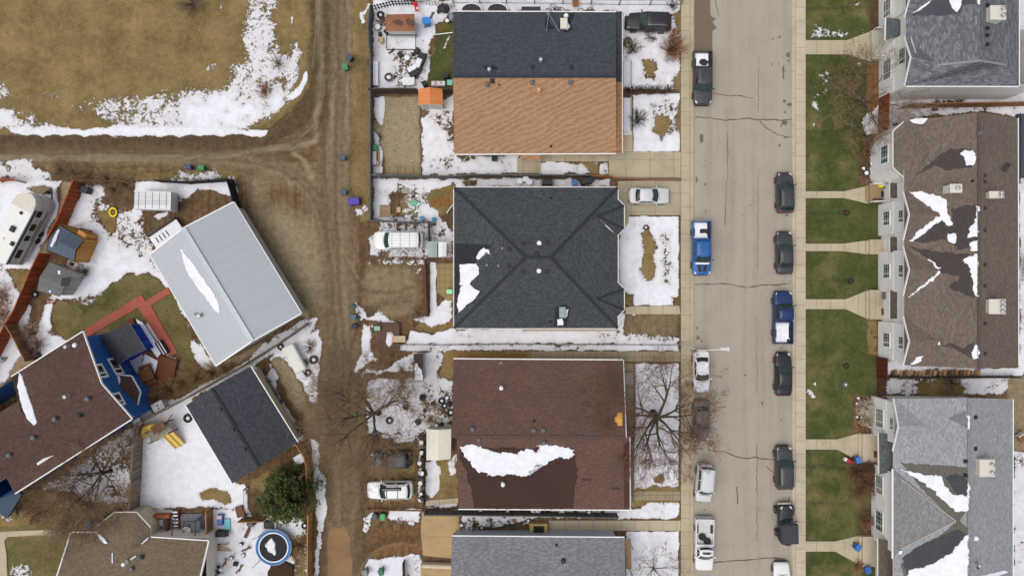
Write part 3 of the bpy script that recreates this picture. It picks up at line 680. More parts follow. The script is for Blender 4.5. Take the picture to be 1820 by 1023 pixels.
def sheet(name, poly, z, m, thick=0.0, z0=-0.2):
    mb = MB(); P = [W(*p) for p in poly]; mb.prism([(p.x, p.y) for p in P], z0, z, cap0=False)
    return struct(mb.build(name, m))
sheet('street', [(1233,-4000),(1407,-4000),(1407,5000),(1233,5000)], 0.03, M_STREET)
def strip(name, x0, x1, z, m, bevel_side):
    mb = MB()
    X0 = (x0-910)/PPM; X1 = (x1-910)/PPM; Y0 = -300; Y1 = 300
    b = 0.05
    a0 = X0 + (b if bevel_side < 0 else 0); a1 = X1 - (b if bevel_side > 0 else 0)
    mb.add([(X0,Y0,-.2),(X0,Y0,z-b),(a0,Y0,z),(a1,Y0,z),(X1,Y0,z-b),(X1,Y0,-.2),(X0,Y1,-.2),(X0,Y1,z-b),(a0,Y1,z),(a1,Y1,z),(X1,Y1,z-b),(X1,Y1,-.2)],
           [(i, i+1, i+7, i+6)[::-1] for i in range(5)])
    return struct(mb.build(name, m))
strip('pavement', 1210, 1225.5, 0.13, M_WALK_W, 0); strip('kerb', 1226, 1233, 0.135, concrete('kerb_concrete', hexlin(174,163,139), 0, 3.0), 1)
strip('pavement', 1413.5, 1431, 0.13, M_WALK_E, 0); strip('kerb', 1407, 1413, 0.135, concrete('kerb_concrete_pale', hexlin(180,169,149), 0, 3.0), -1)

for (x, y0, y1, fx, f0, f1, x2) in ((1431, 72, 97, 1505, 56, 110, 1548), (1431, 340, 352, 1500, 330, 362, 1543), (1431, 433, 446, 1497, 427, 452, 1543), (1431, 531.5, 549, 1503, 515, 567, 1543), (1431, 780, 798, 1488, 768, 821, 1530), (1431, 961, 979, 1484, 950, 1004, 1530)):
    sheet('front_walk', [(x, y0), (fx, y0), (x2, f0), (x2, f1), (fx, y1), (x, y1)], 0.06, M_PATH)
sheet('driveway', [(1082,270),(1126,270),(1209.5,270),(1209.5,316),(1082,316)], 0.055, M_DRIVE)
sheet('side_walk', [(1106,236),(1124,232),(1124.5,269.5),(1106,269.5)], 0.05, M_PATH)
sheet('side_walk', [(962,274),(1081.5,274),(1081.5,287),(962,287)], 0.05, M_PATH)
sheet('side_walk', [(919,281),(961.5,281),(961.5,308),(919,308)], 0.05, M_PATH)
sheet('driveway', [(1098,322),(1209.5,320),(1209.5,382),(1118,382),(1116,396),(1108,410),(1098,410)], 0.055, concrete('driveway_concrete_grey', hexlin(166,156,134), 2.65, 2.1, None, 0.4))
sheet('front_walk', [(1111,546),(1127,544),(1207,543),(1209.5,558),(1112,558)], 0.05, M_PATH)
sheet('side_walk', [(928,582),(1097,582),(1097,588),(928,588)], 0.05, M_PATH)
sheet('side_walk', [(945,624),(1209.5,624),(1209.5,642),(1108,642),(1106,640),(945,640)], 0.05, M_PAVER)
sheet('side_walk', [(1127,872),(1209.5,872),(1209.5,888),(1127,888)], 0.05, M_PAVER)
sheet('side_walk', [(975,924),(1209.5,924),(1209.5,942),(975,942)], 0.05, M_PATH)
sheet('porch_slab', [(1110,645),(1127,645),(1127,890),(1120,890),(1112,770)], 0.09, M_PAVER)
sheet('patio', [(777,468),(806,468),(806,534),(795,534),(786,526),(777,520)], 0.05, M_PATIO)
sheet('parking_pad', [(750,910),(814,905),(818,942),(806,946),(806,992),(752,986),(748,945)], 0.05, M_TANPAD)
sheet('parking_pad', [(748,1000),(806,1000),(806,1120),(748,1120)], 0.05, M_TANPAD)
sheet('garden_path', [(-40,948),(20,943),(70,941),(126,942),(126,951),(60,950),(14,953),(8,960),(12,985),(14,1030),(10,1100),(-6,1100),(0,1030),(-4,985),(-8,958)], .05, M_PATH)
sheet('side_walk', [(757,889),(815,884),(815,893),(757,899)], 0.05, M_PATH)
# cracks, joints and damp stains of the street, a few mm proud of it
def ribbon(mb, pts, w, z=0.036):
    P = []
    for i in range(len(pts)-1):
        a = Vector(pts[i]); b = Vector(pts[i+1]); k = max(2, int((b-a).length/6))
        for j in range(k): P.append(a.lerp(b, j/k))
    P.append(Vector(pts[-1])); vs = []
    for i, p in enumerate(P):
        t = (P[min(i+1, len(P)-1)] - P[max(i-1, 0)]).normalized(); nrm = Vector((-t.y, t.x))
        q = p + nrm*random.uniform(-1.1, 1.1); ww = w*random.uniform(.5, 1.3)
        for sgn in (-1, 1):
            r = q + nrm*ww*sgn; v = W(r.x, r.y); vs.append((v.x, v.y, z))
    mb.add(vs, [(2*i+1, 2*i+3, 2*i+2, 2*i) for i in range(len(P)-1)])
mb = MB()
for pts, w in (([(1262,164),(1290,171),(1315,170),(1340,175)], .8), ([(1236,209),(1250,209),(1290,214),(1320,211),(1400,214),(1407,213)], .9), ([(1349,214),(1355,222),(1375,236),(1395,244),(1406,244)], .7), ([(1270,-20),(1276,30)], .6),
               ([(1234,506),(1270,505),(1285,503),(1325,511),(1350,507),(1405,504)], .9), ([(1258,798),(1290,803),(1306,809),(1320,814),(1340,812),(1378,817)], .9), ([(1362,828),(1378,842)], .7),
               ([(1268,998),(1318,995),(1375,990),(1404,996)], .9), ([(1310,864),(1311,895)], 1.0), ([(1345,790),(1345,960)], .5), ([(1292,235),(1293,300),(1288,400)], .5), ([(1348,100),(1347,200)], .4), ([(1347,300),(1347,480)], .35), ([(1345,560),(1345,700)], .35)):
    ribbon(mb, pts, w)
struct(mb.build('street_cracks', plain('crack_tar', hexlin(92,80,70), 0.9)))
def blotch(mb, px, py, rx, ry, z, seed, n=26):
    vs = []
    for i in range(n):
        a = 2*PI*i/n; k = 1 + 0.35*mnoise.noise(Vector((math.cos(a)*1.5+seed*7, math.sin(a)*1.5, seed)))*1.5
        v = W(px+rx*k*math.cos(a), py-ry*k*math.sin(a)); vs.append((v.x, v.y, z))
    mb.add(vs, [list(range(n))])
mb = MB()
P = [(1234,-60),(1262,-60),(1262,24),(1264,30),(1273,33),(1266,40),(1270,45),(1274,50),(1266,56),(1266,110),(1234,110)]
mb.add([(W(*p).x, W(*p).y, 0.036) for p in P], [list(range(len(P)))[::-1]])
for i, (x, y, a, b) in enumerate(((1401,98,4,4),(1403,186,4,3),(1394,218,6,4),(1394,180,3,3),(1395,200,2,2),(1397,244,4,2),(1247,246,4,9),(1392,130,2,14),(1238,320,2,6),(1230,540,1,9),(1402,895,2,14),(1240,600,3,4),(1388,868,3,2),(1252,180,7,2),(1396,930,3,2))):
    blotch(mb, x, y, a, b, 0.0365+i*0.0002, i)
for i in range(46):
    x = rt.choice((rt.uniform(1380,1404), rt.uniform(1236,1262), rt.uniform(1240,1400))); blotch(mb, x, rt.uniform(0,1023), rt.uniform(.6,2.2), rt.uniform(.8,3.5), 0.0366+.0002*(15+i), 30+i, 12)
struct(mb.build('damp_patches', plain('damp_street', hexlin(112,97,82), 0.6)))
mb = MB(); PU = [(584,1120),(585,1040),(582,1010),(585,990),(581,968),(583,950),(587,939),(596,935),(604,938),(611,934),(617,940),(620,950),(625,958),(623,975),(627,1000),(625,1030),(628,1120)]
PU = [(x+rt.uniform(-1,1), y) for x, y in PU]
Pw = [W(*p) for p in PU]; mb.add([(p.x, p.y, 0.0) for p in Pw], [list(range(len(Pw)))])
t = NT('muddy_water'); o_ = t.coord('Object'); nn = t.noise(o_, .5, 4, .6); t.out(t.ramp(nn, [(0.3, hexlin(116,88,56)), (0.7, hexlin(138,108,72))]), 0.5, 0.2)
struct(mb.build('puddle', t.mat))
# ------------------------------------------------------------------ building kit
M_WHITE = plain('white_trim', (0.78,0.78,0.77,1), 0.6, 0.06)
M_FASCIA = plain('pale_fascia', (0.66,0.65,0.62,1), 0.6, 0.08)
M_SID_WHITE = lined('white_siding', (0.78,0.77,0.75,1), 0.16, 'v', 0.16, 0.65, None, 0.3, 0, 0.03)
M_SID_BEIGE = lined('beige_siding', hexlin(196,184,160), 0.16, 'v', 0.2, 0.65, None, 0.3, 0, 0.05)
M_SID_PALE = lined('pale_blue_siding', hexlin(190,200,208), 0.16, 'v', 0.2, 0.65, None, 0.3, 0, 0.04)
M_SID_BLUE = lined('blue_siding', hexlin(38,92,160), 0.18, 'v', 0.25, 0.6, None, 0.3, 0, 0.06)
M_SH_NAVY = shingle('shingle_navy_grey', hexlin(64,68,75), .28, hexlin(84,88,95))
M_SH_TAN = shingle('shingle_tan', hexlin(150,116,86), .16, hexlin(174,139,110), wave=True)
M_SH_CHAR = shingle('shingle_charcoal', hexlin(64,67,72), .32, hexlin(88,91,96))
M_SH_BROWN = shingle('shingle_red_brown', hexlin(94,74,67), .26, hexlin(120,88,76), blotch=.1)
M_SH_BROWND = shingle('shingle_red_brown_dark', hexlin(84,65,60), .26, hexlin(110,82,72), blotch=.1)
M_SH_GREY = shingle('shingle_mid_grey', hexlin(118,120,124), .35, hexlin(152,154,158))
M_SH_LGREY = shingle('shingle_light_grey', hexlin(140,142,146), .35, hexlin(170,172,176))
M_SH_DGREY = shingle('shingle_dark_slate', hexlin(98,100,106), .42, hexlin(142,143,148), row=.2, wid=.45)
M_SH_TAUPE = shingle('shingle_taupe', hexlin(104,92,84), .28, hexlin(128,116,106))
M_SH_DRIFT = shingle('shingle_driftwood', hexlin(112,98,82), .3, hexlin(138,122,100))
M_SH_BLK = shingle('shingle_black', hexlin(62,63,70), .3, hexlin(84,85,92))
M_METAL = lined('ribbed_steel_roof', hexlin(172,177,183), 0.30, 'u', 0.07, 0.5, None, 0.4, 0.1, 0.015)
M_DARKMET = lined('dark_steel_roof', hexlin(74,86,102), 0.3, 'u', 0.35, 0.45, None, 0.4, 0.1, 0.05)
def wet_or_shade_of(name, c): return shingle(name, c, .25, scale_c(c, 1.3))
M_VENT = plain('vent_grey', hexlin(96,98,102), 0.5); M_VENTD = plain('vent_black', hexlin(44,44,48), 0.5)
M_GALV = plain('galvanised', hexlin(170,172,174), 0.4, .12, 3, .5, .5)
M_GLASS = glassy('window_glass', hexlin(84,108,106)); M_DARK = plain('dark_opening', hexlin(40,38,36), 0.8)
M_LBOX = plain('flue_box_cream', hexlin(206,202,190), 0.6, .1)

from mathutils.geometry import delaunay_2d_cdt
class Roof:
    """pitched roof slab(s) from eave and ridge points given as (photo px, py, true height)"""
    def __init__(s, name, pts, faces, mats, parent, thick=0.2, fmi=None):
        s.P = [W(*p) for p in pts]; s.faces = []
        mb = MB(); n = len(s.P)
        if not isinstance(mats, list): mats = [mats]
        fl = []
        for f in faces:
            mi = 0
            if isinstance(f, tuple) and isinstance(f[0], (list, tuple)): f, mi = f
            f = list(f)
            nr_ = Vector((0,0,0))
            for i in range(len(f)): nr_ += s.P[f[i]].cross(s.P[f[(i+1) % len(f)]])
            if nr_.z < 0: f.reverse(); nr_ = -nr_
            fl.append((f, mi)); nr_.normalize(); s.faces.append((s.P[max(f, key=lambda i: s.P[i].dot(nr_))], nr_))
        low = [Vector((p.x, p.y, p.z-thick)) for p in s.P]
        mb.v = [p.copy() for p in s.P] + low
        edges = {}
        for f, mi in fl:
            mb.f.append(f); mb.m.append(mi)
            mb.f.append([i+n for i in reversed(f)]); mb.m.append(len(mats))
            for i in range(len(f)):
                a, b = f[i], f[(i+1) % len(f)]
                edges[(a, b)] = edges.get((a, b), 0) + 1
        s.border = [(a, b) for (a, b) in edges if (b, a) not in edges]
        for a, b in s.border:
            mb.f.append([b, a, a+n, b+n]); mb.m.append(len(mats))
        s.root = parent
        s.o = mb.build(name, mats + [M_FASCIA], parent)
    def hit(s, px, py, fi):
        p0, n = s.faces[fi]
        c = Vector((0, 0, CAM_H)); d = W(px, py, 0) - c
        return c + d*((p0-c).dot(n)/d.dot(n))
    def patch(s, name, poly, fi, mat, th=0.05, jag=0.5, step=4.0, lift=0.0):
        """sheet of snow, damp stain or painted shade lying on one slope; outline in photo px"""
        pts = []
        m = len(poly)
        for i in range(m):
            a = Vector(poly[i]); b = Vector(poly[(i+1) % m]); k = max(1, int((b-a).length/step))
            for j in range(k):
                q = a.lerp(b, j/k); w_ = jag*3.0
                q = q + Vector((mnoise.noise(Vector((q.x*.13, q.y*.13, 1)))*w_*1.6 + random.uniform(-w_, w_)*.6, mnoise.noise(Vector((q.x*.13, q.y*.13, 9)))*w_*1.2 + random.uniform(-w_, w_)*.4))
                pts.append(s.hit(q.x, q.y, fi))
        n = s.faces[fi][1]
        area = sum((pts[i].x*pts[(i+1) % len(pts)].y - pts[(i+1) % len(pts)].x*pts[i].y) for i in range(len(pts)))
        if area < 0: pts.reverse()
        bm = bmesh.new()
        N = len(pts); cen = sum(pts, Vector())/N
        b0 = [bm.verts.new(p + n*(0.004+lift)) for p in pts]
        if th > 0.012:
            t0 = [bm.verts.new(p + n*(th*0.6+lift)) for p in pts]
            ins = []
            for i in range(N):
                e = (pts[(i+1) % N]-pts[i-1]); e = e.normalized() if e.length > 1e-6 else Vector((1,0,0))
                inn = n.cross(e); ins.append(bm.verts.new(pts[i] + inn*min(.05, th) + n*(th+lift)))
            for i in range(N):
                j = (i+1) % N
                bm.faces.new((b0[i], b0[j], t0[j], t0[i])); bm.faces.new((t0[i], t0[j], ins[j], ins[i]))
            f = bm.faces.new(ins)
        else: f = None
        if f: bmesh.ops.triangulate(bm, faces=[f])
        else:
            u = Vector((0,1,0)).cross(n).normalized(); v = n.cross(u); o0 = pts[0]
            r_ = delaunay_2d_cdt([((p-o0).dot(u), (p-o0).dot(v)) for p in pts], [], [list(range(N))], 1, 1e-4)
            bm.clear(); nv = [bm.verts.new(o0 + u*q.x + v*q.y + n*(0.004+lift)) for q in r_[0]]
            for fc in r_[2]: bm.faces.new([nv[i] for i in fc])
            for fc in bm.faces: fc.normal_update()
            bmesh.ops.reverse_faces(bm, faces=[fc for fc in bm.faces if fc.normal.dot(n) < 0])
        mb = MB(); bm.verts.index_update()
        mb.v = [v.co.copy() for v in bm.verts]; mb.f = [[v.index for v in f.verts] for f in bm.faces]; mb.m = [0]*len(mb.f)
        bm.free()
        o = mb.build(name, mat, s.root); s.adopt(o)
        return o
    def adopt(s, o):
        o.parent = s.o; return o
    def gutter(s, pairs, mat=None, w=0.11):
        cen = sum(s.P, Vector())/len(s.P)
        for a, b in pairs:
            p = s.P[a].copy(); q = s.P[b].copy(); d = (q-p).normalized(); out = d.cross(Vector((0,0,1)))
            if out.dot((p+q)/2-cen) < 0: out = -out
            off = out*(w*.5+.004) - Vector((0,0,0.07)); mb = MB(); mb.bar(p+off, q+off, w, 0.12)
            s.adopt(mb.build('gutter', mat or M_WHITE, s.root))
    def ridge(s, pts_idx, mat, w=0.32):
        """ridge or hip caps: a run of small overlapping cap tiles, slightly proud"""
        mb = MB()
        for a, b in pts_idx:
            p, q = s.P[a], s.P[b]; k = max(2, int((q-p).length/0.4))
            for i in range(k):
                u = p.lerp(q, i/k); v = p.lerp(q, (i+1)/k); m_ = (u+v)/2 + Vector((0, 0, .012+.006*(i % 2)))
                mb.bar(u.lerp(v,.03)+Vector((0,0,.012)), v+Vector((0,0,.02)), w, 0.03)
        s.adopt(mb.build('ridge_cap', mat, s.root))
    def vent(s, kind, px, py, fi, mat=None, size=1.0):
        p = s.hit(px, py, fi); mb = MB()
        if kind == 'box':
            mb.bbox(p+Vector((0,0,.1)), (.34*size,.34*size,.22), 0, .05); mb.box(p+Vector((0,0,.03)), (.48*size,.48*size,.05)); m = mat or M_VENTD; nm = 'roof_vent'
        elif kind == 'pipe':
            mb.lathe([(.14,0),(.09,.1),(.06,.14),(.06,.42),(.05,.43)], p, 10); m = mat or M_VENT; nm = 'vent_pipe'
        elif kind == 'flue':
            mb.lathe([(.2,0),(.12,.12),(.12,.5),(.2,.52),(.22,.62),(.16,.7),(.02,.74)], p, 14); m = mat or M_GALV; nm = 'flue_pipe'
        elif kind == 'turtle':
            mb.lathe([(.26,0),(.26,.04),(.15,.06),(.15,.16),(.24,.18),(.18,.26),(.03,.29)], p, 14); m = mat or M_VENT; nm = 'roof_vent'
        s.adopt(mb.build(nm, m, s.root, smooth=False))
    def fluebox(s, x0, y0, x1, y1, fi, mat=None, h=0.7, caps=2, along='y'):
        """boxed chimney with round flue caps on top"""
        a = s.hit(x0, y0, fi); b = s.hit(x1, y1, fi); c = (a+b)/2
        sx, sy = abs(b.x-a.x), abs(b.y-a.y); mb = MB()
        mb.box((c.x, c.y, c.z+h/2-.2), (sx, sy, h+.4)); mb.bbox((c.x, c.y, c.z+h+.05), (sx+.12, sy+.12, .1), 0, .03)
        o = s.adopt(mb.build('chimney', mat or M_LBOX, s.root))
        for i in range(caps):
            u = (i+.5)/caps-.5; q = Vector((c.x+(u*sx if along == 'x' else sx*.22), c.y+(u*sy if along == 'y' else 0), c.z+h+.1))
            m2 = MB(); m2.lathe([(.11,0),(.11,.25),(.19,.26),(.19,.34),(.04,.42)], q, 12)
            m2.build('flue_cap', M_GALV, s.root).parent = o

def walls(name, pts, mat, parent, z0=-0.1, extra=None):
    """pts: (x, y, top) in world metres, counter-clockwise loop"""
    mb = MB(); n = len(pts)
    vs = [(p[0], p[1], z0) for p in pts] + [p for p in pts]
    mb.add(vs, [(i, (i+1) % n, n+(i+1) % n, n+i) for i in range(n)])
    return mb.build(name, mat, parent)

def rect_walls(parent, x0, y0, x1, y1, h, mat, ins=0.4, z=None, name='wall'):
    """walls under a roof whose eave rectangle is given in px at height z"""
    z = h if z is None else z
    a = W(x0, y1, z); b = W(x1, y0, z)
    return walls(name, [(a.x+ins, a.y+ins, h-.12), (b.x-ins, a.y+ins, h-.12), (b.x-ins, b.y-ins, h-.12), (a.x+ins, b.y-ins, h-.12)], mat, parent)

def wall_window(parent, a, b, z0, z1, out, mats=(None, None), nx=2, ny=3, name='window', rail=True, fw=.11):
    """window set in a wall between world points a and b (xy); out = outward unit vector; sub-parts pane and muntin"""
    a = Vector((a[0], a[1], 0)); b = Vector((b[0], b[1], 0)); out = Vector((out[0], out[1], 0)).normalized()
    d = (b-a).normalized(); L = (b-a).length; f = MB()
    rz = math.atan2(d.y, d.x)
    for (u0, u1, v0, v1) in ((0, L, z0, z0+fw), (0, L, z1-fw, z1), (0, fw, z0+fw, z1-fw), (L-fw, L, z0+fw, z1-fw)):
        c = a + d*((u0+u1)/2) + out*.03; f.box((c.x, c.y, (v0+v1)/2), (u1-u0, .09, v1-v0), rz)
    if rail:
        c = a + d*(L*.66) + out*.028; f.box((c.x, c.y, (z0+z1)/2), (fw*.8, .08, z1-z0-2*fw), rz)
    fo = f.build('window', mats[0] or M_WHITE, parent)
    g = MB(); c = a + d*(L/2) + out*.012; g.box((c.x, c.y, (z0+z1)/2), (L-2*fw+.01, .02, z1-z0-2*fw+.01), rz)
    for k in range(1, nx*2):
        c = a + d*(L*k/(nx*2)) + out*.026; g.box((c.x, c.y, (z0+z1)/2), (.028, .012, z1-z0-2*fw), rz, 1)
    for k in range(1, ny):
        c = a + d*(L/2) + out*.026; g.box((c.x, c.y, z0+(z1-z0)*k/ny), (L-2*fw, .010, .028), rz, 1)
    g.build('pane', [mats[1] or M_GLASS, M_FASCIA], parent).parent = fo
    return fo

# ------------------------------------------------------------------ duplex with a navy and a tan half (north)
c = W(955, 148)
h = thing('duplex_house', 'gable roofed bungalow, half dark slate shingles and half tan', 'house', (c.x, c.y, 0))
rf = Roof('roof', [(806.5,21,2.9),(1095,22,2.9),(1095,136,5.0),(805,136,5.0),(807.5,273.5,2.9),(1095,272,2.9)], [((0,1,2,3),0),((3,2,5,4),1)], [M_SH_NAVY, M_SH_TAN], h)
lw = Roof('porch_roof', [(1094,21.5,2.85),(1105.5,22,2.85),(1105.5,146,4.0),(1094,146,4.0),(1105.5,272.5,2.85),(1094,272.5,2.85)], [((0,1,2,3),0),((3,2,4,5),1)], [shingle('shingle_navy_low', hexlin(58,62,69), .3, hexlin(76,80,86)), shingle('shingle_tan_low', hexlin(134,98,68), .2, hexlin(158,120,90), wave=True)], h)  # lower roof strip, shingles darker than on the main slopes
sd = Roof('side_entry_roof', [(924,272.5,2.84),(962,272.5,2.84),(960.5,285,2.5),(925.5,285,2.5)], [(0,1,2,3)], M_SH_TAN, h)
nd = Roof('side_entry_roof', [(926,22.5,2.84),(961,22.5,2.84),(961,12,2.5),(927,12,2.5)], [(0,1,2,3)], M_SH_NAVY, h)
for e in ((808,926),(963,1095)): pass
rf.gutter([(0,1),(4,5)]); lw.gutter([(1,2),(2,4)], M_FASCIA, .09)
rf.ridge([(3,2)], plain('ridge_navy', hexlin(50,54,64), .9, .2))
rect_walls(h, 807, 21, 1105, 273, 2.9, M_SID_BEIGE)
for x, y in ((946,120),(1015,120)): rf.vent('box', x, y, 0)
for x, y in ((946,147),(1014,147)): rf.vent('turtle', x, y, 1)
rf.vent('flue', 961,109,0); rf.vent('flue', 958,162,1, plain('flue_tan', hexlin(196,160,116), .5)); rf.vent('flue', 870,126,0); rf.vent('pipe', 886,128,0); rf.vent('box', 875,144,1); rf.vent('turtle', 866,151,1); rf.vent('pipe', 887,151,1); rf.vent('pipe', 979,260,1, M_VENTD); rf.vent('turtle', 1006,29,0, M_WHITE)
rf.fluebox(996,38,1007,53,0, None, .5, 0); rf.vent('flue', 975,24,0)
mb = MB(); p = rf.hit(975,27,0); q = rf.hit(994,57,0); q2 = rf.hit(971,56,0)
mb.bar(p+Vector((0,0,.35)), q+Vector((0,0,.08)), .04,.04); mb.bar(p+Vector((0,0,.35)), q2+Vector((0,0,.08)), .04,.04); rf.adopt(mb.build('mast_stay', M_GALV, h))
rf.patch('damp_or_shade_patch', [(969,30),(986,52),(970,53)], 0, wet_or_shade_of('wet_navy', hexlin(40,44,52)), .004, .4); rf.patch('damp_or_shade_patch', [(1000,24),(1022,24),(1014,40),(1018,54),(1006,58),(992,50)], 0, MATS['wet_navy'], .004, .5)
rf.patch('damp_or_shade_patch', [(858,118),(882,118),(886,124),(862,124)], 0, MATS['wet_navy'], .004, .6, 3)
rf.patch('roof_snow', [(1008,40),(1013,44),(1012,52),(1007,54)], 0, SNOW, .06, .5, 3)

# ------------------------------------------------------------------ hip-roofed duplex in the middle
c = W(955, 458)
h = thing('duplex_house', 'charcoal hip roofed bungalow with two front bays and snow on its west slope', 'house', (c.x, c.y, 0))
mh = [(807,333,2.9),(1098,333,2.9),(1098,583,2.9),(807,583,2.9),(934.6,457,5.0),(978.5,457,5.0)]
rf = Roof('roof', mh, [(0,1,5,4),(1,2,5),(2,3,4,5),(3,0,4)], M_SH_CHAR, h)
rf.gutter([(0,1),(1,2),(2,3),(3,0)], M_FASCIA, .09)
capm = plain('ridge_charcoal', hexlin(48,50,55), .9, .2)
rf.ridge([(0,4),(3,4),(1,5),(2,5),(4,5)], capm)
for (ya, yb, ym, ap) in ((353, 419, 385, 1062), (501, 563, 531, 1061)):
    b = Roof('bay_roof', [(1097,ya,2.93),(1109,ya+12,2.93),(1109,yb-13,2.93),(1097,yb,2.93),(ap,ym,3.75)], [(0,1,4),(1,2,4),(2,3,4)], M_SH_CHAR, h)
    b.gutter([(0,1),(1,2),(2,3)], M_FASCIA, .09); b.ridge([(1,4),(2,4)], capm, .26)
    a_ = W(1096, ya, 2.9); b_ = W(1096, yb, 2.9); x_ = W(1109, ya, 2.9).x-.35
    walls('bay_wall', [(a_.x-.5, b_.y+.4, 2.75), (a_.x, b_.y+.4, 2.75), (x_, b_.y+.95, 2.75), (x_, a_.y-.95, 2.75), (a_.x, a_.y-.4, 2.75), (a_.x-.5, a_.y-.4, 2.75)], M_SID_BEIGE, h)
rect_walls(h, 807, 333, 1098, 583, 2.9, M_SID_BEIGE)
for x, y, f in ((930,433,0),(973,431,0),(953.5,451,0),(905,443,3),(930,482,2),(972,482,2),(905,472,3),(979.5,352,0)): rf.vent('box', x, y, f) if x != 979.5 else rf.vent('pipe', x, y, f, M_VENTD, 1)
rf.vent('pipe', 893,441,3, M_GALV); rf.vent('pipe', 886,472,3, M_GALV); rf.vent('pipe', 865.5,471,3, M_GALV); rf.vent('turtle', 958.5,432,0, M_WHITE); rf.vent('turtle', 958,481,2, M_WHITE); rf.vent('pipe', 978,571,2, M_VENTD)
wet = wet_or_shade_of('wet_charcoal', hexlin(46,48,53))
rf.patch('damp_or_shade_patch', [(808,433),(866,434),(874,438),(856,452),(848,462),(852,486),(838,502),(836,510),(856,520),(842,536),(818,552),(808,560)], 3, wet, .004, .6)
rf.patch('damp_or_shade_patch', [(986,545),(1008,540),(1014,555),(1008,578),(986,580)], 2, wet, .004, .8)
rf.patch('roof_snow', [(852,446),(859,439),(862,446),(869,443),(871,452),(866,448),(858,454),(850,462),(846,458)], 3, SNOW, .06, .5, 3)
rf.patch('roof_snow', [(818,470),(848,468),(852,486),(838,500),(832,508),(818,506)], 3, SNOW, .08, .5, 3)
rf.patch('roof_snow', [(820,508),(836,506),(842,512),(853,518),(846,530),(832,541),(815,556),(812,540)], 3, SNOW, .08, .4, 3)
rf.patch('roof_snow', [(1075,400),(1077,401),(1091,412),(1089,413)], 1, SNOW, .05, .15, 3)
rf.patch('roof_snow', [(990,567),(998,565),(1002,572),(999,578),(991,577)], 2, SNOW, .14, .4, 3)
rf.patch('roof_snow', [(1004,550),(1010,549),(1009,562),(1004,565)], 2, SNOW, .1, .4, 3)
a = rf.hit(994,545,2); b = rf.hit(1005,564,2); mb = MB(); cc = (a+b)/2
mb.bbox((cc.x,cc.y,cc.z+.18), (abs(b.x-a.x),abs(b.y-a.y),.5), 0, .06); o = rf.adopt(mb.build('skylight', plain('skylight_frame', hexlin(150,160,158), .5), h))
m2 = MB(); m2.box((cc.x,cc.y,cc.z+.44), (abs(b.x-a.x)-.25,abs(b.y-a.y)-.3,.03)); m2.build('pane', plain('skylight_pane', hexlin(140,158,152), .3), h).parent = o

# ------------------------------------------------------------------ brown duplex (south)
c = W(960, 772)
h = thing('duplex_house', 'red brown bungalow roof with a wide strip of snow below its ridge', 'house', (c.x, c.y, 0))
rf = Roof('roof', [(806,638,2.9),(1107.5,640,2.9),(1112.5,777,5.0),(803.5,775,5.0),(811.5,774.5,4.93),(1119,776.5,4.93),(1119.5,905,2.9),(814.5,903.5,2.9)], [(0,1,2,3),(4,5,6,7)], M_SH_BROWN, h)
rf.gutter([(0,1),(7,6)]); rf.gutter([(1,2),(5,6)], M_FASCIA, .09)
rf.ridge([(3,2)], plain('ridge_brown', hexlin(90,70,62), .9, .2))
rect_walls(h, 808, 640, 1107, 776, 2.9, M_SID_BEIGE); rect_walls(h, 815, 770, 1119, 904, 2.9, M_SID_BEIGE)
wb = wet_or_shade_of('wet_brown', hexlin(66,48,43))
rf.patch('damp_or_shade_patch', [(818,795),(1020,795),(1024,820),(1026,850),(1021,875),(1018,903),(842,903),(838,870),(828,835),(818,815)], 1, wb, .004, .8)
rf.patch('roof_snow', [(819,794),(832,789),(846,790),(862,796),(878,804),(898,803),(917,806),(940,797),(947,797),(953,806),(960,798),(954,790),(966,787),(985,791),(1010,794),(1021,796),(1020,806),(1012,813),(985,813),(972,825),(948,827),(942,843),(926,845),(905,841),(892,845),(868,843),(848,836),(840,822),(824,810)], 1, SNOW, .10, 1.0, 2.4)
for x, y, m_ in ((891,688,M_WHITE),(840,762,M_VENT),(949,764,M_VENT),(851,781,M_VENT)): rf.vent('flue' if m_ is M_WHITE else 'turtle', x, y, 0 if y < 777 else 1, m_)
rf.vent('pipe', 949,748,0,M_VENTD); rf.vent('turtle', 966,764,0); rf.vent('turtle', 967,786,1); rf.vent('flue', 894,858,1,M_WHITE)
mb = MB(); p = rf.hit(887,647,0); q1 = rf.hit(894,647,0); pk = rf.hit(891,642,0)+Vector((0,0,.3)); mb.bar(p,pk,.06,.04); mb.bar(q1,pk,.06,.04); rf.adopt(mb.build('roof_bracket', M_GALV, h))
for x0,y0,x1,y1,f,cl in ((1035,768,1065,772,0,(84,80,82)),(1022,800,1041,803,1,(92,66,60)),(1034,849,1050,853,1,(70,52,50)),(1087,865,1103,869,1,(66,52,52))):
    rf.patch('shingle_repair', [(x0,y0),(x1,y0+1),(x1,y1+1),(x0,y1)], f, plain('repair_%d' % x0, hexlin(*cl), .9), .01, .2, 6)
rf.patch('shingle_repair', [(1093,741),(1097,738),(1097,734),(1106,732),(1106,756),(1097,756),(1097,751),(1092,748)], 0, plain('bare_plywood', hexlin(222,168,78), .8), .011, .05, 20)
rf.patch('damp_or_shade_patch', [(1108,790),(1118,782),(1119,900),(1109,903)], 1, wet_or_shade_of('wet_brown_edge', hexlin(74,50,44)), .004, .1)
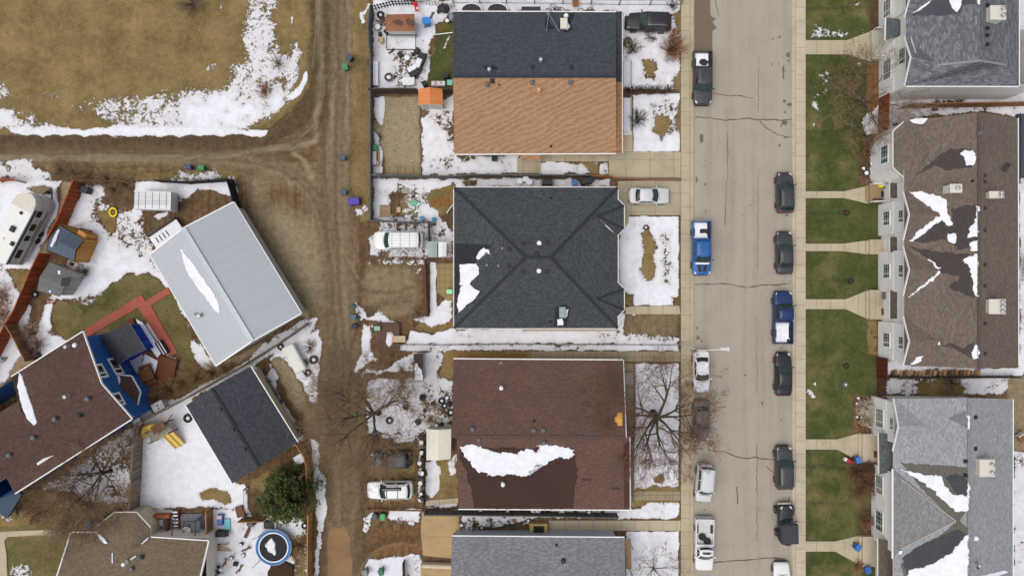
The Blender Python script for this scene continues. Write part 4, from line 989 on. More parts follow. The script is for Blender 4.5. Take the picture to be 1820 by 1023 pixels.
# verandah posts and rail on the street side
mb = MB()
for y in np.arange(646, 760, 6): p = W(1125.5, y); mb.box((p.x,p.y,.55), (.06,.06,1.0))
a = W(1125.5,645); b = W(1125.5,762); mb.box((a.x,(a.y+b.y)/2,1.05), (.1,abs(a.y-b.y),.07)); mb.build('porch_rail', plain('rail_brown', hexlin(110,76,62), .7), h)
mb = MB(); a = W(1122,764); b = W(1122,888)
for y in np.arange(766, 888, 7): p = W(1122.5, y); mb.box((p.x,p.y,.5), (.06,.06,.9))
mb.box((W(1122.5,0).x,(a.y+b.y)/2,1.0), (.1,abs(a.y-b.y),.07)); mb.build('porch_rail', plain('rail_grey', hexlin(96,94,96), .7), h)
mb = MB(); p = W(1117,672); mb.box((p.x,p.y,.4), (.9,1.4,.06)); mb.box((p.x-.5,p.y,.7), (.08,1.4,.6)); mb.build('porch_bench', plain('bench_grey', hexlin(150,150,152), .6), h)

# ------------------------------------------------------------------ grey bungalow on the south edge
c = W(955, 1040)
h = thing('bungalow', 'mid grey shingled bungalow at the bottom edge beside the street', 'house', (c.x, c.y, 0))
rf = Roof('roof', [(803,952.5,2.9),(1110,955,2.9),(1112,1060,4.6),(801,1060,4.6),(1114,1165,2.9),(800,1165,2.9)], [(0,1,2,3),(3,2,4,5)], M_SH_GREY, h)
rf.gutter([(0,1)]); a = W(806,952.5,2.9); b = W(1097,1165,2.9)
walls('wall', [(a.x,b.y,2.75),(b.x,b.y,2.75),(b.x,a.y-.0+.28,2.75),(a.x,a.y+.28,2.75)][0:2]+[(b.x,a.y-.42,2.75),(a.x,a.y-.42,2.75)], M_SID_PALE, h)
mbx = W(990,945); bx = MB(); bx.box((mbx.x-1.2, a.y-.2, 1.4),(2.0,.5,2.2)); 
rf.vent('pipe', 989,968,0,M_VENTD); rf.vent('turtle', 1001,996,0,M_VENTD)
walls_o = MB(); p0 = W(1110,956,2.8); 
po = Roof('porch_roof', [(1109,957,2.85),(1121,957,2.85),(1123,1010,2.85),(1111,1010,2.85)], [(0,1,2,3)], plain('porch_board', hexlin(120,100,78), .8), h, .12)
for y in (960, 1008):
    p = W(1118, y); mb = MB(); mb.box((p.x,p.y,1.35),(.12,.12,2.7)); mb.build('porch_post', M_FASCIA, h)
mb = MB(); p = W(957,936); mb.box((p.x,p.y,.35),(2.0,1.2,.7)); mb.box((p.x,p.y-.02,.72),(1.15,.8,.04),0,1); mb.build('side_step', [plain('step_tan', hexlin(178,156,104), .8), M_DARK], h)
mb = MB(); p = W(960,948); mb.box((p.x,p.y,1.2),(1.3,.12,1.5)); mb.box((p.x,p.y+.07,1.2),(1.0,.04,1.2),0,1); mb.build('side_door', [M_WHITE, M_SID_PALE], h)

# ------------------------------------------------------------------ steel roofed workshop (west)
c = W(400, 505)
h = thing('workshop', 'large workshop with a pale ribbed steel roof beside the dirt lane', 'garage', (c.x, c.y, 0))
rf = Roof('roof', [(267,451.5,3.0),(326,405,4.8),(448,606,4.8),(384,649.5,3.0),(415,359,3.0),(535.5,557,3.0)], [(0,1,2,3),(1,4,5,2)], M_METAL, h)
rf.gutter([(0,3),(4,5)], M_GALV, .1)
mb = MB(); p, q = rf.P[1], rf.P[2]; mb.bar(p+Vector((0,0,.03)), q+Vector((0,0,.03)), .5, .05); rf.adopt(mb.build('ridge_cap', plain('steel_cap', hexlin(158,166,175), .45, .04, 3, .4, .3), h))
for (i, j) in ((0,1),(1,4),(3,2),(2,5)):
    mb = MB(); mb.bar(rf.P[i]+Vector((0,0,.02)), rf.P[j]+Vector((0,0,.02)), .16, .06); rf.adopt(mb.build('verge_trim', M_WHITE, h))
def gable_walls(rf, q, mat, ins=0.3, drop=0.13, name='wall', zc=None):
    """walls below a simple gable roof: q = indices of eave a, ridge a, eave b (end 1), eave b, ridge b, eave a (end 2)"""
    P = [rf.P[i] for i in q]; cen = sum(P, Vector())/len(P)
    e1, r1, f1, f2, r2, e2 = P
    ax = (r2-r1).normalized(); axn = Vector((ax.x, ax.y, 0)).normalized()
    out = []
    for p, along in ((e1,1),(r1,1),(f1,1),(f2,-1),(r2,-1),(e2,-1)):
        w_ = p + axn*ins*along
        across = (cen - p); across = across - axn*across.dot(axn); across.z = 0
        if p not in (r1, r2) and across.length > 0: w_ = w_ + across.normalized()*ins
        slope_drop = drop
        out.append((w_.x, w_.y, p.z - slope_drop + (0 if p in (r1, r2) else ins*abs(r1.z-e1.z)/max(.1, (Vector((r1.x,r1.y,0))-Vector((e1.x,e1.y,0))).length))))
    return walls(name, out, mat, rf.root)
gable_walls(rf, (0,1,4,5,2,3), lined('steel_cladding', hexlin(188,188,178), .25, 'u', .2, .6, None, .3, 0, .04))
rf.patch('roof_snow', [(321,441),(325,443),(330,454),(338,460),(348,474),(360,492),(372,510),(382,522),(388,536),(391,551),(389,558),(380,548),(368,532),(354,514),(340,494),(330,478),(326,462)], 0, SNOW, .07, .4, 3)
p = rf.hit(357,560,0); mb = MB(); mb.lathe([(.2,0),(.14,.1),(.14,.45),(.24,.47),(.2,.6),(.03,.64)], p, 12); mb.lathe([(.15,0),(.1,.08),(.1,.3),(.02,.34)], p+Vector((-.55,.1,0)), 10); rf.adopt(mb.build('roof_vent', M_GALV, h))
for z, (a_, b_) in ((0,((430,380),(536,553))),):
    pass

# ------------------------------------------------------------------ black shingled garage
c = W(430, 755)
h = thing('double_garage', 'garage with black shingles and three small roof vents along its ridge', 'garage', (c.x, c.y, 0))
rf = Roof('roof', [(330.5,720,2.8),(376,689,4.3),(461,829,4.3),(413,858.5,2.8),(445,651,2.8),(529,786,2.8)], [(0,1,2,3),(1,4,5,2)], M_SH_BLK, h)
rf.gutter([(0,3),(4,5)], M_WHITE, .1); rf.ridge([(1,2)], plain('ridge_black', hexlin(44,45,50), .9, .2))
gable_walls(rf, (0,1,4,5,2,3), M_SID_BEIGE)
for x, y in ((392,727),(414,763),(435,798)): rf.vent('box', x, y, 0)

# ------------------------------------------------------------------ blue two-storey house
c = W(110, 735)
h = thing('two_storey_house', 'blue sided two storey house with a red brown roof and a wedge of snow', 'house', (c.x, c.y, 0))
class _P: pass
e1 = W(147,589.5,5.4); r1 = W(180,682,7.4); e2 = W(20,669.5,5.4)
nrm = (r1-e1).cross(e2-e1).normalized()
def onp(px, py, p0, n):
    c_ = Vector((0,0,CAM_H)); d = W(px,py,0)-c_; return c_ + d*((p0-c_).dot(n)/d.dot(n))
v3 = onp(33,712,e1,nrm); v4 = onp(-60,768,e1,nrm); r2 = r1 + (e2-e1)*2.0
def back(p): k = (CAM_H-p.z)/(CAM_H*PPM); return (910+p.x/k, 511.5-p.y/k, p.z)
f1 = W(234,743.5,5.4); f2 = f1 + (e2-e1)*1.62; f3 = W(26,876,5.4)
rf = Roof('roof', [(147,589.5,5.4),(20,669.5,5.4),back(v3),back(v4),back(r2),(180,682,7.4),(234,743.5,5.4),(26,876,5.4),(11,848,5.9),(-80,905,5.9)], [(0,1,2,3,4,5),(5,4,9,8,7,6)], M_SH_BROWND, h)
rf.gutter([(0,1),(6,7)]); mb = MB()
for (i, j) in ((0,5),(5,6)): mb.bar(rf.P[i]+Vector((0.05,0.05,-.06)), rf.P[j]+Vector((.05,.05,-.06)), .1, .22)
rf.adopt(mb.build('verge_board', M_WHITE, h))
wl = (f1-e1); wl.z = 0; ax = Vector((e2.x-e1.x, e2.y-e1.y, 0)).normalized(); cr = Vector((wl.x, wl.y, 0)).normalized()
A = e1 + ax*.35 + cr*.35; B = f1 + ax*.35 - cr*.35; Rm = r1 + ax*.35; nn_ = Vector((-(B-A).y, (B-A).x, 0)).normalized(); Rm = Rm + nn_*(A-Rm).dot(nn_)
A2 = A + ax*16; B2 = B + ax*16; R2_ = Rm + ax*16
walls('wall', [(A.x,A.y,5.5),(A2.x,A2.y,5.5),(R2_.x,R2_.y,7.2),(B2.x,B2.y,5.5),(B.x,B.y,5.5),(Rm.x,Rm.y,7.24)], M_SID_BLUE, h)
rf.patch('roof_snow', [(34,661),(40,668),(52,704),(64,740),(66,752),(60,756),(48,742),(38,715),(32,688)], 0, SNOW, .1, .3, 4)
mb = MB(); ps = [rf.hit(20.5,671,0), rf.hit(33,664,0), rf.hit(36,712,0), rf.hit(33.5,712,0)]
rf.patch('damp_or_shade_patch', [(21,671),(33,664),(33,690),(40,718),(58,752),(36,730),(33,712),(26,690)], 0, wet_or_shade_of('shaded_redbrown', hexlin(58,42,40)), .004, .2)  # shade of the cross gable's other slope, painted dark on this one
for x, y, k in ((123,615,'flue'),(144,602,'pipe'),(122,703,'flue'),(156,708,'turtle'),(98,744,'turtle'),(141,738,'box'),(60,777,'turtle'),(17,808,'turtle')): rf.vent(k, x, y, 0 if (x,y) in ((123,615),(144,602),(122,703),) else 1, M_GALV if k == 'flue' else None)
rf.vent('turtle', 134,613,0, M_WHITE)
# windows in the blue gable wall, upper and lower rows
gdir = (B-A); gdir.z = 0; GL = gdir.length; gdir.normalize(); gout = nn_ if nn_.dot(ax) < 0 else -nn_
def gp(u): return (A + gdir*u)[:2]

for u0, u1, z0, z1 in ((GL*.34,GL*.34+1.6,4.7,6.2),(GL*.70,GL*.70+1.5,4.5,5.9),(GL*.30,GL*.30+2.0,2.0,3.5)):
    wall_window(h, gp(u0), gp(u1), z0, z1, gout, (None, M_DARK), 1, 1, fw=.22)
# roofed bay against the gable wall
bp = [W(208,668,2.9),W(233,668,2.9),W(248,694,2.9),W(242,723,2.9),W(226,716,2.9)]
br = Roof('bay_roof', [(206,666,3.3),(233,668.5,2.7),(248.5,696,2.7),(242,724,2.7),(216,690,3.9),(222,712,3.6)], [(0,1,4),(1,2,4),(2,3,5,4)], M_SH_BROWND, h)
br.gutter([(0,1),(1,2),(2,3)], M_WHITE, .12)
walls('bay_wall', [(p.x, p.y, 2.65) for p in reversed([W(209,670,2.7),W(232,671,2.7),W(246,696,2.7),W(240,722,2.7),W(214,716,2.7)])], M_SID_BLUE, h)
br.patch('roof_snow', [(206,668),(212,668),(214,676),(212,684),(208,680)], 0, SNOW, .06, .2, 3)
mb = MB(); c0 = W(12,848,3); mb.box((c0.x-2,c0.y-1.6,2.5),(6,3,.3),R(-32)); mb.build('garage_roof', plain('dark_blue_membrane', hexlin(62,78,96), .8), h)

# ------------------------------------------------------------------ driftwood roofed bungalow, bottom left
c = W(240, 1000)
h = thing('bungalow', 'greyish brown shingled bungalow with a six sided bay near the lower left corner', 'house', (c.x, c.y, 0))
rf = Roof('roof', [(126.5,946,2.9),(172,946,2.9),(266,954.5,2.9),(370,961,2.9),(346,1062,4.9),(92,1055,4.9),(340,1165,2.9),(92,1165,2.9)], [(0,1,2,3,4,5),(5,4,6,7)], M_SH_DRIFT, h)
rf.gutter([(0,1),(2,3)]); mb = MB(); mb.bar(rf.P[3]+Vector((.06,0,-.1)), rf.P[4]+Vector((.06,0,-.1)), .14, .26); mb.bar(rf.P[0]+Vector((-.06,0,-.1)), rf.P[5]+Vector((-.06,0,-.1)), .14, .26); rf.adopt(mb.build('verge_board', M_WHITE, h))
bay = Roof('bay_roof', [(172,946,2.95),(171.5,935,2.9),(203,910.5,2.9),(242,910,2.9),(267,937,2.9),(267,955,2.95),(233,975,4.05),(215,973,4.05)], [(0,1,2,7),(2,3,6,7),(3,4,5,6)], M_SH_DRIFT, h)
bay.gutter([(1,2),(2,3),(3,4)], M_FASCIA, .08)
walls('bay_wall', [(p.x, p.y, 2.75) for p in reversed([W(176,938,2.9),W(205,915,2.9),W(240,914,2.9),W(262,938,2.9),W(262,960,2.9),W(176,960,2.9)])], M_SID_BEIGE, h)
a = W(131,950,2.9); b = W(366,1165,2.9); walls('wall', [(a.x,b.y,2.8),(b.x,b.y,2.8),(b.x,a.y-.4,2.8),(a.x,a.y-.2,2.8)], lined('cream_siding', hexlin(222,212,200), .16, 'v', .12, .65, None, .3, 0, .03), h)
bay.patch('roof_snow', [(171,945),(176,946),(185,955),(192,965),(186,965),(178,957)], 0, SNOW, .07, .2, 3); bay.patch('roof_snow', [(266,953),(258,958),(250,966),(254,966),(264,957)], 2, SNOW, .07, .2, 3)
rf.patch('roof_snow', [(198.5,982),(201,981),(201.5,1000),(199,1000)], 0, SNOW, .05, .15, 3)
rf.vent('flue', 225,998,0,M_WHITE); rf.vent('box', 252,989,0); rf.vent('turtle', 235,1010,0)
mb = MB(); mb.bar(rf.hit(233,993,0)+Vector((0,0,.1)), rf.hit(243,986,0)+Vector((0,0,.1)), .12, .12); rf.adopt(mb.build('roof_bracket', M_GALV, h))
mb = MB(); p = W(142,935); mb.box((p.x,p.y,2.5),(1.7,.9,.15)); mb.build('entry_roof', M_SH_DRIFT, h)

# ------------------------------------------------------------------ town house rows (east)
def town_wall(h, xw, y0, y1, ztop, mat=M_SID_WHITE, apex=None, depth=6.0, name='front_wall', band=2.75):
    """west facing wall at ground px xw, from py y0 to y1 (ground px), with optional gable apex height"""
    a = W(xw, y0); b = W(xw, y1); pts = [(a.x, a.y, ztop), ]
    if apex: pts.append((a.x, (a.y+b.y)/2, apex))
    pts += [(b.x, b.y, ztop), (b.x+depth, b.y, ztop), (a.x+depth, a.y, ztop)]
    o = walls(name, pts, mat, h)
    m = MB(); m.box((a.x-.012, (a.y+b.y)/2, band), (.05, abs(a.y-b.y)+.05, .16))
    m.build('belt_trim', M_WHITE, h)
    return a.x
def wwin(h, xw, y0, y1, z0, z1, ny=3, nx=2, gl=None):
    a = W(xw, y0); b = W(xw, y1); wall_window(h, (a.x, a.y), (b.x, b.y), z0, z1, (-1, 0), (None, gl), nx, ny)
M_G2 = glassy('window_glass_dark', hexlin(62,84,84)); M_G3 = glassy('window_glass_grey', hexlin(128,136,134))

c = W(1680, 425)
h = thing('town_house_row', 'long taupe roofed row of white town houses with three west gables', 'town house', (c.x, c.y, 0))
RZ = 8.4
pts = [(1613,320,5.6),(1743,199.5,RZ),(1740,655,RZ),(1608,648,5.6),(1606,216,5.6),(1809,210,5.6),(1810,650,5.6),(1588,233,4.9),(1588,296,4.9)]
rf = Roof('roof', [(1607,216,5.6),(1740,199.5,RZ),(1740,655,RZ),(1607,648,5.6),(1809,210,5.6),(1810,650,5.6)], [(0,1,2,3),(1,4,5,2)], M_SH_TAUPE, h)
rf.gutter([(4,5)]); rf.ridge([(1,2)], plain('ridge_taupe', hexlin(88,77,70), .9, .2))
X0 = 1561
# hip over the northern bay
hb = Roof('bay_roof', [(1607,217,5.62),(1588,233,5.05),(1588,297,5.05),(1613,320.5,5.62),(1650,268,7.0)], [(0,1,4),(1,2,4),(2,3,4)], M_SH_TAUPE, h); hb.gutter([(0,1),(1,2),(2,3)], M_FASCIA, .1)
xa = W(1546, 250).x
P4 = [W(1562,236),W(1546,254),W(1546,316),W(1552,328),W(1562,333)]
walls('bay_wall', [(W(1562,236).x+3, W(1562,236).y, 5.0)] + [(p.x, p.y, 5.0) for p in P4] + [(W(1562,333).x+3, W(1562,333).y, 5.0)], M_SID_WHITE, h)
a = W(1546,268); b = W(1546,300); wall_window(h, (a.x,a.y), (b.x,b.y), 2.1, 3.6, (-1,0), (None, M_G2), 2, 3)
a = W(1551,326.5); b = W(1560,332); wall_window(h, (a.x,a.y), (b.x,b.y), 1.4, 2.8, (-.5,-.86), (None, M_G3), 1, 3, rail=False)
m = MB(); 
# gables facing the street
for (ya, yb, ap, wy0, wy1) in ((340.5, 427, (1672,382.5), 364, 419), (438, 525, (1672,481), 448, 518), (562, 648, (1669,604.5), 571, 634)):
    ym = (ya+yb)/2
    g = Roof('gable_roof', [(1606.5,ya,5.55),(1617.5,ym-(3 if ym < 500 else -1),6.75),(1606.5,yb,5.55),(ap[0],ap[1],6.95)], [(0,3,1),(1,3,2)], M_SH_TAUPE, h, .16)
    m = MB()
    for i, j in ((0,1),(1,2)): m.bar(g.P[i]+Vector((-.05,0,-.08)), g.P[j]+Vector((-.05,0,-.08)), .08, .2)
    g.adopt(m.build('verge_board', M_WHITE, h))
    x_ = town_wall(h, X0, wy0, wy1, 5.5, apex=6.55)
    mid = (wy0+wy1)/2
    wwin(h, X0, mid-14, mid+12, .9, 2.3, 3, 2, M_G2); wwin(h, X0, mid-11, mid+11, 3.7, 4.9, 3, 2, M_G2)
town_wall(h, 1566, 322, 640, 5.45, name='recessed_wall')
# porch roofs, posts and decks of the units
for (y0, y1, px0, px1) in ((319,352,1582,1602), (421,448,1582,1603), (516,566,1582,1602)):
    po = Roof('porch_roof', [(px0,y0,2.75),(px1,y0,3.15),(px1,y1,3.15),(px0,y1,2.75)], [(0,1,2,3)], shingle('shingle_porch', hexlin(88,78,71), .25, hexlin(108,97,89)), h, .14)
    po.gutter([(0,3)], M_FASCIA, .08)
for (y0, y1, mt) in ((328,361,plain('deck_boards', hexlin(150,128,98), .8)), (426,452,M_PATH), (515,567,M_PATH)):
    m = MB(); a = W(1542,y1); b = W(1575,y0)
    m.box(((a.x+b.x)/2,(a.y+b.y)/2,.25),(b.x-a.x,b.y-a.y,.5)); m.box((a.x-.15,(a.y+b.y)/2,.12),(.3,b.y-a.y-.3,.24)); m.build('porch_deck', mt, h)
m = MB()
for (x, y) in ((1542,329),(1575,329),(1542,360),(1575,360)): p = W(x,y); m.box((p.x,p.y,.95),(.09,.09,.95))
for y in (329,360): a = W(1542,y); b = W(1575,y); m.box(((a.x+b.x)/2,a.y,1.4),(b.x-a.x,.08,.07)); m.box(((a.x+b.x)/2,a.y,.7),(b.x-a.x,.05,.05))
m.build('porch_rail', M_WHITE, h)
# flue boxes, vents, snow and damp shingles
rf.fluebox(1676,331,1702,343,0, None, .8, 1, 'x'); rf.fluebox(1752,342,1768,354,1, None, .8, 2); rf.fluebox(1752,532,1770,556,1, None, .8, 3)
for y in (238,312,323,370,410,470,508,575,628): rf.vent('box', 1750 if y != 238 else 1741, y, 1, plain('vent_brown', hexlin(70,58,52), .8), .7)
rf.vent('pipe', 1727,322,0,M_VENTD); rf.vent('turtle', 1740,237,0)
wt = wet_or_shade_of('wet_taupe', hexlin(72,66,64))
rf.patch('damp_or_shade_patch', [(1650,292),(1672,274),(1690,264),(1728,265),(1734,290),(1728,298),(1680,302),(1662,294),(1640,306),(1620,318)], 0, wt, .004, .6)
for p in ([(1690,372),(1715,365),(1738,363),(1738,448),(1724,440),(1702,446),(1702,436),(1686,432),(1684,424),(1640,432),(1622,428),(1655,404),(1674,390),(1686,402),(1692,398)], [(1616,438),(1660,446),(1700,450),(1738,452),(1738,520),(1732,530),(1712,522),(1690,514),(1688,508),(1702,498),(1704,490),(1676,486),(1670,476),(1646,458)]): rf.patch('damp_or_shade_patch', p, 0, wt, .004, .8)
rf.patch('damp_or_shade_patch', [(1668,612),(1690,610),(1715,618),(1730,606),(1737,640),(1726,636),(1700,622)], 0, wt, .004, .8)
rf.patch('damp_or_shade_patch', [(1776,300),(1790,288),(1798,292),(1786,306)], 1, wt, .004, .5)
for p, f in (([(1708,271),(1716,267),(1730,268),(1735,280),(1734,291),(1728,295),(1717,293)],0),
             ([(1617,340),(1640,342),(1668,348),(1682,356),(1684,378),(1692,398),(1686,402),(1676,394),(1670,382),(1656,370),(1640,360)],0),
             ([(1672,384),(1664,386),(1645,400),(1622,420),(1615,428),(1620,430),(1645,412),(1662,398),(1676,390)],0),
             ([(1684,416),(1696,414),(1702,422),(1696,432),(1684,430)],0), ([(1736,366),(1741,365),(1738,390),(1738,420),(1720,422),(1722,405),(1734,395)],0),
             ([(1726,430),(1739,426),(1738,446),(1724,446)],0), ([(1710,462),(1724,454),(1738,450),(1740,470),(1738,500),(1737,530),(1730,520),(1728,495),(1724,475)],0),
             ([(1646,458),(1652,460),(1672,477),(1668,479)],0), ([(1672,482),(1668,482),(1645,502),(1620,523),(1616,527),(1626,522),(1650,503),(1664,494)],0),
             ([(1618,646),(1630,636),(1642,630),(1636,640),(1624,648)],0), ([(1728,622),(1734,612),(1740,615),(1740,636),(1730,638)],0), ([(1670,606),(1664,612),(1668,614)],0)):
    rf.patch('roof_snow', p, f, SNOW, .08, .7, 2.6)
hb.patch('roof_snow', [(1615,213),(1632,210),(1650,210),(1640,221),(1625,220)], 0, SNOW, .06, .3, 3)

c = W(1690, 80)
h = thing('town_house_row', 'dark slate roofed row of white town houses in the upper right corner', 'town house', (c.x, c.y, 0))
rf = Roof('roof', [(1610,-120,5.6),(1742,-120,RZ),(1742,108,RZ),(1610,152.5,5.6),(1811,-120,5.6),(1811,153,5.6),(1665,116,6.8),(1789,116,6.8)], [(0,1,2,6,3),(1,4,5,7,2),(2,7,5,3,6)], M_SH_DGREY, h)
rf.gutter([(3,5),(4,5)])
rf.ridge([(6,2),(2,7)], plain('ridge_slate', hexlin(134,136,142), .9, .2), .22)
for (ya, yb, ap, w0, w1) in ((66,152.5,(1665,112),88,177), (-50,31,(1668,-8),-10,52)):
    ym = (ya+yb)/2
    g = Roof('gable_roof', [(1608.5,ya,5.55),(1620,ym-8 if ym > 0 else ym,6.9),(1608.5,yb,5.55),(ap[0],ap[1],7.0)], [(0,3,1),(1,3,2)], M_SH_DGREY, h, .16)
    m = MB()
    for i, j in ((0,1),(1,2)): m.bar(g.P[i]+Vector((-.05,0,-.08)), g.P[j]+Vector((-.05,0,-.08)), .08, .2)
    g.adopt(m.build('verge_board', M_WHITE, h))
    town_wall(h, 1562, w0, w1, 5.5, apex=6.7, depth=14 if ya > 0 else 8)
    mid = (w0+w1)/2
    if ya > 0: wwin(h, 1562, mid-18, mid+18, .8, 2.4, 3, 2, M_G3); wwin(h, 1562, mid-22, mid+6, 3.7, 5.0, 3, 2, M_G2)
    else: wwin(h, 1562, 10, 42, .8, 2.4, 3, 2, M_G3); wwin(h, 1562, 4, 30, 3.7, 5.0, 3, 2, M_G2)
town_wall(h, 1568, -40, 176, 5.4, name='recessed_wall')
po = Roof('porch_roof', [(1575,31,2.75),(1609,36,3.6),(1609,62,3.6),(1574,72,2.75)], [(0,1,2,3)], shingle('shingle_porch_slate', hexlin(84,90,92), .3, hexlin(112,118,120)), h, .14); po.gutter([(0,3)], M_WHITE, .1)
m = MB(); a = W(1545,108); b = W(1572,57); m.box(((a.x+b.x)/2,(a.y+b.y)/2,.25),(b.x-a.x,b.y-a.y,.5)); m.build('porch_deck', plain('porch_grey', hexlin(176,174,160), .8), h)
m = MB()
for y in (58,107):
    a = W(1546,y); b = W(1572,y); m.box(((a.x+b.x)/2,a.y,1.4),(b.x-a.x,.08,.07))
    for k in range(5): m.box((a.x+(b.x-a.x)*k/4,a.y,.95),(.07,.07,.9))
m.build('porch_rail', M_WHITE, h)
rf.fluebox(1754,15,1771,43,1, None, .8, 2)
for y in (9,50,63,79): rf.vent('box', 1755, y, 1, M_VENTD, .7)
wt = wet_or_shade_of('wet_slate', hexlin(74,76,82))
rf.patch('damp_or_shade_patch', [(1620,24),(1660,0),(1684,-30),(1720,-30),(1738,6),(1712,10),(1706,24),(1680,28),(1622,28)], 0, wt, .004, .7)
rf.patch('roof_snow', [(1622,24),(1640,10),(1658,-4),(1652,6),(1636,18)], 0, SNOW, .07, .3, 3); rf.patch('roof_snow', [(1682,-20),(1712,-20),(1708,12),(1700,23),(1694,18),(1688,6)], 0, SNOW, .08, .4, 3); rf.patch('roof_snow', [(1737,-10),(1742,-10),(1742,8),(1738,8)], 0, SNOW, .06, .3, 3)

c = W(1680, 880)
h = thing('town_house_row', 'light grey roofed row of white town houses in the lower right corner', 'town house', (c.x, c.y, 0))
rf = Roof('roof', [(1589.5,708.5,5.0),(1723,707,7.6),(1723,1165,7.6),(1589,1165,5.0),(1800,709,5.6),(1800,1165,5.6)], [(0,1,2,3),(1,4,5,2)], M_SH_LGREY, h)
rf.gutter([(4,5)]); rf.ridge([(1,2)], plain('ridge_light_grey', hexlin(128,130,134), .9, .25), .4)
X0 = 1549
g = Roof('gable_roof', [(1589,708,5.02),(1598,757,6.15),(1588,801,5.02),(1660,756,6.2)], [(0,3,1),(1,3,2)], M_SH_LGREY, h, .16)
m = MB()
for i, j in ((0,1),(1,2)): m.bar(g.P[i]+Vector((-.05,0,-.08)), g.P[j]+Vector((-.05,0,-.08)), .08, .2)
g.adopt(m.build('verge_board', M_WHITE, h))
town_wall(h, X0, 703, 771, 4.95, apex=5.95, depth=10); wwin(h, X0, 720, 754, .8, 2.4, 3, 2, M_G3); wwin(h, X0, 728, 750, 3.4, 4.6, 2, 2, M_G3)
g = Roof('gable_roof', [(1588,833,5.02),(1588,992,5.02),(1612,830+80,5.9),(1699,925,7.2),(1600,850,5.4),(1600,975,5.4)], [(0,4,3),(4,5,3),(4,0,1,5)], shingle('shingle_gable_grey', hexlin(122,122,124), .35, hexlin(150,150,152)), h, .16)
g.gutter([(0,1)], M_WHITE, .14)
m = MB()
for i, j in ((4,3),(5,3)): m.bar(g.P[i]+Vector((0,0,.03)), g.P[j]+Vector((0,0,.03)), .1, .03)
g.adopt(m.build('hip_cap', plain('hip_pale', hexlin(170,160,150), .9), h))
town_wall(h, X0, 822, 955, 4.95, depth=10); wwin(h, X0, 836, 870, .8, 2.3, 3, 2, M_G3); wwin(h, X0, 898, 934, .8, 2.3, 3, 2, M_G2)
town_wall(h, 1556, 704, 1160, 4.9, name='recessed_wall')
po = Roof('porch_roof', [(1562,768,2.75),(1587,772,3.3),(1587,838,3.3),(1563,842,2.75)], [(0,1,2,3)], MATS['shingle_porch_slate'], h, .14); po.gutter([(0,3)], M_FASCIA, .1)
po2 = Roof('porch_roof', [(1561,956,2.75),(1586,962,3.3),(1586,1040,3.3),(1561,1040,2.75)], [(0,1,2,3)], shingle('shingle_porch_brown', hexlin(96,84,76), .3, hexlin(118,106,96)), h, .14); po2.gutter([(0,3)], M_FASCIA, .1)
for (y0, y1) in ((769,820),(950,1003)):
    m = MB(); a = W(1529,y1); b = W(1560,y0); m.box(((a.x+b.x)/2,(a.y+b.y)/2,.25),(b.x-a.x,b.y-a.y,.5)); m.box((a.x-.15,(a.y+b.y)/2,.12),(.3,b.y-a.y-.2,.24)); m.build('porch_deck', plain('porch_deck_tan', hexlin(184,172,150), .8), h)
rf.fluebox(1734,814,1753,840,1, None, .8, 2)
for x, y in ((1733,741),(1733,797),(1716,819),(1716,844)): rf.vent('box', x, y, 1 if x > 1723 else 0, M_VENTD, .8)
rf.vent('turtle', 1733,955,1,M_WHITE); rf.vent('flue', 1734,1000,1,M_GALV); rf.vent('box', 1738,1007,1,M_VENTD,.6)
wt = wet_or_shade_of('wet_grey', hexlin(98,93,88)); wt2 = wet_or_shade_of('wet_grey_dark', hexlin(70,70,73))
rf.patch('damp_or_shade_patch', [(1602,822),(1640,824),(1720,830),(1722,900),(1706,925),(1722,940),(1722,1040),(1610,1040),(1602,1000),(1699,928),(1640,870)], 0, wt, .004, .5)
rf.patch('damp_or_shade_patch', [(1700,840),(1716,850),(1722,880),(1705,882),(1692,866),(1680,848)], 0, wt2, .004, .6, lift=.004); rf.patch('damp_or_shade_patch', [(1604,990),(1640,965),(1700,940),(1718,948),(1700,975),(1680,990),(1650,1005),(1612,1020)], 0, wt2, .004, .6, lift=.004)
rf.patch('damp_or_shade_patch', [(1686,742),(1716,728),(1718,760),(1700,752)], 0, wet_or_shade_of('wet_lgrey', hexlin(112,116,118)), .004, .6)
for p in ([(1602,833),(1625,838),(1650,845),(1672,843),(1678,860),(1694,878),(1718,880),(1722,900),(1718,908),(1698,908),(1680,892),(1660,872),(1630,850)], [(1718,736),(1723,736),(1723,762),(1718,762)], [(1616,1012),(1650,1004),(1690,982),(1712,955),(1721,948),(1721,1040),(1600,1050)], [(1718,858),(1722,856),(1722,884),(1719,884)]):
    rf.patch('roof_snow', p, 0, SNOW, .1, .75, 2.6, lift=.01)
rf.patch('roof_snow', [(1736,1024),(1760,1018),(1786,1012),(1790,1016),(1770,1024),(1740,1032)], 1, SNOW, .08, .3, 3)
g.patch('roof_snow', [(1598,978),(1604,978),(1602,984),(1597,984)], 2, SNOW, .05, .2, 3)

for x, l in ((838, 'left'), (884, 'right')):
    p = W(x, 15.5, .6); t_ = thing('window_well', 'dark rounded window well cover against the dark slate roof, %s one' % l, 'window well', (p.x, p.y, 0), 'window wells'); q = MB(); q.prism([(p.x+1.1*math.cos(k*PI/8), p.y-.2+.75*math.sin(k*PI/8)) for k in range(9)], .02, .6); q.build('cover', plain('well_cover', hexlin(58,52,56), .6), t_, bevel=.08); q = MB(); q.tube([(p.x+1.12*math.cos(k*PI/8), p.y-.2+.78*math.sin(k*PI/8), .62) for k in range(9)], .07, 6); q.build('rim', SNOW, t_)
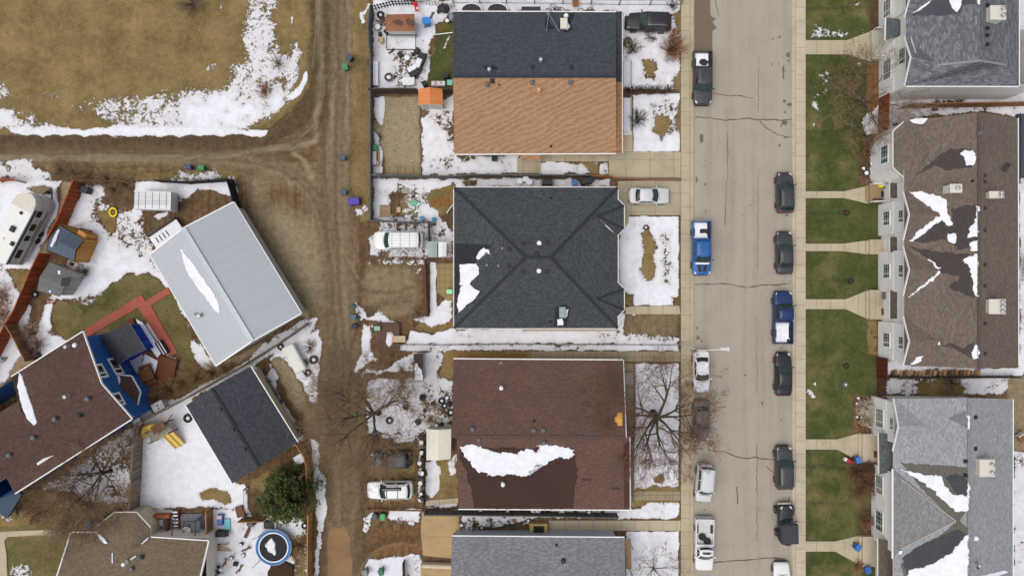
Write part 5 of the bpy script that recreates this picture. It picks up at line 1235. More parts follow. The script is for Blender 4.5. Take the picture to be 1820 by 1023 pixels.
# ------------------------------------------------------------------ vehicles
M_TYRE = plain('tyre_rubber', (0.025,0.025,0.027,1), 0.85, .2); M_RIM = plain('wheel_alloy', (0.5,0.5,0.52,1), 0.35, .1, 3, .5, .6)
M_WGLASS = glassy('windscreen_glass', hexlin(44,60,60), .14); M_SGLASS = glassy('tinted_glass', hexlin(30,36,38), .06)
M_LAMPW = plain('headlamp_lens', (0.75,0.76,0.78,1), 0.15, .05); M_LAMPR = plain('taillamp_lens', hexlin(150,24,20), 0.2, .08)
M_BLACKP = plain('black_plastic', (0.03,0.03,0.032,1), 0.6, .2)

def curve_at(st, y):
    for i in range(len(st)-1):
        a, b = st[i], st[i+1]
        if a[0] <= y <= b[0]:
            t_ = (y-a[0])/max(1e-6, b[0]-a[0]); t_ = t_*t_*(3-2*t_)*.5 + t_*.5
            return [a[k]+(b[k]-a[k])*t_ for k in (1, 2)]
    return list(st[0][1:]) if y < st[0][0] else list(st[-1][1:])

STY = {  # stations: y fraction of length, width fraction, top height; greenhouse: rear base, rear top, front top, front base (fractions), roof height
 'sedan': dict(st=[(-.5,.66,.72),(-.49,.80,.84),(-.46,.91,.97),(-.40,.965,1.02),(-.2,1,1.0),(.15,1,.98),(.26,.99,.97),(.40,.95,.86),(.46,.86,.78),(.49,.74,.68),(.5,.6,.6)], gh=(-.39,-.24,.06,.24), H=1.45),
 'hatch': dict(st=[(-.5,.68,.85),(-.49,.84,.98),(-.46,.93,1.05),(-.3,1,1.05),(.1,1,1.0),(.24,.99,.99),(.40,.93,.88),(.46,.82,.78),(.49,.68,.7),(.5,.5,.62)], gh=(-.47,-.36,.08,.26), H=1.58),
 'suv': dict(st=[(-.5,.74,.9),(-.49,.87,1.05),(-.46,.95,1.14),(-.3,1,1.14),(.1,1,1.1),(.22,.99,1.1),(.38,.95,1.02),(.46,.88,.94),(.49,.78,.84),(.5,.66,.76)], gh=(-.47,-.41,.07,.24), H=1.78),
 'van': dict(st=[(-.5,.82,1.0),(-.49,.92,1.15),(-.45,.98,1.2),(-.2,1,1.2),(.2,1,1.18),(.30,.99,1.18),(.42,.94,1.08),(.47,.84,.96),(.49,.7,.86),(.5,.55,.76)], gh=(-.47,-.44,.16,.30), H=2.1),
 'pickup': dict(st=[(-.07,.98,1.12),(0,1,1.12),(.2,1,1.12),(.30,.985,1.12),(.42,.96,1.05),(.475,.9,1.0),(.495,.82,.9),(.5,.74,.82)], gh=(-.06,-.035,.17,.285), H=1.86),
 'jeep': dict(st=[(-.5,.80,1.05),(-.48,.84,1.1),(.1,.84,1.1),(.14,.80,1.1),(.40,.66,1.08),(.455,.62,1.04),(.46,.60,.9)], gh=(-.49,-.47,.07,.13), H=1.85)}

def vehicle(name, label, cat, kind, px, py, heading, L, Wd, paint, group=None, rails=False, sunroof=False, roof_paint=None, screen=None, snow_bits=(), cover=None, bedf=.425):
    """heading: degrees, 90 = front towards the top of the photo (north)"""
    S_ = dict(STY[kind])
    if kind == 'pickup': S_['st'] = [(-.5+bedf,.98,1.12)]+[q_ for q_ in S_['st'] if q_[0] > -.5+bedf+.02]; S_['gh'] = (-.49+bedf, -.465+bedf, .17, .285)
    st = [(a*L, b*Wd/2, c) for a, b, c in S_['st']]
    g0, g1, g2, g3 = [f*L for f in S_['gh']]; H = S_['H']
    zc = W(px, py, 0.9)
    root = thing(name, label, cat, (0, 0, 0), group)
    y0, y1 = st[0][0], st[-1][0]
    ys = sorted(set([y0 + (y1-y0)*i/26 for i in range(27)] + [s_[0] for s_ in st]))
    def ztop(x, y):
        w, z = curve_at(st, y); return z + .035*(1-min(1, abs(x)/w)**2)
    wheel_y = (.315*L, -.295*L); wr = .33 if kind in ('sedan', 'hatch') else (.42 if kind == 'jeep' else .37)
    mb = MB(); rings = []
    for y in ys:
        w, z = curve_at(st, y)
        half = [(.80*w, .28), (.95*w, .32), (1.0*w, .55), (.995*w, .7*z+.1), (.975*w, z-.10), (.93*w, z-.025), (.80*w, z), (.4*w, z+.03)]
        rings.append([(x, y, zz) for x, zz in half] + [(0, y, z+.035)] + [(-x, y, zz) for x, zz in reversed(half)])
    n = len(rings[0]); b0 = 0
    mb.add([p for r in rings for p in r], [(i*n+j, i*n+(j+1) % n, (i+1)*n+(j+1) % n, (i+1)*n+j)[::-1] for i in range(len(rings)-1) for j in range(n)] + [list(range(n)), list(range((len(rings)-1)*n, len(rings)*n))[::-1]])
    # greenhouse
    wb = curve_at(st, 0)[0]; bz = curve_at(st, 0)[1]
    def gring(r, f, w, z, bow):
        P = []
        for k in range(7): x = w*(1-2*k/6); P.append((x, f-bow*(x/w)**2 if w else f, z))
        for k in range(1, 6): t_ = k/6; P.append((-w, (f-bow)*(1-t_)+(r+bow*.6)*t_, z))
        for k in range(7): x = -w*(1-2*k/6); P.append((x, r+bow*.6*(x/w)**2, z))
        for k in range(1, 6): t_ = k/6; P.append((w, (r+bow*.6)*(1-t_)+(f-bow)*t_, z))
        return P
    wt = .76 if kind not in ('van', 'jeep', 'suv') else .82
    if kind == 'jeep': wt = .84
    zf = bz - .03
    R0 = gring(g0, g3, wb*.93, zf, .22); R1 = gring(g0*.5+g1*.5, g3*.5+g2*.5, wb*(.93+wt)/2*1.015, (zf+H)/2, .2)
    R2 = gring(g1, g2, wb*wt, H-.06, .16); R3 = gring(g1+.12, g2-.12, wb*wt-.10, H, .12); R4 = gring(g1+.5, g2-.5, wb*wt*.5, H+.025, .05)
    m_ = len(R0); gb = MB()
    gb.add(R0+R1+R2+R3+R4, [(k*m_+j, k*m_+(j+1) % m_, (k+1)*m_+(j+1) % m_, (k+1)*m_+j)[::-1] for k in range(4) for j in range(m_)] + [list(range(4*m_, 5*m_))[::-1]])
    mb.add(gb.v, gb.f, 1)
    body = mb.build('body', [paint, roof_paint or paint], root, smooth=True)
    # glass
    def patch(r0, r2, idx, off, u0=.0, u1=1.0, v0=.1, v1=.93, nm='windscreen', m=M_WGLASS, nseg=6, nv=4):
        A = [Vector(r0[i % m_]) for i in idx]; Bm = [Vector(R1[i % m_]) for i in idx]; B = [Vector(r2[i % m_]) for i in idx]; q = MB(); vs = []
        def samp(Pl, t_):
            k = t_*(len(Pl)-1); i = min(int(k), len(Pl)-2); return Pl[i].lerp(Pl[i+1], k-i)
        for a in range(nv+1):
            v = v0+(v1-v0)*a/nv
            for b in range(nseg+1):
                u = u0+(u1-u0)*b/nseg
                pa, pm, pb = samp(A, u), samp(Bm, u), samp(B, u)
                p = pa.lerp(pm, v*2) if v < .5 else pm.lerp(pb, v*2-1)
                vs.append(p + Vector(off))
        w_ = nseg+1
        q.add(vs, [(a*w_+b, a*w_+b+1, (a+1)*w_+b+1, (a+1)*w_+b)[::-1] for a in range(nv) for b in range(nseg)])
        return q.build(nm, m, root, smooth=True)
    patch(R0, R2, range(0, 7), (0, .012, .014), .06, .94, .12, .95, 'windscreen', screen or M_WGLASS)
    patch(R0, R2, range(12, 19), (0, -.012, .014), .08, .92, .3 if kind != 'pickup' else .4, .92, 'rear_window', M_SGLASS)
    for idx, o_ in ((range(6, 13), -.014), (range(18, 25), .014)):
        a_, b_ = (.06, .47) if o_ < 0 else (.53, .94); c_, d_ = (.52, .92) if o_ < 0 else (.08, .48)
        patch(R0, R2, idx, (o_, 0, .006), a_, b_, .2, .9, 'side_window', M_SGLASS); patch(R0, R2, idx, (o_, 0, .006), c_, d_, .2, .9, 'side_window', M_SGLASS)
    # bonnet panel, a little proud
    if kind != 'van':
        q = MB(); ya, yb = g3+.02, y1-.14; vs = []
        for a in range(7):
            y = ya+(yb-ya)*a/6; w = curve_at(st, y)[0]
            for b in range(7):
                x = w*.80*(1-2*b/6); vs.append((x, y - (.10*(x/w)**2 if a else -.0), ztop(x, y)+.012))
        q.add(vs, [(a*7+b, a*7+b+1, a*7+b+8, a*7+b+7) for a in range(6) for b in range(6)])
        q.build('bonnet', paint, root, smooth=True)
    # wheels
    for yy in wheel_y:
        for sx in (-1, 1):
            q = MB(); rm = Matrix.Rotation(PI/2*sx, 3, 'Y'); xx = sx*(Wd/2-.10 + (.10 if kind == 'jeep' else 0))
            q.lathe([(wr*.62,-.1),(wr*.95,-.11),(wr,-.05),(wr,.06),(wr*.94,.115),(wr*.62,.12)], (xx, yy, wr), 20, 0, rmat=rm)
            w_o = q.build('wheel', M_TYRE, root, smooth=False)
            q = MB(); q.lathe([(wr*.6,.105),(wr*.58,.123),(wr*.2,.11),(.05,.13)], (xx, yy, wr), 14, 0, rmat=rm); q.build('rim', M_RIM, root).parent = w_o
    # lamps
    for sx in (-1, 1):
        q = MB(); y = y1-.16; w = curve_at(st, y)[0]; x = sx*w*.78; vs = []
        for (dx, dy, dz) in ((.13,.02,0),(-.16,.13,-.02),(-.14,-.02,0),(.16,-.22,.01)): 
            X_ = x+sx*dx*.9; Y_ = min(y+dy, y1-.03); vs.append((X_, Y_, min(ztop(X_, Y_), curve_at(st, Y_)[1]) + .004 + dz*.2))
        ctr = sum((Vector(v) for v in vs), Vector())/4
        q.add([Vector(v)+Vector((0,0,.012)) for v in vs] + [Vector(v)-Vector((0,0,.1)) for v in vs], [(0,1,2,3) if sx > 0 else (3,2,1,0), (0,4,5,1), (1,5,6,2), (2,6,7,3), (3,7,4,0)])
        q.build('headlight', M_LAMPW, root)
        if kind != 'pickup':
            q = MB(); y = y0+.09; w = curve_at(st, y0+.1)[0]; q.bbox((sx*w*.86, y, curve_at(st, y)[1]-.06), (.26, .16, .16), sx*.5, .03); q.build('taillight', M_LAMPR, root)
    for sx in (-1, 1):
        q = MB(); q.bbox((sx*(Wd/2+.10), g3-.35, bz+.06), (.2, .12, .14), sx*.25, .03); q.box((sx*(Wd/2+.0), g3-.33, bz+.02), (.12, .05, .05)); q.build('mirror', paint if kind != 'jeep' else M_BLACKP, root)
    q = MB(); q.bbox((0, y1-.02, .45), (Wd*.7, .16, .26), 0, .05); q.build('grille', M_BLACKP, root)
    # wipers scuttle
    q = MB(); q.box((-.3, g3+.015-.02, bz+.012), (.6, .03, .025), .05); q.box((.3, g3+.015-.02, bz+.012), (.6, .03, .025), .05); q.build('wiper', M_BLACKP, root)
    if rails:
        for sx in (-1, 1):
            q = MB(); xr = sx*(wb*wt-.09); q.tube([(xr, g1+.15, H-.02), (xr, g1+.35, H+.06), (xr, g2-.35, H+.06), (xr, g2-.15, H-.02)], .022, 6); q.build('roof_rail', M_GALV if rails == 'metal' else M_BLACKP, root)
    if sunroof:
        q = MB(); q.box((0, (g1+g2)/2+.35*(1 if kind != 'van' else 2), H+.026), (wb*wt*1.1, .75, .02)); q.build('sunroof', M_SGLASS, root)
    if kind == 'pickup':
        q = MB(); yb0, yb1 = -.5*L, (bedf-.5)*L; w = Wd/2; t_ = .09; zf_, zt_ = .68, 1.15
        q.bbox((w-t_/2-.01, (yb0+yb1)/2, .76), (t_, yb1-yb0, .78), 0, .03); q.bbox((-w+t_/2+.01, (yb0+yb1)/2, .76), (t_, yb1-yb0, .78), 0, .03)
        q.box((0, yb1-.05, .8), (2*w-2*t_-.02, .08, .7)); bd = q.build('bed', paint, root)
        q = MB(); q.box((0, (yb0+yb1)/2, zf_-.03), (2*w-2*t_-.025, yb1-yb0-.14, .06)); 
        for sx in (-1, 1): q.bbox((sx*(w-t_-.12), -.295*L, zf_+.12), (.22, .9, .24), 0, .08)
        q.build('bed_floor', M_BLACKP, root)
        q = MB(); q.bbox((0, yb0+.05, .83), (2*w-2*t_-.02, .09, .60), 0, .03); q.build('tailgate', paint, root)
        q = MB(); q.bbox((0, yb0-.09, .5), (2*w*.96, .16, .2), 0, .04); q.build('bumper', M_GALV, root)
        for sx in (-1, 1):
            q = MB(); q.bbox((sx*(w-.06), yb0-.012, .92), (.12, .05, .3), 0, .01); q.build('taillight', M_LAMPR, root)
    if kind == 'jeep':
        for sx in (-1, 1):
            q = MB(); q.bbox((sx*(Wd/2-.17), .315*L, .92), (.36, 1.05, .07), 0, .03); q.build('fender', M_BLACKP, root)
            q = MB(); q.bbox((sx*(Wd/2-.15), -.295*L, .92), (.3, 1.0, .07), 0, .03); q.build('fender', M_BLACKP, root)
        q = MB(); q.bbox((0, .485*L, .6), (Wd*.8, .2, .2), 0, .03); q.bbox((0, .50*L, .74), (.7, .18, .2), 0, .03); q.build('bumper', plain('steel_bumper', hexlin(170,168,164), .5), root)
        q = MB(); q.lathe([(.25,-.1),(.4,-.12),(.42,0),(.4,.12),(.25,.1)], (0, -.5*L-.14, 1.0), 18, 0, rmat=Matrix.Rotation(PI/2, 3, 'X')); q.build('spare_wheel', M_TYRE, root)
        q = MB(); q.bbox((0, -.23*L, 1.62), (Wd*.98, L*.5, .62), 0, .07); q.build('canopy', plain('canvas_top', hexlin(62,64,70), .9), root)
    root['bed_y'] = (bedf-.5)*L
    if cover: cover(root, ztop, H, (g0, g1, g2, g3), wb, wt, L, Wd)
    if 'bed_y' in root: del root['bed_y']
    a_ = R(heading-90)
    root.location = (zc.x, zc.y, 0.03 if 1230 < px < 1410 else 0.02); root.rotation_euler = (0, 0, a_)
    return root

def snow_slab(root, fn, xs, ys_, th=.05, nm='snow_layer', hole=None, seed=1):
    """snow lying on a vehicle: fn(x, y) gives the surface below it"""
    q = MB(); nx, ny = 18, 22; vs = {}; F = []
    for j in range(ny+1):
        for i in range(nx+1):
            x = xs[0]+(xs[1]-xs[0])*i/nx; y = ys_[0]+(ys_[1]-ys_[0])*j/ny
            e = min(i, nx-i, j, ny-j); hh = th*min(1, e/2) + .012*mnoise.noise(Vector((x*3, y*3, seed)))
            x += .03*mnoise.noise(Vector((x*4, y*4, seed+5))) if e < 2 else 0
            vs[(i, j)] = len(q.v); q.v.append(Vector((x, y, fn(x, y) + .008 + max(0, hh))))
    for j in range(ny):
        for i in range(nx):
            x = xs[0]+(xs[1]-xs[0])*(i+.5)/nx; y = ys_[0]+(ys_[1]-ys_[0])*(j+.5)/ny
            if hole and hole((i+.5)/nx, (j+.5)/ny): continue
            q.f.append([vs[(i, j)], vs[(i+1, j)], vs[(i+1, j+1)], vs[(i, j+1)]]); q.m.append(0)
    return q.build(nm, SNOW, root, smooth=True)
def nz(u, v, s, k=3.0): return mnoise.noise(Vector((u*k, v*k, s)))
def roof_snow_cover(hood=False):
    def f(root, ztop, H, g, wb, wt, L, Wd):
        snow_slab(root, lambda x, y: H+.02, (-wb*wt*.85, wb*wt*.85), (g[1]+.08, g[2]-.08), .05)
        if hood: snow_slab(root, lambda x, y: ztop(x, y)+.012, (-Wd*.40, Wd*.40), (g[3]+.05, L*.48), .05, seed=4); 
    return f
def bed_snow(hole):
    def f(root, ztop, H, g, wb, wt, L, Wd):
        snow_slab(root, lambda x, y: .70, (-Wd/2+.12, Wd/2-.12), (-.5*L+.12, root['bed_y']-.1), .16, hole=hole)
    return f

P_BLACK = carpaint('paint_black', (0.022,0.024,0.028,1)); P_BLACK2 = carpaint('paint_charcoal', (0.045,0.048,0.055,1)); P_NAVY = carpaint('paint_navy', hexlin(28,50,96)); P_BLUE = carpaint('paint_bright_blue', hexlin(34,90,152))
P_SILVER = carpaint('paint_silver', hexlin(198,201,204), .35, .05); P_WHITE = carpaint('paint_white', (0.74,0.75,0.76,1)); P_TAUPE = carpaint('paint_taupe', hexlin(104,104,104), .45, .0); P_SLATE = carpaint('paint_slate', hexlin(50,54,62)); P_BROWNBLK = carpaint('paint_plum_black', hexlin(44,40,44))
G1 = 'vehicles parked along the street'; G2 = 'vehicles parked off the lane'; G3 = 'vehicles on the driveways'
vehicle('parked_suv', 'black sport utility car parked on the snowy front yard at the top', 'car', 'suv', 1153, 39, 178, 5.0, 1.95, P_BROWNBLK, G3, rails='metal')
vehicle('parked_pickup', 'black pickup truck with patchy snow round a dark hole in its bed', 'pickup truck', 'pickup', 1249, 138.5, 270, 5.8, 2.05, P_BLACK2, G1, bedf=.31, cover=bed_snow(lambda u, v: (u-.45)**2*2.2+(v-.68)**2*3 < .17+.06*nz(u,v,2) or u < .14))
def hoodmark(root, ztop, H, g, wb, wt, L, Wd):
    q = MB()
    for x0, x1 in ((-.55,-.1),(.1,.55)):
        vs = [(x0,g[3]+.2,0),(x1,g[3]+.2,0),(x1*.75,g[3]+.95,0),(x0*.75,g[3]+.95,0)]
        q.add([(x, y, ztop(x, y)+.022) for x, y, _ in vs], [(0,1,2,3)])
    q.build('bonnet_scoop', M_BLACKP, root)
    snow_slab(root, lambda x, y: ztop(x, y)+.012, (-.75, .75), (g[3]-.08, g[3]+.12), .05, seed=8)
def blue_cover(*a): bed_snow(lambda u, v: u < .14+.05*nz(u,v,3) or (v > .35 and v < .75 and u < .62 and u > .1 and (v-.55)**2 < .03*(1-u)))(*a); hoodmark(*a)
vehicle('parked_pickup', 'bright blue pickup truck with snow in its bed and black marks on its bonnet', 'pickup truck', 'pickup', 1247, 440.5, 270, 5.9, 2.05, P_BLUE, G1, bedf=.34, cover=blue_cover)
vehicle('parked_sedan', 'silver sedan parked on the concrete driveway beside the charcoal roofed house', 'car', 'sedan', 1154, 347.5, 0, 4.5, 1.8, P_SILVER, G3, screen=M_WGLASS)
vehicle('parked_sedan', 'white sedan with snow on its roof and bonnet under the street lamp', 'car', 'sedan', 1247, 660, 271, 4.65, 1.8, P_WHITE, G1, cover=roof_snow_cover(True))
vehicle('parked_sedan', 'dusty grey sedan parked beneath the bare branches of the street tree', 'car', 'sedan', 1247, 747, 269, 4.55, 1.8, P_TAUPE, G1)
vehicle('parked_van', 'silver compact van parked behind the white pickup with spare wheels', 'van', 'van', 1252, 858, 265, 4.15, 1.8, P_SILVER, G1, rails='metal')
def two_wheels(root, ztop, H, g, wb, wt, L, Wd):
    q = MB(); q.box((0, (-.5*L+root['bed_y'])/2, .69), (Wd-.2, .5*L+root['bed_y']-.14, .02)); q.build('bed_liner', plain('bed_liner_pale', hexlin(196,196,192), .7, .1), root)
vehicle('parked_pickup', 'white pickup truck carrying two loose wheels in its bed', 'pickup truck', 'pickup', 1252, 967, 269, 5.65, 2.0, P_WHITE, G1, bedf=.5, cover=two_wheels)
for (x, y) in ((1248, 953), (1257, 961)):
    p = W(x, y, .8); o = thing('spare_wheel', 'spare wheel lying in the white pickup bed, the one %s' % ('nearer the tailgate' if y < 957 else 'nearer the cab'), 'wheel', (p.x, p.y, .74), 'spare wheels in the white pickup')
    q = MB(); q.lathe([(.22,0),(.36,0),(.4,.06),(.4,.18),(.36,.24),(.22,.24)], p*1 - Vector((0,0,p.z-.74)), 20); q.build('tyre', M_TYRE, o)
    q = MB(); c_ = Vector((p.x,p.y,.86)); q.lathe([(.2,-.05),(.21,.04),(.07,.02),(.03,.05)], c_, 10)
    for k in range(5): q.box((c_.x+.12*math.cos(k*1.257), c_.y+.12*math.sin(k*1.257), .91), (.18,.05,.02), k*1.257)
    q.build('rim', plain('rim_cream', hexlin(190,184,160), .5), o)
vehicle('parked_hatchback', 'black hatchback with red tail lamps parked by the east kerb', 'car', 'hatch', 1396, 342, 91, 4.45, 1.85, P_BLACK2, G1)
vehicle('parked_sedan', 'glossy charcoal sedan parked just south of the black hatchback', 'car', 'sedan', 1395, 449, 91, 4.7, 1.85, P_BLACK2, G1)
vehicle('parked_pickup', 'navy blue pickup truck with a bed nearly full of snow', 'pickup truck', 'pickup', 1392, 564, 90, 5.75, 2.05, P_NAVY, G1, cover=bed_snow(lambda u, v: u > .84+.06*nz(u,v,5,6) or (u > .7 and v < .2)))
vehicle('parked_sedan', 'low black sedan parked behind the navy pickup at the east kerb', 'car', 'sedan', 1393, 665, 90, 4.75, 1.8, P_BLACK, G1)
vehicle('parked_suv', 'black sport utility car with roof rails on the east side of the street', 'car', 'suv', 1394, 831, 91, 4.7, 1.85, P_BLACK2, G1, rails='metal')
vehicle('parked_off_roader', 'black open fendered off road car with a boxy soft top', 'car', 'jeep', 1397, 928, 92, 4.15, 1.85, P_BLACK, G1)
vehicle('parked_sedan', 'white sedan cut off by the bottom edge at the east kerb', 'car', 'sedan', 1390, 1037, 90, 4.6, 1.8, P_WHITE, G1)
def roof_ribs(root, H, g, wb, wt):
    for y in (-.9, .1, 1.0):
        q = MB(); q.box((0, y-.5, H+.07), (wb*wt*1.9, .05, .04)); q.build('roof_bar', M_GALV, root)
    for x in (-.45, -.15, .15, .45):
        q = MB(); q.box((x, -.7, H+.034), (.05, 3.0, .02)); q.build('roof_rib', plain('van_rib', hexlin(176,178,182), .5), root)
vehicle('parked_van', 'large white van with a ribbed roof in the fenced backyard bay', 'van', 'van', 708, 427.5, 180, 5.45, 2.1, P_WHITE, G2, rails='metal', cover=lambda root, ztop, H, g, wb, wt, L, Wd: roof_ribs(root, H, g, wb, wt))
vehicle('parked_suv', 'dark slate sport utility car parked nose to the lane on dead grass', 'car', 'suv', 695, 816.5, 181, 4.5, 1.85, P_SLATE, G2)
def ski_box(root, ztop, H, g, wb, wt, L, Wd):
    q = MB(); q.bbox((.38*1, -.35, H+.15), (.34, 2.1, .22), 0, .1); q.build('roof_box', M_SGLASS, root)
    for y in (-1.0, .2):
        q = MB(); q.box((0, y, H+.07), (wb*wt*1.7, .05, .035)); q.build('roof_bar', M_BLACKP, root)
vehicle('parked_suv', 'white sport utility car with a black roof box beside the lane', 'car', 'suv', 693, 870, 181, 5.0, 1.95, P_WHITE, G2, rails=True, cover=ski_box)

# ------------------------------------------------------------------ trailers
def frame_of(px, py, ang):
    c_ = W(px, py, 0); a = R(ang); return c_, Vector((math.cos(a), math.sin(a), 0)), Vector((-math.sin(a), math.cos(a), 0)), a
def rounded(L, Wd, r0=.2, nose=1.1, n=7):
    P = [(-L/2, -Wd/2+.15), (-L/2+.15, -Wd/2), (L/2-nose, -Wd/2)]
    for k in range(1, n): t_ = k/n*PI; P.append((L/2-nose+nose*math.sin(t_)**.8, -Wd/2*math.cos(t_)))
    return P + [(L/2-nose, Wd/2), (-L/2+.15, Wd/2), (-L/2, Wd/2-.15)]
M_RVW = plain('trailer_white', hexlin(222,222,218), .5, .06); M_RVS = lined('trailer_side', hexlin(206,208,210), .45, 'v', .3, .5)
def place(P, c_, u, v): return [(c_.x+u.x*x+v.x*y, c_.y+u.y*x+v.y*y) for x, y in P]
cw = W(22, 402, 3.1); c_, u, v, a = frame_of(0, 0, 62); c_ = Vector((cw.x, cw.y, 0))
t_ = thing('travel_trailer', 'long white travel trailer with black graphics beside the rust red fence', 'trailer', (c_.x, c_.y, 0))
P = rounded(8.0, 2.5, .2, 1.5)
mb = MB(); mb.prism(place(P, c_, u, v), .55, 3.05, 0); mb.build('body', M_RVS, t_)
mb = MB(); mb.prism(place([(x*.992, y*.985) for x, y in P], c_, u, v), 3.05, 3.13, 0); mb.build('roof', M_RVW, t_)
mb = MB(); mb.prism(place([(2.1,-1.24),(2.5,-1.24)]+[(8/2-1.6+1.5*math.sin(k/6*PI)**.8, -1.23*math.cos(k/6*PI)) for k in range(1,6)]+[(2.5,1.24),(2.1,1.24)], c_, u, v), 3.132, 3.15); mb.build('nose_cap', plain('nose_cap_beige', hexlin(206,200,188), .6), t_)
def tl(x, y, z=0): return Vector((c_.x+u.x*x+v.x*y, c_.y+u.y*x+v.y*y, z))
for x, y, s_ in ((-.2,-.25,.6),(-1.6,-.95,.42)): mb = MB(); mb.bbox(tl(x,y,3.25),(s_,s_*.8,.3),a,.06); mb.build('roof_hatch', M_VENTD, t_)
mb = MB(); mb.lathe([(.2,0),(.16,.12),(.04,.15)], tl(1.7,-.2,3.13), 12); mb.build('roof_vent', M_VENTD, t_); mb = MB(); mb.lathe([(.16,0),(.13,.1),(.04,.12)], tl(-1.6,.2,3.13), 12); mb.build('roof_vent', M_RVW, t_)
for x, w_, z0, z1 in ((2.2,.7,1.8,2.5),(.6,.8,1.7,2.4),(-.7,.6,1.7,2.4),(-2.6,1.0,1.7,2.4)): mb = MB(); mb.box(tl(x,-1.262,(z0+z1)/2),(w_,.03,z1-z0),a); mb.build('window', M_SGLASS, t_)
for x0, x1, z in ((-3.8,2.6,2.72),(-3.8,2.6,1.1),(-1.0,1.5,1.4)): mb = MB(); mb.box(tl((x0+x1)/2,-1.262,z),(x1-x0,.02,.12),a); mb.build('stripe', M_BLACKP, t_)
mb = MB(); mb.tube([tl(-3.9,-1.3,2.95), tl(2.6,-1.3,2.95)], .07, 8); mb.build('awning_roll', M_BLACKP, t_)
for x in (-.9, -.1):
    mb = MB(); mb.lathe([(.2,-.1),(.34,-.1),(.36,0),(.34,.1),(.2,.1)], tl(x,-1.2,.36), 16, rmat=Matrix.Rotation(a,3,'Z')@Matrix.Rotation(PI/2,3,'X')); mb.build('wheel', M_TYRE, t_)
mb = MB(); mb.bar(tl(3.9,.6,.5), tl(5.0,0,.5), .1,.1); mb.bar(tl(3.9,-.6,.5), tl(5.0,0,.5), .1,.1); mb.lathe([(.15,0),(.15,.5),(.05,.6)], tl(4.5,0,.5), 12); mb.build('hitch', M_BLACKP, t_)
cw = W(271, 356, 1.9); c_ = Vector((cw.x, cw.y, 0)); a = R(0); u = Vector((1,0,0)); v = Vector((0,1,0))
t_ = thing('cargo_trailer', 'small white enclosed cargo trailer parked in the yard behind the dark fence', 'trailer', (c_.x, c_.y, 0))
mb = MB(); mb.bbox((c_.x, c_.y, 1.15), (4.0, 2.0, 1.5), R(-2), .06); mb.build('body', M_RVS, t_)
mb = MB()
for k in range(5): mb.box((c_.x-1.5+k*.75, c_.y-.02+k*-.02, 1.915), (.04, 1.9, .02), R(-2))
mb.build('roof_seam', M_VENT, t_)
mb = MB(); mb.box((c_.x, c_.y+.93, 1.93),(4.0,.08,.05),R(-2)); mb.box((c_.x, c_.y-.93, 1.93),(4.0,.08,.05),R(-2)); mb.box((c_.x+1.95, c_.y, 1.93),(.08,1.9,.05),R(-2)); mb.build('edge_trim', M_WHITE, t_)
for s_ in (-1,1): mb = MB(); mb.lathe([(.18,-.09),(.3,-.09),(.32,0),(.3,.09),(.18,.09)], (c_.x-.2, c_.y+s_*1.05, .32), 16, rmat=Matrix.Rotation(PI/2,3,'X')); mb.build('wheel', M_TYRE, t_)
mb = MB(); mb.bar((c_.x+2,c_.y+.5,.5),(c_.x+3.2,c_.y-.1,.5),.09,.09); mb.bar((c_.x+2,c_.y-.5,.5),(c_.x+3.2,c_.y-.1,.5),.09,.09); mb.build('hitch', M_BLACKP, t_)
# flat utility trailer by the workshop
c_, u, v, a = frame_of(303, 418, 34)
t_ = thing('utility_trailer', 'low trailer with a white deck half hidden beside the steel workshop roof', 'trailer', (c_.x, c_.y, 0))
mb = MB(); mb.box(tl(0,0,.7),(3.6,1.7,.1),a); mb.build('deck', plain('deck_snowy', hexlin(222,224,230), .8, .05), t_)
for y in (-.95,.95): mb = MB(); mb.bar(tl(-1.8,y,.85),tl(1.8,y,.85),.1,.3); mb.build('side_rail', M_BLACKP, t_)
for k in range(4): mb = MB(); mb.box(tl(-1.2+k*.45,.1,.76),(.12,.7,.02),a); mb.build('slot', M_VENTD, t_)
mb = MB(); mb.lathe([(.18,-.1),(.36,-.1),(.38,0),(.36,.1),(.18,.1)], tl(1.5,1.05,.4), 16, rmat=Matrix.Rotation(a,3,'Z')@Matrix.Rotation(PI/2,3,'X')); mb.build('wheel', M_TYRE, t_)
# white utility trailer with spare wheels near the lane
c_, u, v, a = frame_of(528, 635, -62)
t_ = thing('utility_trailer', 'white covered trailer with dark tyres on snow beside the dirt lane', 'trailer', (c_.x, c_.y, 0))
mb = MB(); mb.bbox(tl(0,0,.85),(3.2,1.35,.5),a,.12); mb.build('body', plain('cover_white', hexlin(214,214,208), .7, .06), t_)
for x, y in ((.9,.8),(.9,-.8)): mb = MB(); mb.lathe([(.15,-.1),(.3,-.1),(.32,0),(.3,.1),(.15,.1)], tl(x,y,.32), 16, rmat=Matrix.Rotation(a,3,'Z')@Matrix.Rotation(PI/2,3,'X')); mb.build('wheel', M_TYRE, t_)
mb = MB(); mb.bar(tl(1.6,0,.5),tl(2.5,.1,.45),.09,.09); mb.bar(tl(-.6,-.7,.5),tl(-.6,-1.6,.5),.05,.05); mb.build('hitch', M_BLACKP, t_)
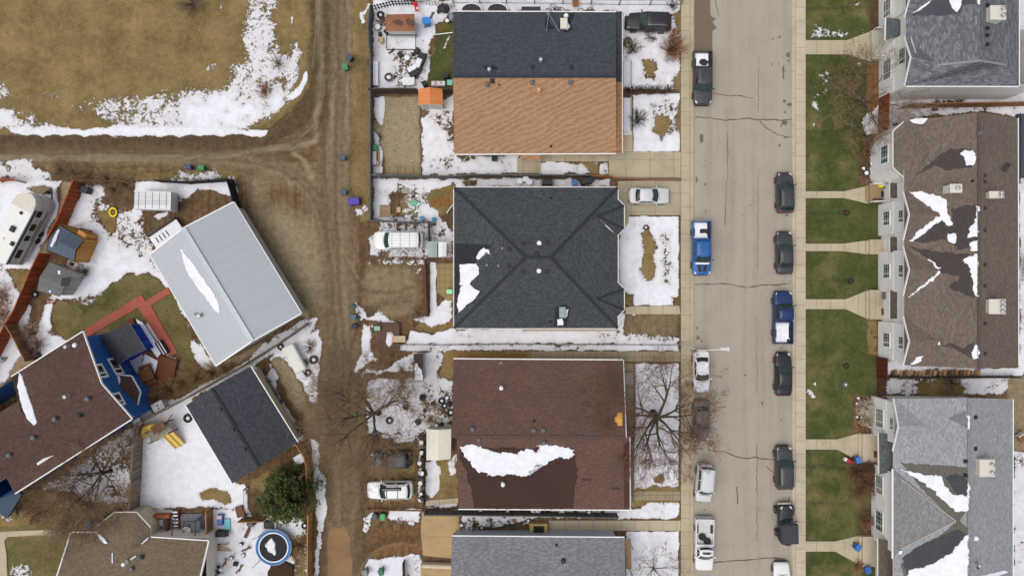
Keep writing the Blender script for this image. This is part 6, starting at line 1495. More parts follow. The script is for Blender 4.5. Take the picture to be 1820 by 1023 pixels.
# ------------------------------------------------------------------ fences
def boards(nm, c, c2=None, pitch=.15): return lined(nm, c, pitch, 'u', .45, .85, c2, .15, 0, .14)
B_RUST = boards('fence_rust_red', hexlin(150,76,46), hexlin(172,98,64)); B_BROWN = boards('fence_brown', hexlin(142,104,70), hexlin(166,126,90)); B_GREY = boards('fence_weathered', hexlin(122,114,102), hexlin(150,140,126)); B_DARK = boards('fence_dark', hexlin(74,66,58)); B_REDB = boards('fence_red_brown', hexlin(124,72,48), hexlin(146,90,62)); B_TAN = boards('fence_tan', hexlin(164,118,72), hexlin(184,140,94)); B_SLATE = boards('fence_slate', hexlin(92,94,94), hexlin(118,118,116))
B_LOW = boards('rail_brown_boards', hexlin(120,86,62)); B_WIRE = plain('fence_wire', hexlin(120,120,118), .5)
M_WOODP = plain('post_wood', hexlin(130,100,72), .9, .2)
def fence(label, pts, h=1.8, m=B_GREY, post=None, kind='board', gap=2.4, group='yard fences', name='wooden_fence', thick=.05):
    p0 = W(*pts[0]); t_ = thing(name, label, 'fence', (p0.x, p0.y, 0), group)
    post = post or m
    for i in range(len(pts)-1):
        a = W(*pts[i]); b = W(*pts[i+1]); d = b-a; L = d.length
        if kind == 'board':
            q = MB(); k = max(1, int(L/gap))
            for j in range(k):
                u = a.lerp(b, j/k); v = a.lerp(b, (j+1)/k); hh = h + random.uniform(-.03, .03)
                q.bar(u+Vector((0,0,hh/2)), v+Vector((0,0,hh/2)), thick, hh)
            q.build('fence_panel', m, t_)
            q = MB(); q.bar(a+Vector((0,0,h+.045)), b+Vector((0,0,h+.045)), .12, .05); q.build('top_rail', post, t_)
        elif kind == 'rail':
            for z in (h*.45, h*.95): q = MB(); q.bar(a+Vector((0,0,z)), b+Vector((0,0,z)), .06, .12); q.build('rail', m, t_)
        elif kind == 'wire':
            for z in (.1, h): q = MB(); q.tube([a+Vector((0,0,z)), b+Vector((0,0,z))], .025, 5); q.build('rail', m, t_)
            q = MB(); k = int(L/.3)
            for j in range(k): u = a.lerp(b, j/k); v = a.lerp(b, (j+1)/k); q.bar(u+Vector((0,0,.1)), v+Vector((0,0,h)), .008, .008); q.bar(u+Vector((0,0,h)), v+Vector((0,0,.1)), .008, .008)
            q.build('wire_mesh', m, t_)
        elif kind == 'picket':
            q = MB(); k = int(L/.32)
            for j in range(k): u = a.lerp(b, j/k); q.box(u+Vector((0,0,h/2)), (.12,.04,h), math.atan2(d.y, d.x))
            q.build('fence_panel', m, t_)
            for z in (.4, h-.3): q = MB(); q.bar(a+Vector((0,0,z)), b+Vector((0,0,z)), .05, .09); q.build('rail', post, t_)
        k = max(1, int(round(L/gap)))
        for j in range(k + (1 if i == len(pts)-2 else 0)):
            u = a.lerp(b, j/k); q = MB(); q.box(u+Vector((0,0,h/2+.04)), (.11,.11,h+.1), math.atan2(d.y, d.x)); q.build('post', post, t_)
    return t_
fence('rust red board fence running diagonally beside the travel trailer', [(149,326),(135,362),(120,397),(104,426)], 1.8, B_RUST)
fence('rust red board fence continuing past the two sheds towards the left edge', [(90,452),(76,480),(46,551),(32,573),(-6,646),(-30,690)], 1.8, B_RUST)
fence('brown board fence branching off the red fence to the blue house', [(31,574),(50,606),(66,638)], 1.8, B_BROWN)
fence('low red timber fence at the upper left edge of the trailer yard', [(-20,322),(30,321),(46,325)], 1.2, B_RUST)
fence('grey weathered fence along the west side of the clean snowy yard', [(256,752),(253,800),(251,850),(247,905)], 1.9, B_GREY)
fence('long weathered fence between the blue house and the black garage', [(256,748),(300,725),(345,701),(395,672),(440,647),(500,610),(552,574)], 1.6, B_GREY)
fence('dark thin railed fence around the back corner of the steel workshop', [(130,322),(230,324)], .9, B_LOW, kind='rail'); 
fence('black board fence behind the white cargo trailer', [(288,324),(340,327),(416,322),(421,330)], 1.5, boards('fence_black', hexlin(44,44,46)))
fence('black board fence leading from the lane corner to the workshop roof', [(416,323),(424,350),(430,378)], 1.9, boards('fence_black', hexlin(44,44,46)))
fence('tan board fence beside the evergreen and the lane', [(534,782),(549,805),(553,822),(553,850)], 1.7, B_TAN)
fence('tan board fence along the lane south of the evergreen', [(556,905),(555,960),(555,1040),(555,1100)], 1.7, B_TAN)
fence('short brown fence between the trampoline yard and the evergreen', [(434,918),(476,917)], 1.6, B_BROWN)
fence('thin wire fence with a post in the snow north of the trampoline yard', [(441,864),(441,912)], 1.2, B_WIRE, kind='wire', name='wire_fence')
fence('dark garden fence dividing the north backyard from the gravel pad', [(661,166),(705,166),(744,166)], 1.7, B_DARK)
fence('short dark fence between the orange roofed shed and the tan roof', [(790,166),(806,166)], 1.7, B_DARK)
fence('grey fence between the dirt lane and the messy north backyard', [(663,22),(660,60),(663,110),(663,166)], 1.6, B_SLATE)
fence('grey fence between the dirt lane and the gravel pad', [(663,170),(663,240),(663,312)], 1.6, B_SLATE)
fence('grey fence between the dirt lane and the yard with the rust coloured lawn', [(663,316),(663,392)], 1.6, B_SLATE)
fence('long slate grey fence south of the tan roofed house', [(663,315),(740,316),(806,317),(840,314),(900,315),(960,315),(1048,315)], 1.5, B_SLATE)
fence('low brown timber fence between the two concrete driveways', [(1050,316),(1085,317)], 1.4, boards('fence_orange_brown', hexlin(150,96,58)))
fence('low brick coloured kerb wall between the two driveways', [(1086,317),(1150,319),(1209,320)], .35, plain('low_wall', hexlin(128,96,78), .9, .2), name='low_wall', thick=.22)
fence('thin fence on the north side of the white van', [(663,394),(700,395),(730,397),(763,396)], 1.3, B_SLATE)
fence('short grey fence at the tail of the white van', [(764,398),(764,428)], 1.5, B_SLATE)
fence('low brown rail fence between the van bay and the bare yard', [(655,458),(720,457),(806,459)], .8, B_LOW, kind='rail')
fence('brown timber edging fence east of the bare yard', [(757,462),(758,510),(760,560)], 1.0, boards('fence_plum', hexlin(96,70,60)), thick=.25)
fence('thin wire fence along the snow south of the charcoal roofed house', [(700,611),(800,612),(900,610),(1000,611),(1207,612)], 1.0, B_WIRE, kind='wire', name='wire_fence', gap=5)
fence('black slatted fence crowded with junk east of the parked cars', [(755,772),(756,820),(756,890)], 1.3, boards('fence_black', hexlin(44,44,46)), kind='picket')
fence('dark fence in the narrow gap south of the brown roof', [(757,906),(850,907),(950,908),(1095,911)], 1.5, B_SLATE)
fence('black slatted fence above the brown roofed shed', [(664,19),(700,10),(738,9)], 1.3, boards('fence_black', hexlin(44,44,46)), kind='picket', gap=2)
fence('white slatted fence at the top edge near the dark slate roof', [(742,8),(775,10),(803,15)], 1.3, boards('fence_white', hexlin(206,204,200)), kind='picket', gap=2)
fence('white wire fence across the top edge between the houses', [(806,6),(900,6),(1000,7),(1100,9),(1209,9)], 1.1, B_WIRE, kind='wire', name='wire_fence', gap=3)
fence('white timber wall ledge at the north end of the tan parking pad', [(752,1000),(806,1002)], .8, plain('ledge_cream', hexlin(206,192,170), .7), thick=.35)
fence('tan low rail at the south end of the parked cars', [(655,903),(700,904),(752,905)], .5, B_BROWN, kind='rail')
fence('thin grey fence at the north side of the lower backyard', [(719,994),(720,1040),(720,1080)], 1.1, B_DARK)
fence('red brown fence beside the bare lawn tree in the upper right', [(1562,176),(1561,205),(1560,238)], 2.0, B_REDB)
fence('brown fence between the two upper town house rows', [(1600,193),(1680,191),(1760,190),(1835,188)], 1.7, B_BROWN)
fence('dark red brown fence between the two lower town house rows', [(1558,634),(1558,668)], 2.0, boards('fence_maroon', hexlin(92,48,36)))
fence('maroon slatted gate fence above the lower right town house', [(1558,670),(1558,702)], 2.0, boards('fence_maroon', hexlin(92,48,36)), kind='picket')
fence('thin dark fence along the snowy gap between lower town houses', [(1575,668),(1650,669),(1740,668),(1800,668)], 1.2, B_DARK)

# ------------------------------------------------------------------ sheds
def shed(label, quad, h, ridge, rmat, wmat, ins=.12, name='garden_shed', ridge_dir=0, doors=None, group=None, snowp=(), thick=.08):
    """quad: four eave corners in px at height h; ridge_dir 0: ridge from edge 0-1 to edge 2-3"""
    Q_ = quad if ridge_dir == 0 else quad[1:]+quad[:1]
    z = h; P = [(*p, z) for p in Q_]
    c_ = W(sum(p[0] for p in quad)/4, sum(p[1] for p in quad)/4, h)
    t_ = thing(name, label, 'shed', (c_.x, c_.y, 0), group)
    V_ = [W(*p) for p in P]
    r0 = (V_[0]+V_[1])/2 + Vector((0,0,ridge)); r1 = (V_[2]+V_[3])/2 + Vector((0,0,ridge))
    rf = Roof('roof', P + [back(r0), back(r1)], [(1,2,5,4),(0,4,5,3)], rmat, t_, thick)
    mid = sum(V_, Vector())/4
    W_ = []
    for p, top in ((V_[0],h),(r0,h+ridge),(V_[1],h),(V_[2],h),(r1,h+ridge),(V_[3],h)):
        d = mid-p; d.z = 0; q = p + d.normalized()*ins*1.3; W_.append((q.x, q.y, top-.1+ (0 if top > h else .03)))
    ar = sum(W_[i][0]*W_[(i+1)%6][1]-W_[(i+1)%6][0]*W_[i][1] for i in range(6))
    if ar < 0: W_.reverse()
    walls('wall', W_, wmat, t_)
    return t_, rf
M_SHW = plain('shed_white', hexlin(206,206,204), .6, .06)
t_, r_ = shed('small shed with a brown shingled roof in the messy north backyard', [(686,56),(686,26),(737,25),(738,56)], 2.0, .45, shingle('shingle_shed_brown', hexlin(146,100,74), .2, hexlin(164,118,90)), M_SHW, ridge_dir=0)
r_.patch('damp_or_shade_patch', [(696,38),(704,36),(711,33),(716,38),(712,44),(702,42)], 0, plain('shed_worn', hexlin(98,76,66), .9), .004, .8, 3); r_.patch('damp_or_shade_patch', [(722,36),(736,37),(735,46),(724,44)], 0, MATS['shed_worn'], .004, .9, 3)
t_, r_ = shed('shed with a bright orange ribbed roof beside the gravel pad', [(743.5,187),(743.5,158),(786,158),(787,187)], 2.1, .5, lined('orange_metal', hexlin(206,128,76), .22, 'u', .2, .5, None, .3, 0, .04), lined('shed_plank_white', hexlin(198,194,190), .5, 'u', .3, .7), ridge_dir=1)
t_, r_ = shed('dark ribbed steel roofed shed with orange timber sides by the red fence', [(84,444),(106,401),(148,426),(131,463)], 2.3, .55, M_DARKMET, boards('cedar_boards', hexlin(178,128,66), hexlin(200,150,86)), ins=-.12, ridge_dir=0)
q = MB(); p = W(158,432); q.box((p.x,p.y,1.0),(1.0,2.5,2.0),R(-32)); q.build('lean_to', MATS['cedar_boards'], t_)
r_.patch('roof_snow', [(104,407),(107,409),(98,430),(92,440),(89,438),(96,420)], 0, SNOW, .05, .2, 3)
t_, r_ = shed('grey shed with patchy felt roof below the orange timber shed', [(66,516),(88,466),(134,485),(106,527)], 2.2, .5, shingle('felt_grey', hexlin(104,104,102), .2, hexlin(124,124,122)), lined('shed_plank_grey', hexlin(168,164,156), .3, 'u', .3, .8), ridge_dir=0)
r_.patch('shingle_repair', [(110,494),(128,491),(122,508),(108,509)], 0, plain('felt_black', hexlin(62,62,66), .9), .008, .15, 9); r_.patch('roof_snow', [(104,480),(108,481),(107,488),(103,487)], 0, SNOW, .04, .3, 3); r_.patch('roof_snow', [(86,516),(92,516),(90,521)], 1, SNOW, .04, .3, 3)
t_, r_ = shed('blue playhouse shed with a charcoal roof behind the blue house', [(176,602),(229,573),(259,621),(210,648)], 2.6, .75, shingle('shingle_playhouse', hexlin(72,72,78), .2, hexlin(88,88,96)), boards('blue_boards', hexlin(28,66,168), hexlin(44,86,196)), ins=.2, ridge_dir=0)
t_, r_ = shed('narrow dark shed with snow on its roof beside the snowy path', [(735,677),(735,628),(752,628),(753,677)], 2.0, .12, plain('shed_dark_roof', hexlin(74,58,52), .9, .2), lined('shed_plank_grey', hexlin(168,164,156), .3, 'u', .3, .8), ridge_dir=0)
r_.patch('roof_snow', [(738,646),(742,644),(744,652),(748,656),(751,664),(752,676),(737,676),(737,660)], 0, SNOW, .06, .4, 3); r_.patch('roof_snow', [(737,648),(741,646),(743,676),(737,676)], 1, SNOW, .06, .2, 3)
t_, r_ = shed('carport tent with a cream white canopy beside the brown roofed house', [(758,817),(758,762),(802,762),(801,815)], 2.3, .35, plain('canopy_cream', hexlin(216,214,200), .7, .07), plain('canopy_side', hexlin(188,188,178), .7), name='carport_tent', ridge_dir=1)
t_, r_ = shed('grey green lean-to shed behind the white van', [(761,457),(761,429),(777,429),(777,457)], 2.0, .08, plain('leanto_green_grey', hexlin(146,160,156), .6, .08), lined('shed_plank_grey', hexlin(168,164,156), .3, 'u', .3, .8), ridge_dir=1)
t_, r_ = shed('small white lean-to against the charcoal roofed house', [(779,457),(779,430),(794,430),(793,455)], 2.1, .1, plain('leanto_white', hexlin(214,216,216), .6, .06), M_SHW, ridge_dir=1)
p = W(694,600); t_ = thing('deck_platform', 'brown deck platform with steps and a snow patch near the lane', 'deck', (p.x,p.y,0))
mb = MB(); mb.box((p.x-.2,p.y+.2,.2),(2.5,3.0,.4)); mb.build('deck', lined('deck_brown', hexlin(98,74,62), .18, 'v', .3, .85), t_)
mb = MB(); mb.box((p.x+1.0,p.y-.1,.5),(1.5,.7,.12)); mb.box((p.x+1.1,p.y-.1,.3),(1.2,.6,.3)); mb.build('step', plain('step_cream', hexlin(190,170,142), .8), t_)
mb = MB(); mb.blob((p.x,p.y-.1,.43),.55,3,.3,2,(.8,1.5,.16)); mb.build('snow_patch', SNOW, t_, smooth=True)

# ------------------------------------------------------------------ red path, deck and patio furniture behind the blue house
M_REDP = concrete('red_paving', hexlin(160,88,76), 0, 0, None, .2)
sheet('red_path', [(147,588),(252,523),(259,535),(269,543),(246,546),(157,598)], .06, M_REDP); sheet('red_path', [(246,546.3),(269,543.3),(316,626),(301,633)], .06, M_REDP); sheet('red_path', [(259.4,534.7),(299,510),(304,520),(268.6,542.6)], .06, M_REDP)
p = W(270,620); t_ = thing('timber_deck', 'dark brown timber deck with snow round the blue playhouse shed', 'deck', (p.x,p.y,0))
mb = MB(); mb.prism([W(*q)[:2] for q in ((228,568),(240,566),(262,620),(318,640),(310,680),(262,704),(252,690),(268,650))], .1, .45); mb.build('deck', lined('deck_redbrown', hexlin(110,64,44), .15, 'v', .35, .8), t_)
mb = MB(); mb.prism([W(*q)[:2] for q in ((246,566),(258,572),(292,625),(284,634),(268,612))], .452, .55); mb.prism([W(*q)[:2] for q in ((262,628),(285,640),(278,668),(262,680),(258,650))], .452, .53); mb.build('deck_snow', SNOW, t_)
def blockthing(name, label, cat, px, py, parts, rz=0, z=0, group=None):
    """small thing from boxes: parts = (part name, material, [(dx, dy, z, sx, sy, sz), ...])"""
    p = W(px, py, z); t_ = thing(name, label, cat, (p.x, p.y, z), group)
    for nm, m, bs in [q for nm, m, bs in parts for q in ([(nm[:-1], m, [b]) for b in bs] if nm[-1] == '*' else [(nm, m, bs)])]:
        mb = MB()
        for b in bs:
            c_, s_ = math.cos(R(rz)), math.sin(R(rz))
            mb.bbox((p.x+b[0]*c_-b[1]*s_, p.y+b[0]*s_+b[1]*c_, z+b[2]), b[3:6], R(rz)+ (b[6] if len(b) > 6 else 0), .025)
        mb.build(nm, m, t_)
    return t_
M_WD = plain('timber_brown', hexlin(112,70,48), .85, .2); M_WDL = plain('timber_pale', hexlin(188,160,122), .85, .15)
blockthing('picnic_table', 'brown round topped picnic table on the snowy deck', 'table', 266, 664, [('table_top', M_WD, [(0,0,.75,1.5,1.3,.06)]), ('bench', M_WD, [(0,.95,.45,1.4,.3,.05)]), ('bench', M_WD, [(0,-.95,.45,1.4,.3,.05)]), ('leg*', M_WD, [(.5,0,.36,.1,1.6,.7)]), ('leg', M_WD, [(-.5,0,.36,.1,1.6,.7)])], 20, .45)
blockthing('planter_box', 'black planter frame with snow beside the red path', 'planter', 291, 617, [('frame*', M_BLACKP, [(-.3,0,.3,.12,1.6,.5),(0,0,.3,.12,1.6,.5),(.3,0,.3,.12,1.6,.5)]), ('snow_fill', SNOW, [(-.15,0,.3,.16,1.5,.3),(.15,0,.3,.16,1.5,.3)])], 32, .1)
blockthing('air_conditioner', 'pale air conditioner box with two fans beside the blue house wall', 'air conditioner', 289, 719, [('case', M_SHW, [(0,0,.5,1.3,1.0,1.0)]), ('fan_grille*', M_BLACKP, [(.0,.12,1.01,.18,.18,.03),(.0,-.22,1.01,.18,.18,.03)])], 28)
blockthing('storage_box', 'grey and white storage box next to the pale air conditioner', 'box', 268, 733, [('case', M_SHW, [(0,0,.45,1.2,1.0,.9)]), ('lid', plain('lid_grey', hexlin(150,152,156), .6), [(0,0,.93,1.25,1.05,.07)])], 28)
blockthing('storage_box', 'pale chest by the corner of the weathered fence and blue house', 'box', 249, 742, [('case', plain('chest_grey', hexlin(170,170,176), .6), [(0,0,.4,1.0,.8,.8)]), ('lid', SNOW, [(0,0,.83,1.02,.82,.06)])], 28)

# ------------------------------------------------------------------ wheelie bins and boxes
def bin_(label, px, py, c, rz=0, name='wheelie_bin', s=1.0, tip=0):
    p = W(px, py, .5); t_ = thing(name, label, 'bin', (0, 0, 0), 'wheeled refuse bins')
    m = plain('bin_%d_%d_%d' % c, hexlin(*c), .55, .1); m2 = plain('binlid_%d_%d_%d' % c, hexlin(*[min(255, int(x*1.12)) for x in c]), .5, .08)
    q = MB(); s *= .74; a, b = .25*s, .31*s
    q.add([(-a,-a,.05),(a,-a,.05),(a,a,.05),(-a,a,.05),(-b,-b*1.1,1.0*s),(b,-b*1.1,1.0*s),(b,b*1.1,1.0*s),(-b,b*1.1,1.0*s)], [(3,2,1,0),(4,5,6,7),(0,1,5,4),(1,2,6,5),(2,3,7,6),(3,0,4,7)]); q.build('body', m, t_)
    q = MB(); q.bbox((0,0,1.04*s),(.68*s,.8*s,.1),0,.05); q.box((0,.44*s,1.0*s),(.5*s,.08,.06)); q.build('lid', m2, t_)
    for sx in (-1, 1): q = MB(); q.lathe([(.04,-.03),(.11,-.03),(.11,.03),(.04,.03)], (sx*.27*s,.3*s,.11), 12, rmat=Matrix.Rotation(PI/2,3,'Y')); q.build('wheel', M_TYRE, t_)
    t_.location = (p.x, p.y, .02); t_.rotation_euler = (R(tip), 0, R(rz)); return t_
bin_('dark grey wheelie bin standing in the dirt lane at the top', 622, 105, (62,72,76), -25, s=1.2)
bin_('green wheelie bin beside the dark bin in the upper lane', 615, 121, (58,120,78), 15, s=1.15)
bin_('slate wheelie bin alone at the lane junction', 610, 281, (66,78,86), 80, s=1.15)
bin_('slate wheelie bin on the lane below the junction', 612, 342, (62,76,90), 80, s=1.1)
blockthing('storage_tote', 'purple blue tote with a lid at the lane edge', 'box', 632, 359, [('body', plain('tote_purple', hexlin(50,36,120), .5), [(0,0,.4,1.15,.75,.8)]), ('lid', plain('tote_lid', hexlin(74,58,160), .45), [(0,0,.82,1.2,.8,.08)])], 5)
bin_('navy wheelie bin behind the black fence near the cargo trailer', 337, 297, (58,68,92), 90, s=1.1); bin_('green wheelie bin behind the black fence near the cargo trailer', 360, 299, (48,118,70), 85, s=1.1)
bin_('slate wheelie bin at the lane beside the bare yard', 629, 563, (72,88,104), 80, s=1.1); bin_('black wheelie bin at the lane below the slate bin', 631, 579, (28,34,58), 80, s=.9)
bin_('dark green wheelie bin half under snow by the bare yard', 629, 545, (44,72,58), 60, s=.9)
bin_('pale teal wheelie bin next to the brown deck platform', 672, 583, (120,162,146), 90, s=1.0)
bin_('green wheelie bin at the foot of the lane tree', 632, 739, (60,130,84), 10, s=.7)
bin_('green wheelie bin beside a dark bin below the white roof box car', 681, 917, (64,140,92), 0, s=1.1); bin_('dark grey wheelie bin below the car with the roof box', 667, 917, (66,74,84), 0, s=1.0)
bin_('green wheelie bin in the snowy yard at the bottom edge', 678, 1015, (44,104,70), 20, s=1.1); bin_('grey wheelie bin at the bottom edge next to the puddle', 650, 1016, (110,120,124), 20, s=1.2)
bin_('green round bin in the corner of the gravel pad', 667, 263, (40,116,72), 0, s=1.0); bin_('black wheelie bin by the black garage and the lane', 534, 766, (26,28,32), 0, s=1.0); bin_('dark green wheelie bin by the garage wall facing the lane', 527, 755, (40,84,62), 0, s=1.0)
bin_('blue recycling bin in the gap north of the charcoal roof', 1021, 326, (62,100,160), 5, s=1.1); bin_('blue tote bin on the snow in the north backyard', 760, 41, (48,116,178), 92, s=1.5)
bin_('blue recycling bin beside the red pole on the lower right walk', 1523, 816, (58,104,170), 10, s=1.1); bin_('blue recycling bin tipped on the bottom front walk', 1522, 971, (54,100,168), -30, s=1.15); bin_('blue recycling bin at the lower right porch by the bottom edge', 1540, 1010, (52,98,162), 10, s=1.2)
bin_('black wheelie bin against the south wall of the tan roofed house', 879, 282, (40,46,50), 0, s=1.2)
bin_('mint green planter bin on the patio slabs', 800, 518, (130,206,150), 90, s=1.0); bin_('small teal bin at the tail fence of the white van', 771, 391, (50,120,130), 0, s=.8); bin_('small blue bin north of the white van', 750, 389, (60,130,170), 30, s=.8)
blockthing('barbecue', 'black barbecue under a cover north of the charcoal roof', 'barbecue', 1041, 324, [('cover', M_BLACKP, [(0,0,.55,1.3,.65,1.1)]), ('side_shelf', M_VENTD, [(.8,.1,.8,.4,.5,.05)])], 15)
blockthing('barbecue', 'dark kettle grill trolley between the fence and the charcoal roof', 'barbecue', 972, 326, [('body', M_VENTD, [(0,0,.6,1.1,.6,.9)]), ('side_shelf', plain('shelf_grey', hexlin(130,132,134), .5), [(-.65,0,.8,.35,.55,.05),(.6,.05,.8,.2,.5,.05)])], 0)
for i, (x, y, l) in enumerate(((924,322,'left of the three'), (934.5,318,'upper of the three'), (941,324,'right of the three'))):
    p = W(x, y, .5); t_ = thing('lidded_bucket', 'white bucket with a snowy lid, %s by the slate fence' % l, 'bucket', (p.x,p.y,0), 'buckets by the slate fence')
    q = MB(); q.lathe([(.28,0),(.33,.6)], (p.x,p.y,.02), 14); q.build('body', M_VENT, t_); q = MB(); q.lathe([(.35,0),(.35,.06),(.25,.1),(.05,.12)], (p.x,p.y,.62), 14); q.build('lid', SNOW, t_)
blockthing('cushion_pole', 'red pole shaped roll with white ends on the lower right lawn', 'roll', 1508, 818, [('roll', plain('roll_red', hexlin(196,46,60), .6), [(0,0,.25,.9,.4,.4)]), ('end_cap', M_WHITE, [(-.55,0,.25,.25,.38,.38)])], -25)

# ------------------------------------------------------------------ trampoline, slide set, lamp post
p = W(486, 972, .9); t_ = thing('trampoline', 'round trampoline with a blue rim and a snow patch on its black mat', 'trampoline', (p.x,p.y,0))
Rr = 1.95
q = MB(); q.lathe([(Rr-.42,.9),(Rr-.02,.9),(Rr,.85)], p*1-Vector((0,0,.9)), 40); q.v = q.v; 
q = MB(); N = 44
def ring(mb, r0, r1, z, c_, mi=0):
    vs = []
    for j in range(N):
        an = 2*PI*j/N; vs += [(c_.x+r0*math.cos(an), c_.y+r0*math.sin(an), z), (c_.x+r1*math.cos(an), c_.y+r1*math.sin(an), z)]
    mb.add(vs, [(2*j, 2*j+1, 2*((j+1)%N)+1, 2*((j+1)%N)) for j in range(N)], mi)
q = MB(); ring(q, Rr-.34, Rr, .93, p); q.build('rim_pad', plain('rim_blue', hexlin(44,104,160), .5, .15), t_)
q = MB(); ring(q, Rr-.42, Rr-.30, .945, p); q.build('rim_snow', SNOW, t_)
q = MB(); q.lathe([(Rr-.4,.90),(Rr-.4,.915)], (p.x,p.y,0), 44); q.build('mat', plain('mat_black', hexlin(38,40,44), .8, .1), t_)
q = MB(); q.blob((p.x-.25,p.y+.1,.92),.7,6,.5,3,(.75,1.2,.07)); q.build('snow_patch', SNOW, t_, smooth=True)
q = MB(); q.tube([(p.x+Rr*math.cos(2*PI*j/N)*1.0, p.y+Rr*math.sin(2*PI*j/N), .88) for j in range(N+1)], .04, 6); q.build('frame', M_GALV, t_)
for k in range(6):
    an = k*PI/3+.3; x, y = p.x+1.02*Rr*math.cos(an), p.y+1.02*Rr*math.sin(an)
    q = MB(); q.tube([(x,y,0),(x,y,1.0)], .04, 6); q.build('leg', M_GALV, t_)
for an, L_ in ((3.9,2.5),(.15,1.2),(2.4,2.6)):
    q = MB(); x, y = p.x+Rr*math.cos(an), p.y+Rr*math.sin(an); q.tube([(x,y,.9),(x+.3*math.cos(an),y+.3*math.sin(an),L_)], .03, 6); q.build('net_pole', M_VENT, t_)
p = W(292, 764); t_ = thing('play_set', 'timber play set with a double yellow slide and a curved yellow slide', 'play set', (p.x,p.y,0))
c_, u, v, a = frame_of(292, 764, 28)
q = MB(); q.box(tl(.2,.0,1.25),(2.6,1.3,.1),a); q.build('platform', plain('platform_grey', hexlin(146,142,124), .8), t_)
for x, y in ((-1,-.6),(1.4,-.6),(-1,.6),(1.4,.6)): q = MB(); q.box(tl(x,y,1.0),(.12,.12,2.0),a); q.build('post', M_WD, t_)
q = MB(); q.box(tl(.75,.4,2.2),(1.2,.9,.06),a,0,.35); q.box(tl(1.25,.4,2.15),(.9,.9,.06),a,0,-.5); q.build('roof', lined('playset_roof', hexlin(108,80,62), .15, 'u', .3, .8), t_)
q = MB(); q.bar(tl(.2,-.3,1.9),tl(2.6,1.0,1.8),.09,.09); q.build('swing_beam', M_WD, t_)
M_YEL = plain('slide_yellow', hexlin(222,190,106), .4, .1); SD = (Vector((.78,-.62,0))).normalized()
s0 = W(297,768,1.2); s1 = W(321,792,.15); sd = (s1-s0); sn = Vector((-sd.y, sd.x, 0)).normalized()
for o_ in (-.28, .28):
    q = MB(); q.bar(s0+sn*o_, s1+sn*o_, .5, .04); q.build('slide', M_YEL, t_)
q = MB()
for o_ in (-.55, 0, .55): q.bar(s0+sn*o_+Vector((0,0,.09)), s1+sn*o_+Vector((0,0,.09)), .07, .18)
q.build('slide_rim', M_YEL, t_)
q = MB(); P = [W(276,757,1.3), W(266,758,1.1), W(258,762,.8), W(255,769,.5), W(256,774,.3)]
q.tube(P, [.36,.38,.38,.36,.34], 10); q.build('tube_slide', plain('slide_amber', hexlin(226,188,88), .4, .12), t_)
p = W(1209, 611); t_ = thing('street_lamp', 'pale steel street lamp reaching out over the parked white sedan', 'street lamp', (p.x,p.y,0))
q = MB(); q.tube([(p.x,p.y,0),(p.x,p.y,1.0),(p.x,p.y,5.5),(p.x+.1,p.y,6.5)], [.12,.1,.08,.07], 10); q.build('pole', plain('lamp_pole', hexlin(206,206,204), .4, .06), t_)
h1 = W(1284, 620, 8.2); p1 = Vector((p.x+.1,p.y,6.5)); q = MB(); q.tube([p1, p1.lerp(h1,.12)+Vector((0,0,.6)), p1.lerp(h1,.35)+Vector((0,0,.75)), p1.lerp(h1,.7)+Vector((0,0,.4)), h1], .05, 8); q.build('arm', MATS['lamp_pole'], t_)
q = MB(); q.bbox(h1+Vector((.25,0,0)),(.85,.3,.16),0,.05); q.box(h1+Vector((.55,0,.02)),(.22,.36,.1)); q.build('lamp_head', MATS['lamp_pole'], t_)

# ------------------------------------------------------------------ yard clutter
def tyre(label, px, py, r=.36, group='tyres lying in the yards', rim=None):
    p = W(px, py, .2); t_ = thing('tyre', label, 'tyre', (p.x,p.y,0), group)
    q = MB(); q.lathe([(r*.55,.02),(r*.95,.02),(r,.08),(r,.16),(r*.92,.22),(r*.55,.2),(r*.5,.1)], (p.x,p.y,0), 18); q.build('tread', M_TYRE, t_)
    q = MB(); q.lathe([(r*.55,.05),(r*.4,.08),(.02,.09)], (p.x,p.y,.02), 12); q.build('snow_fill' if not rim else 'rim', SNOW if not rim else rim, t_)
tyre('black tyre on the snow at the east end of the covered trailer', 557, 639, .5); tyre('tyre with a bright centre below the covered trailer', 547, 662, .38); tyre('tyre filled with snow in the corner above the covered trailer', 498, 616, .34)
tyre('black tyre leaning by the rust red fence above the lawn', 61, 523, .38); tyre('small round tyre beside the brown house wall', 801, 733, .42); tyre('dark tyre beside the slide play set and black garage', 333, 743, .5)
tyre('tyre on the brown yard near the lane tree roots', 692, 747, .42); tyre('tyre in the snow beside the slatted fence junk', 785, 712, .4); tyre('second tyre leaning on junk by the brown house', 790, 721, .34)
tyre('black round lid at the edge of the evergreen yard', 541, 934, .38); tyre('black tyre left of the brown roofed shed', 676, 26, .42)
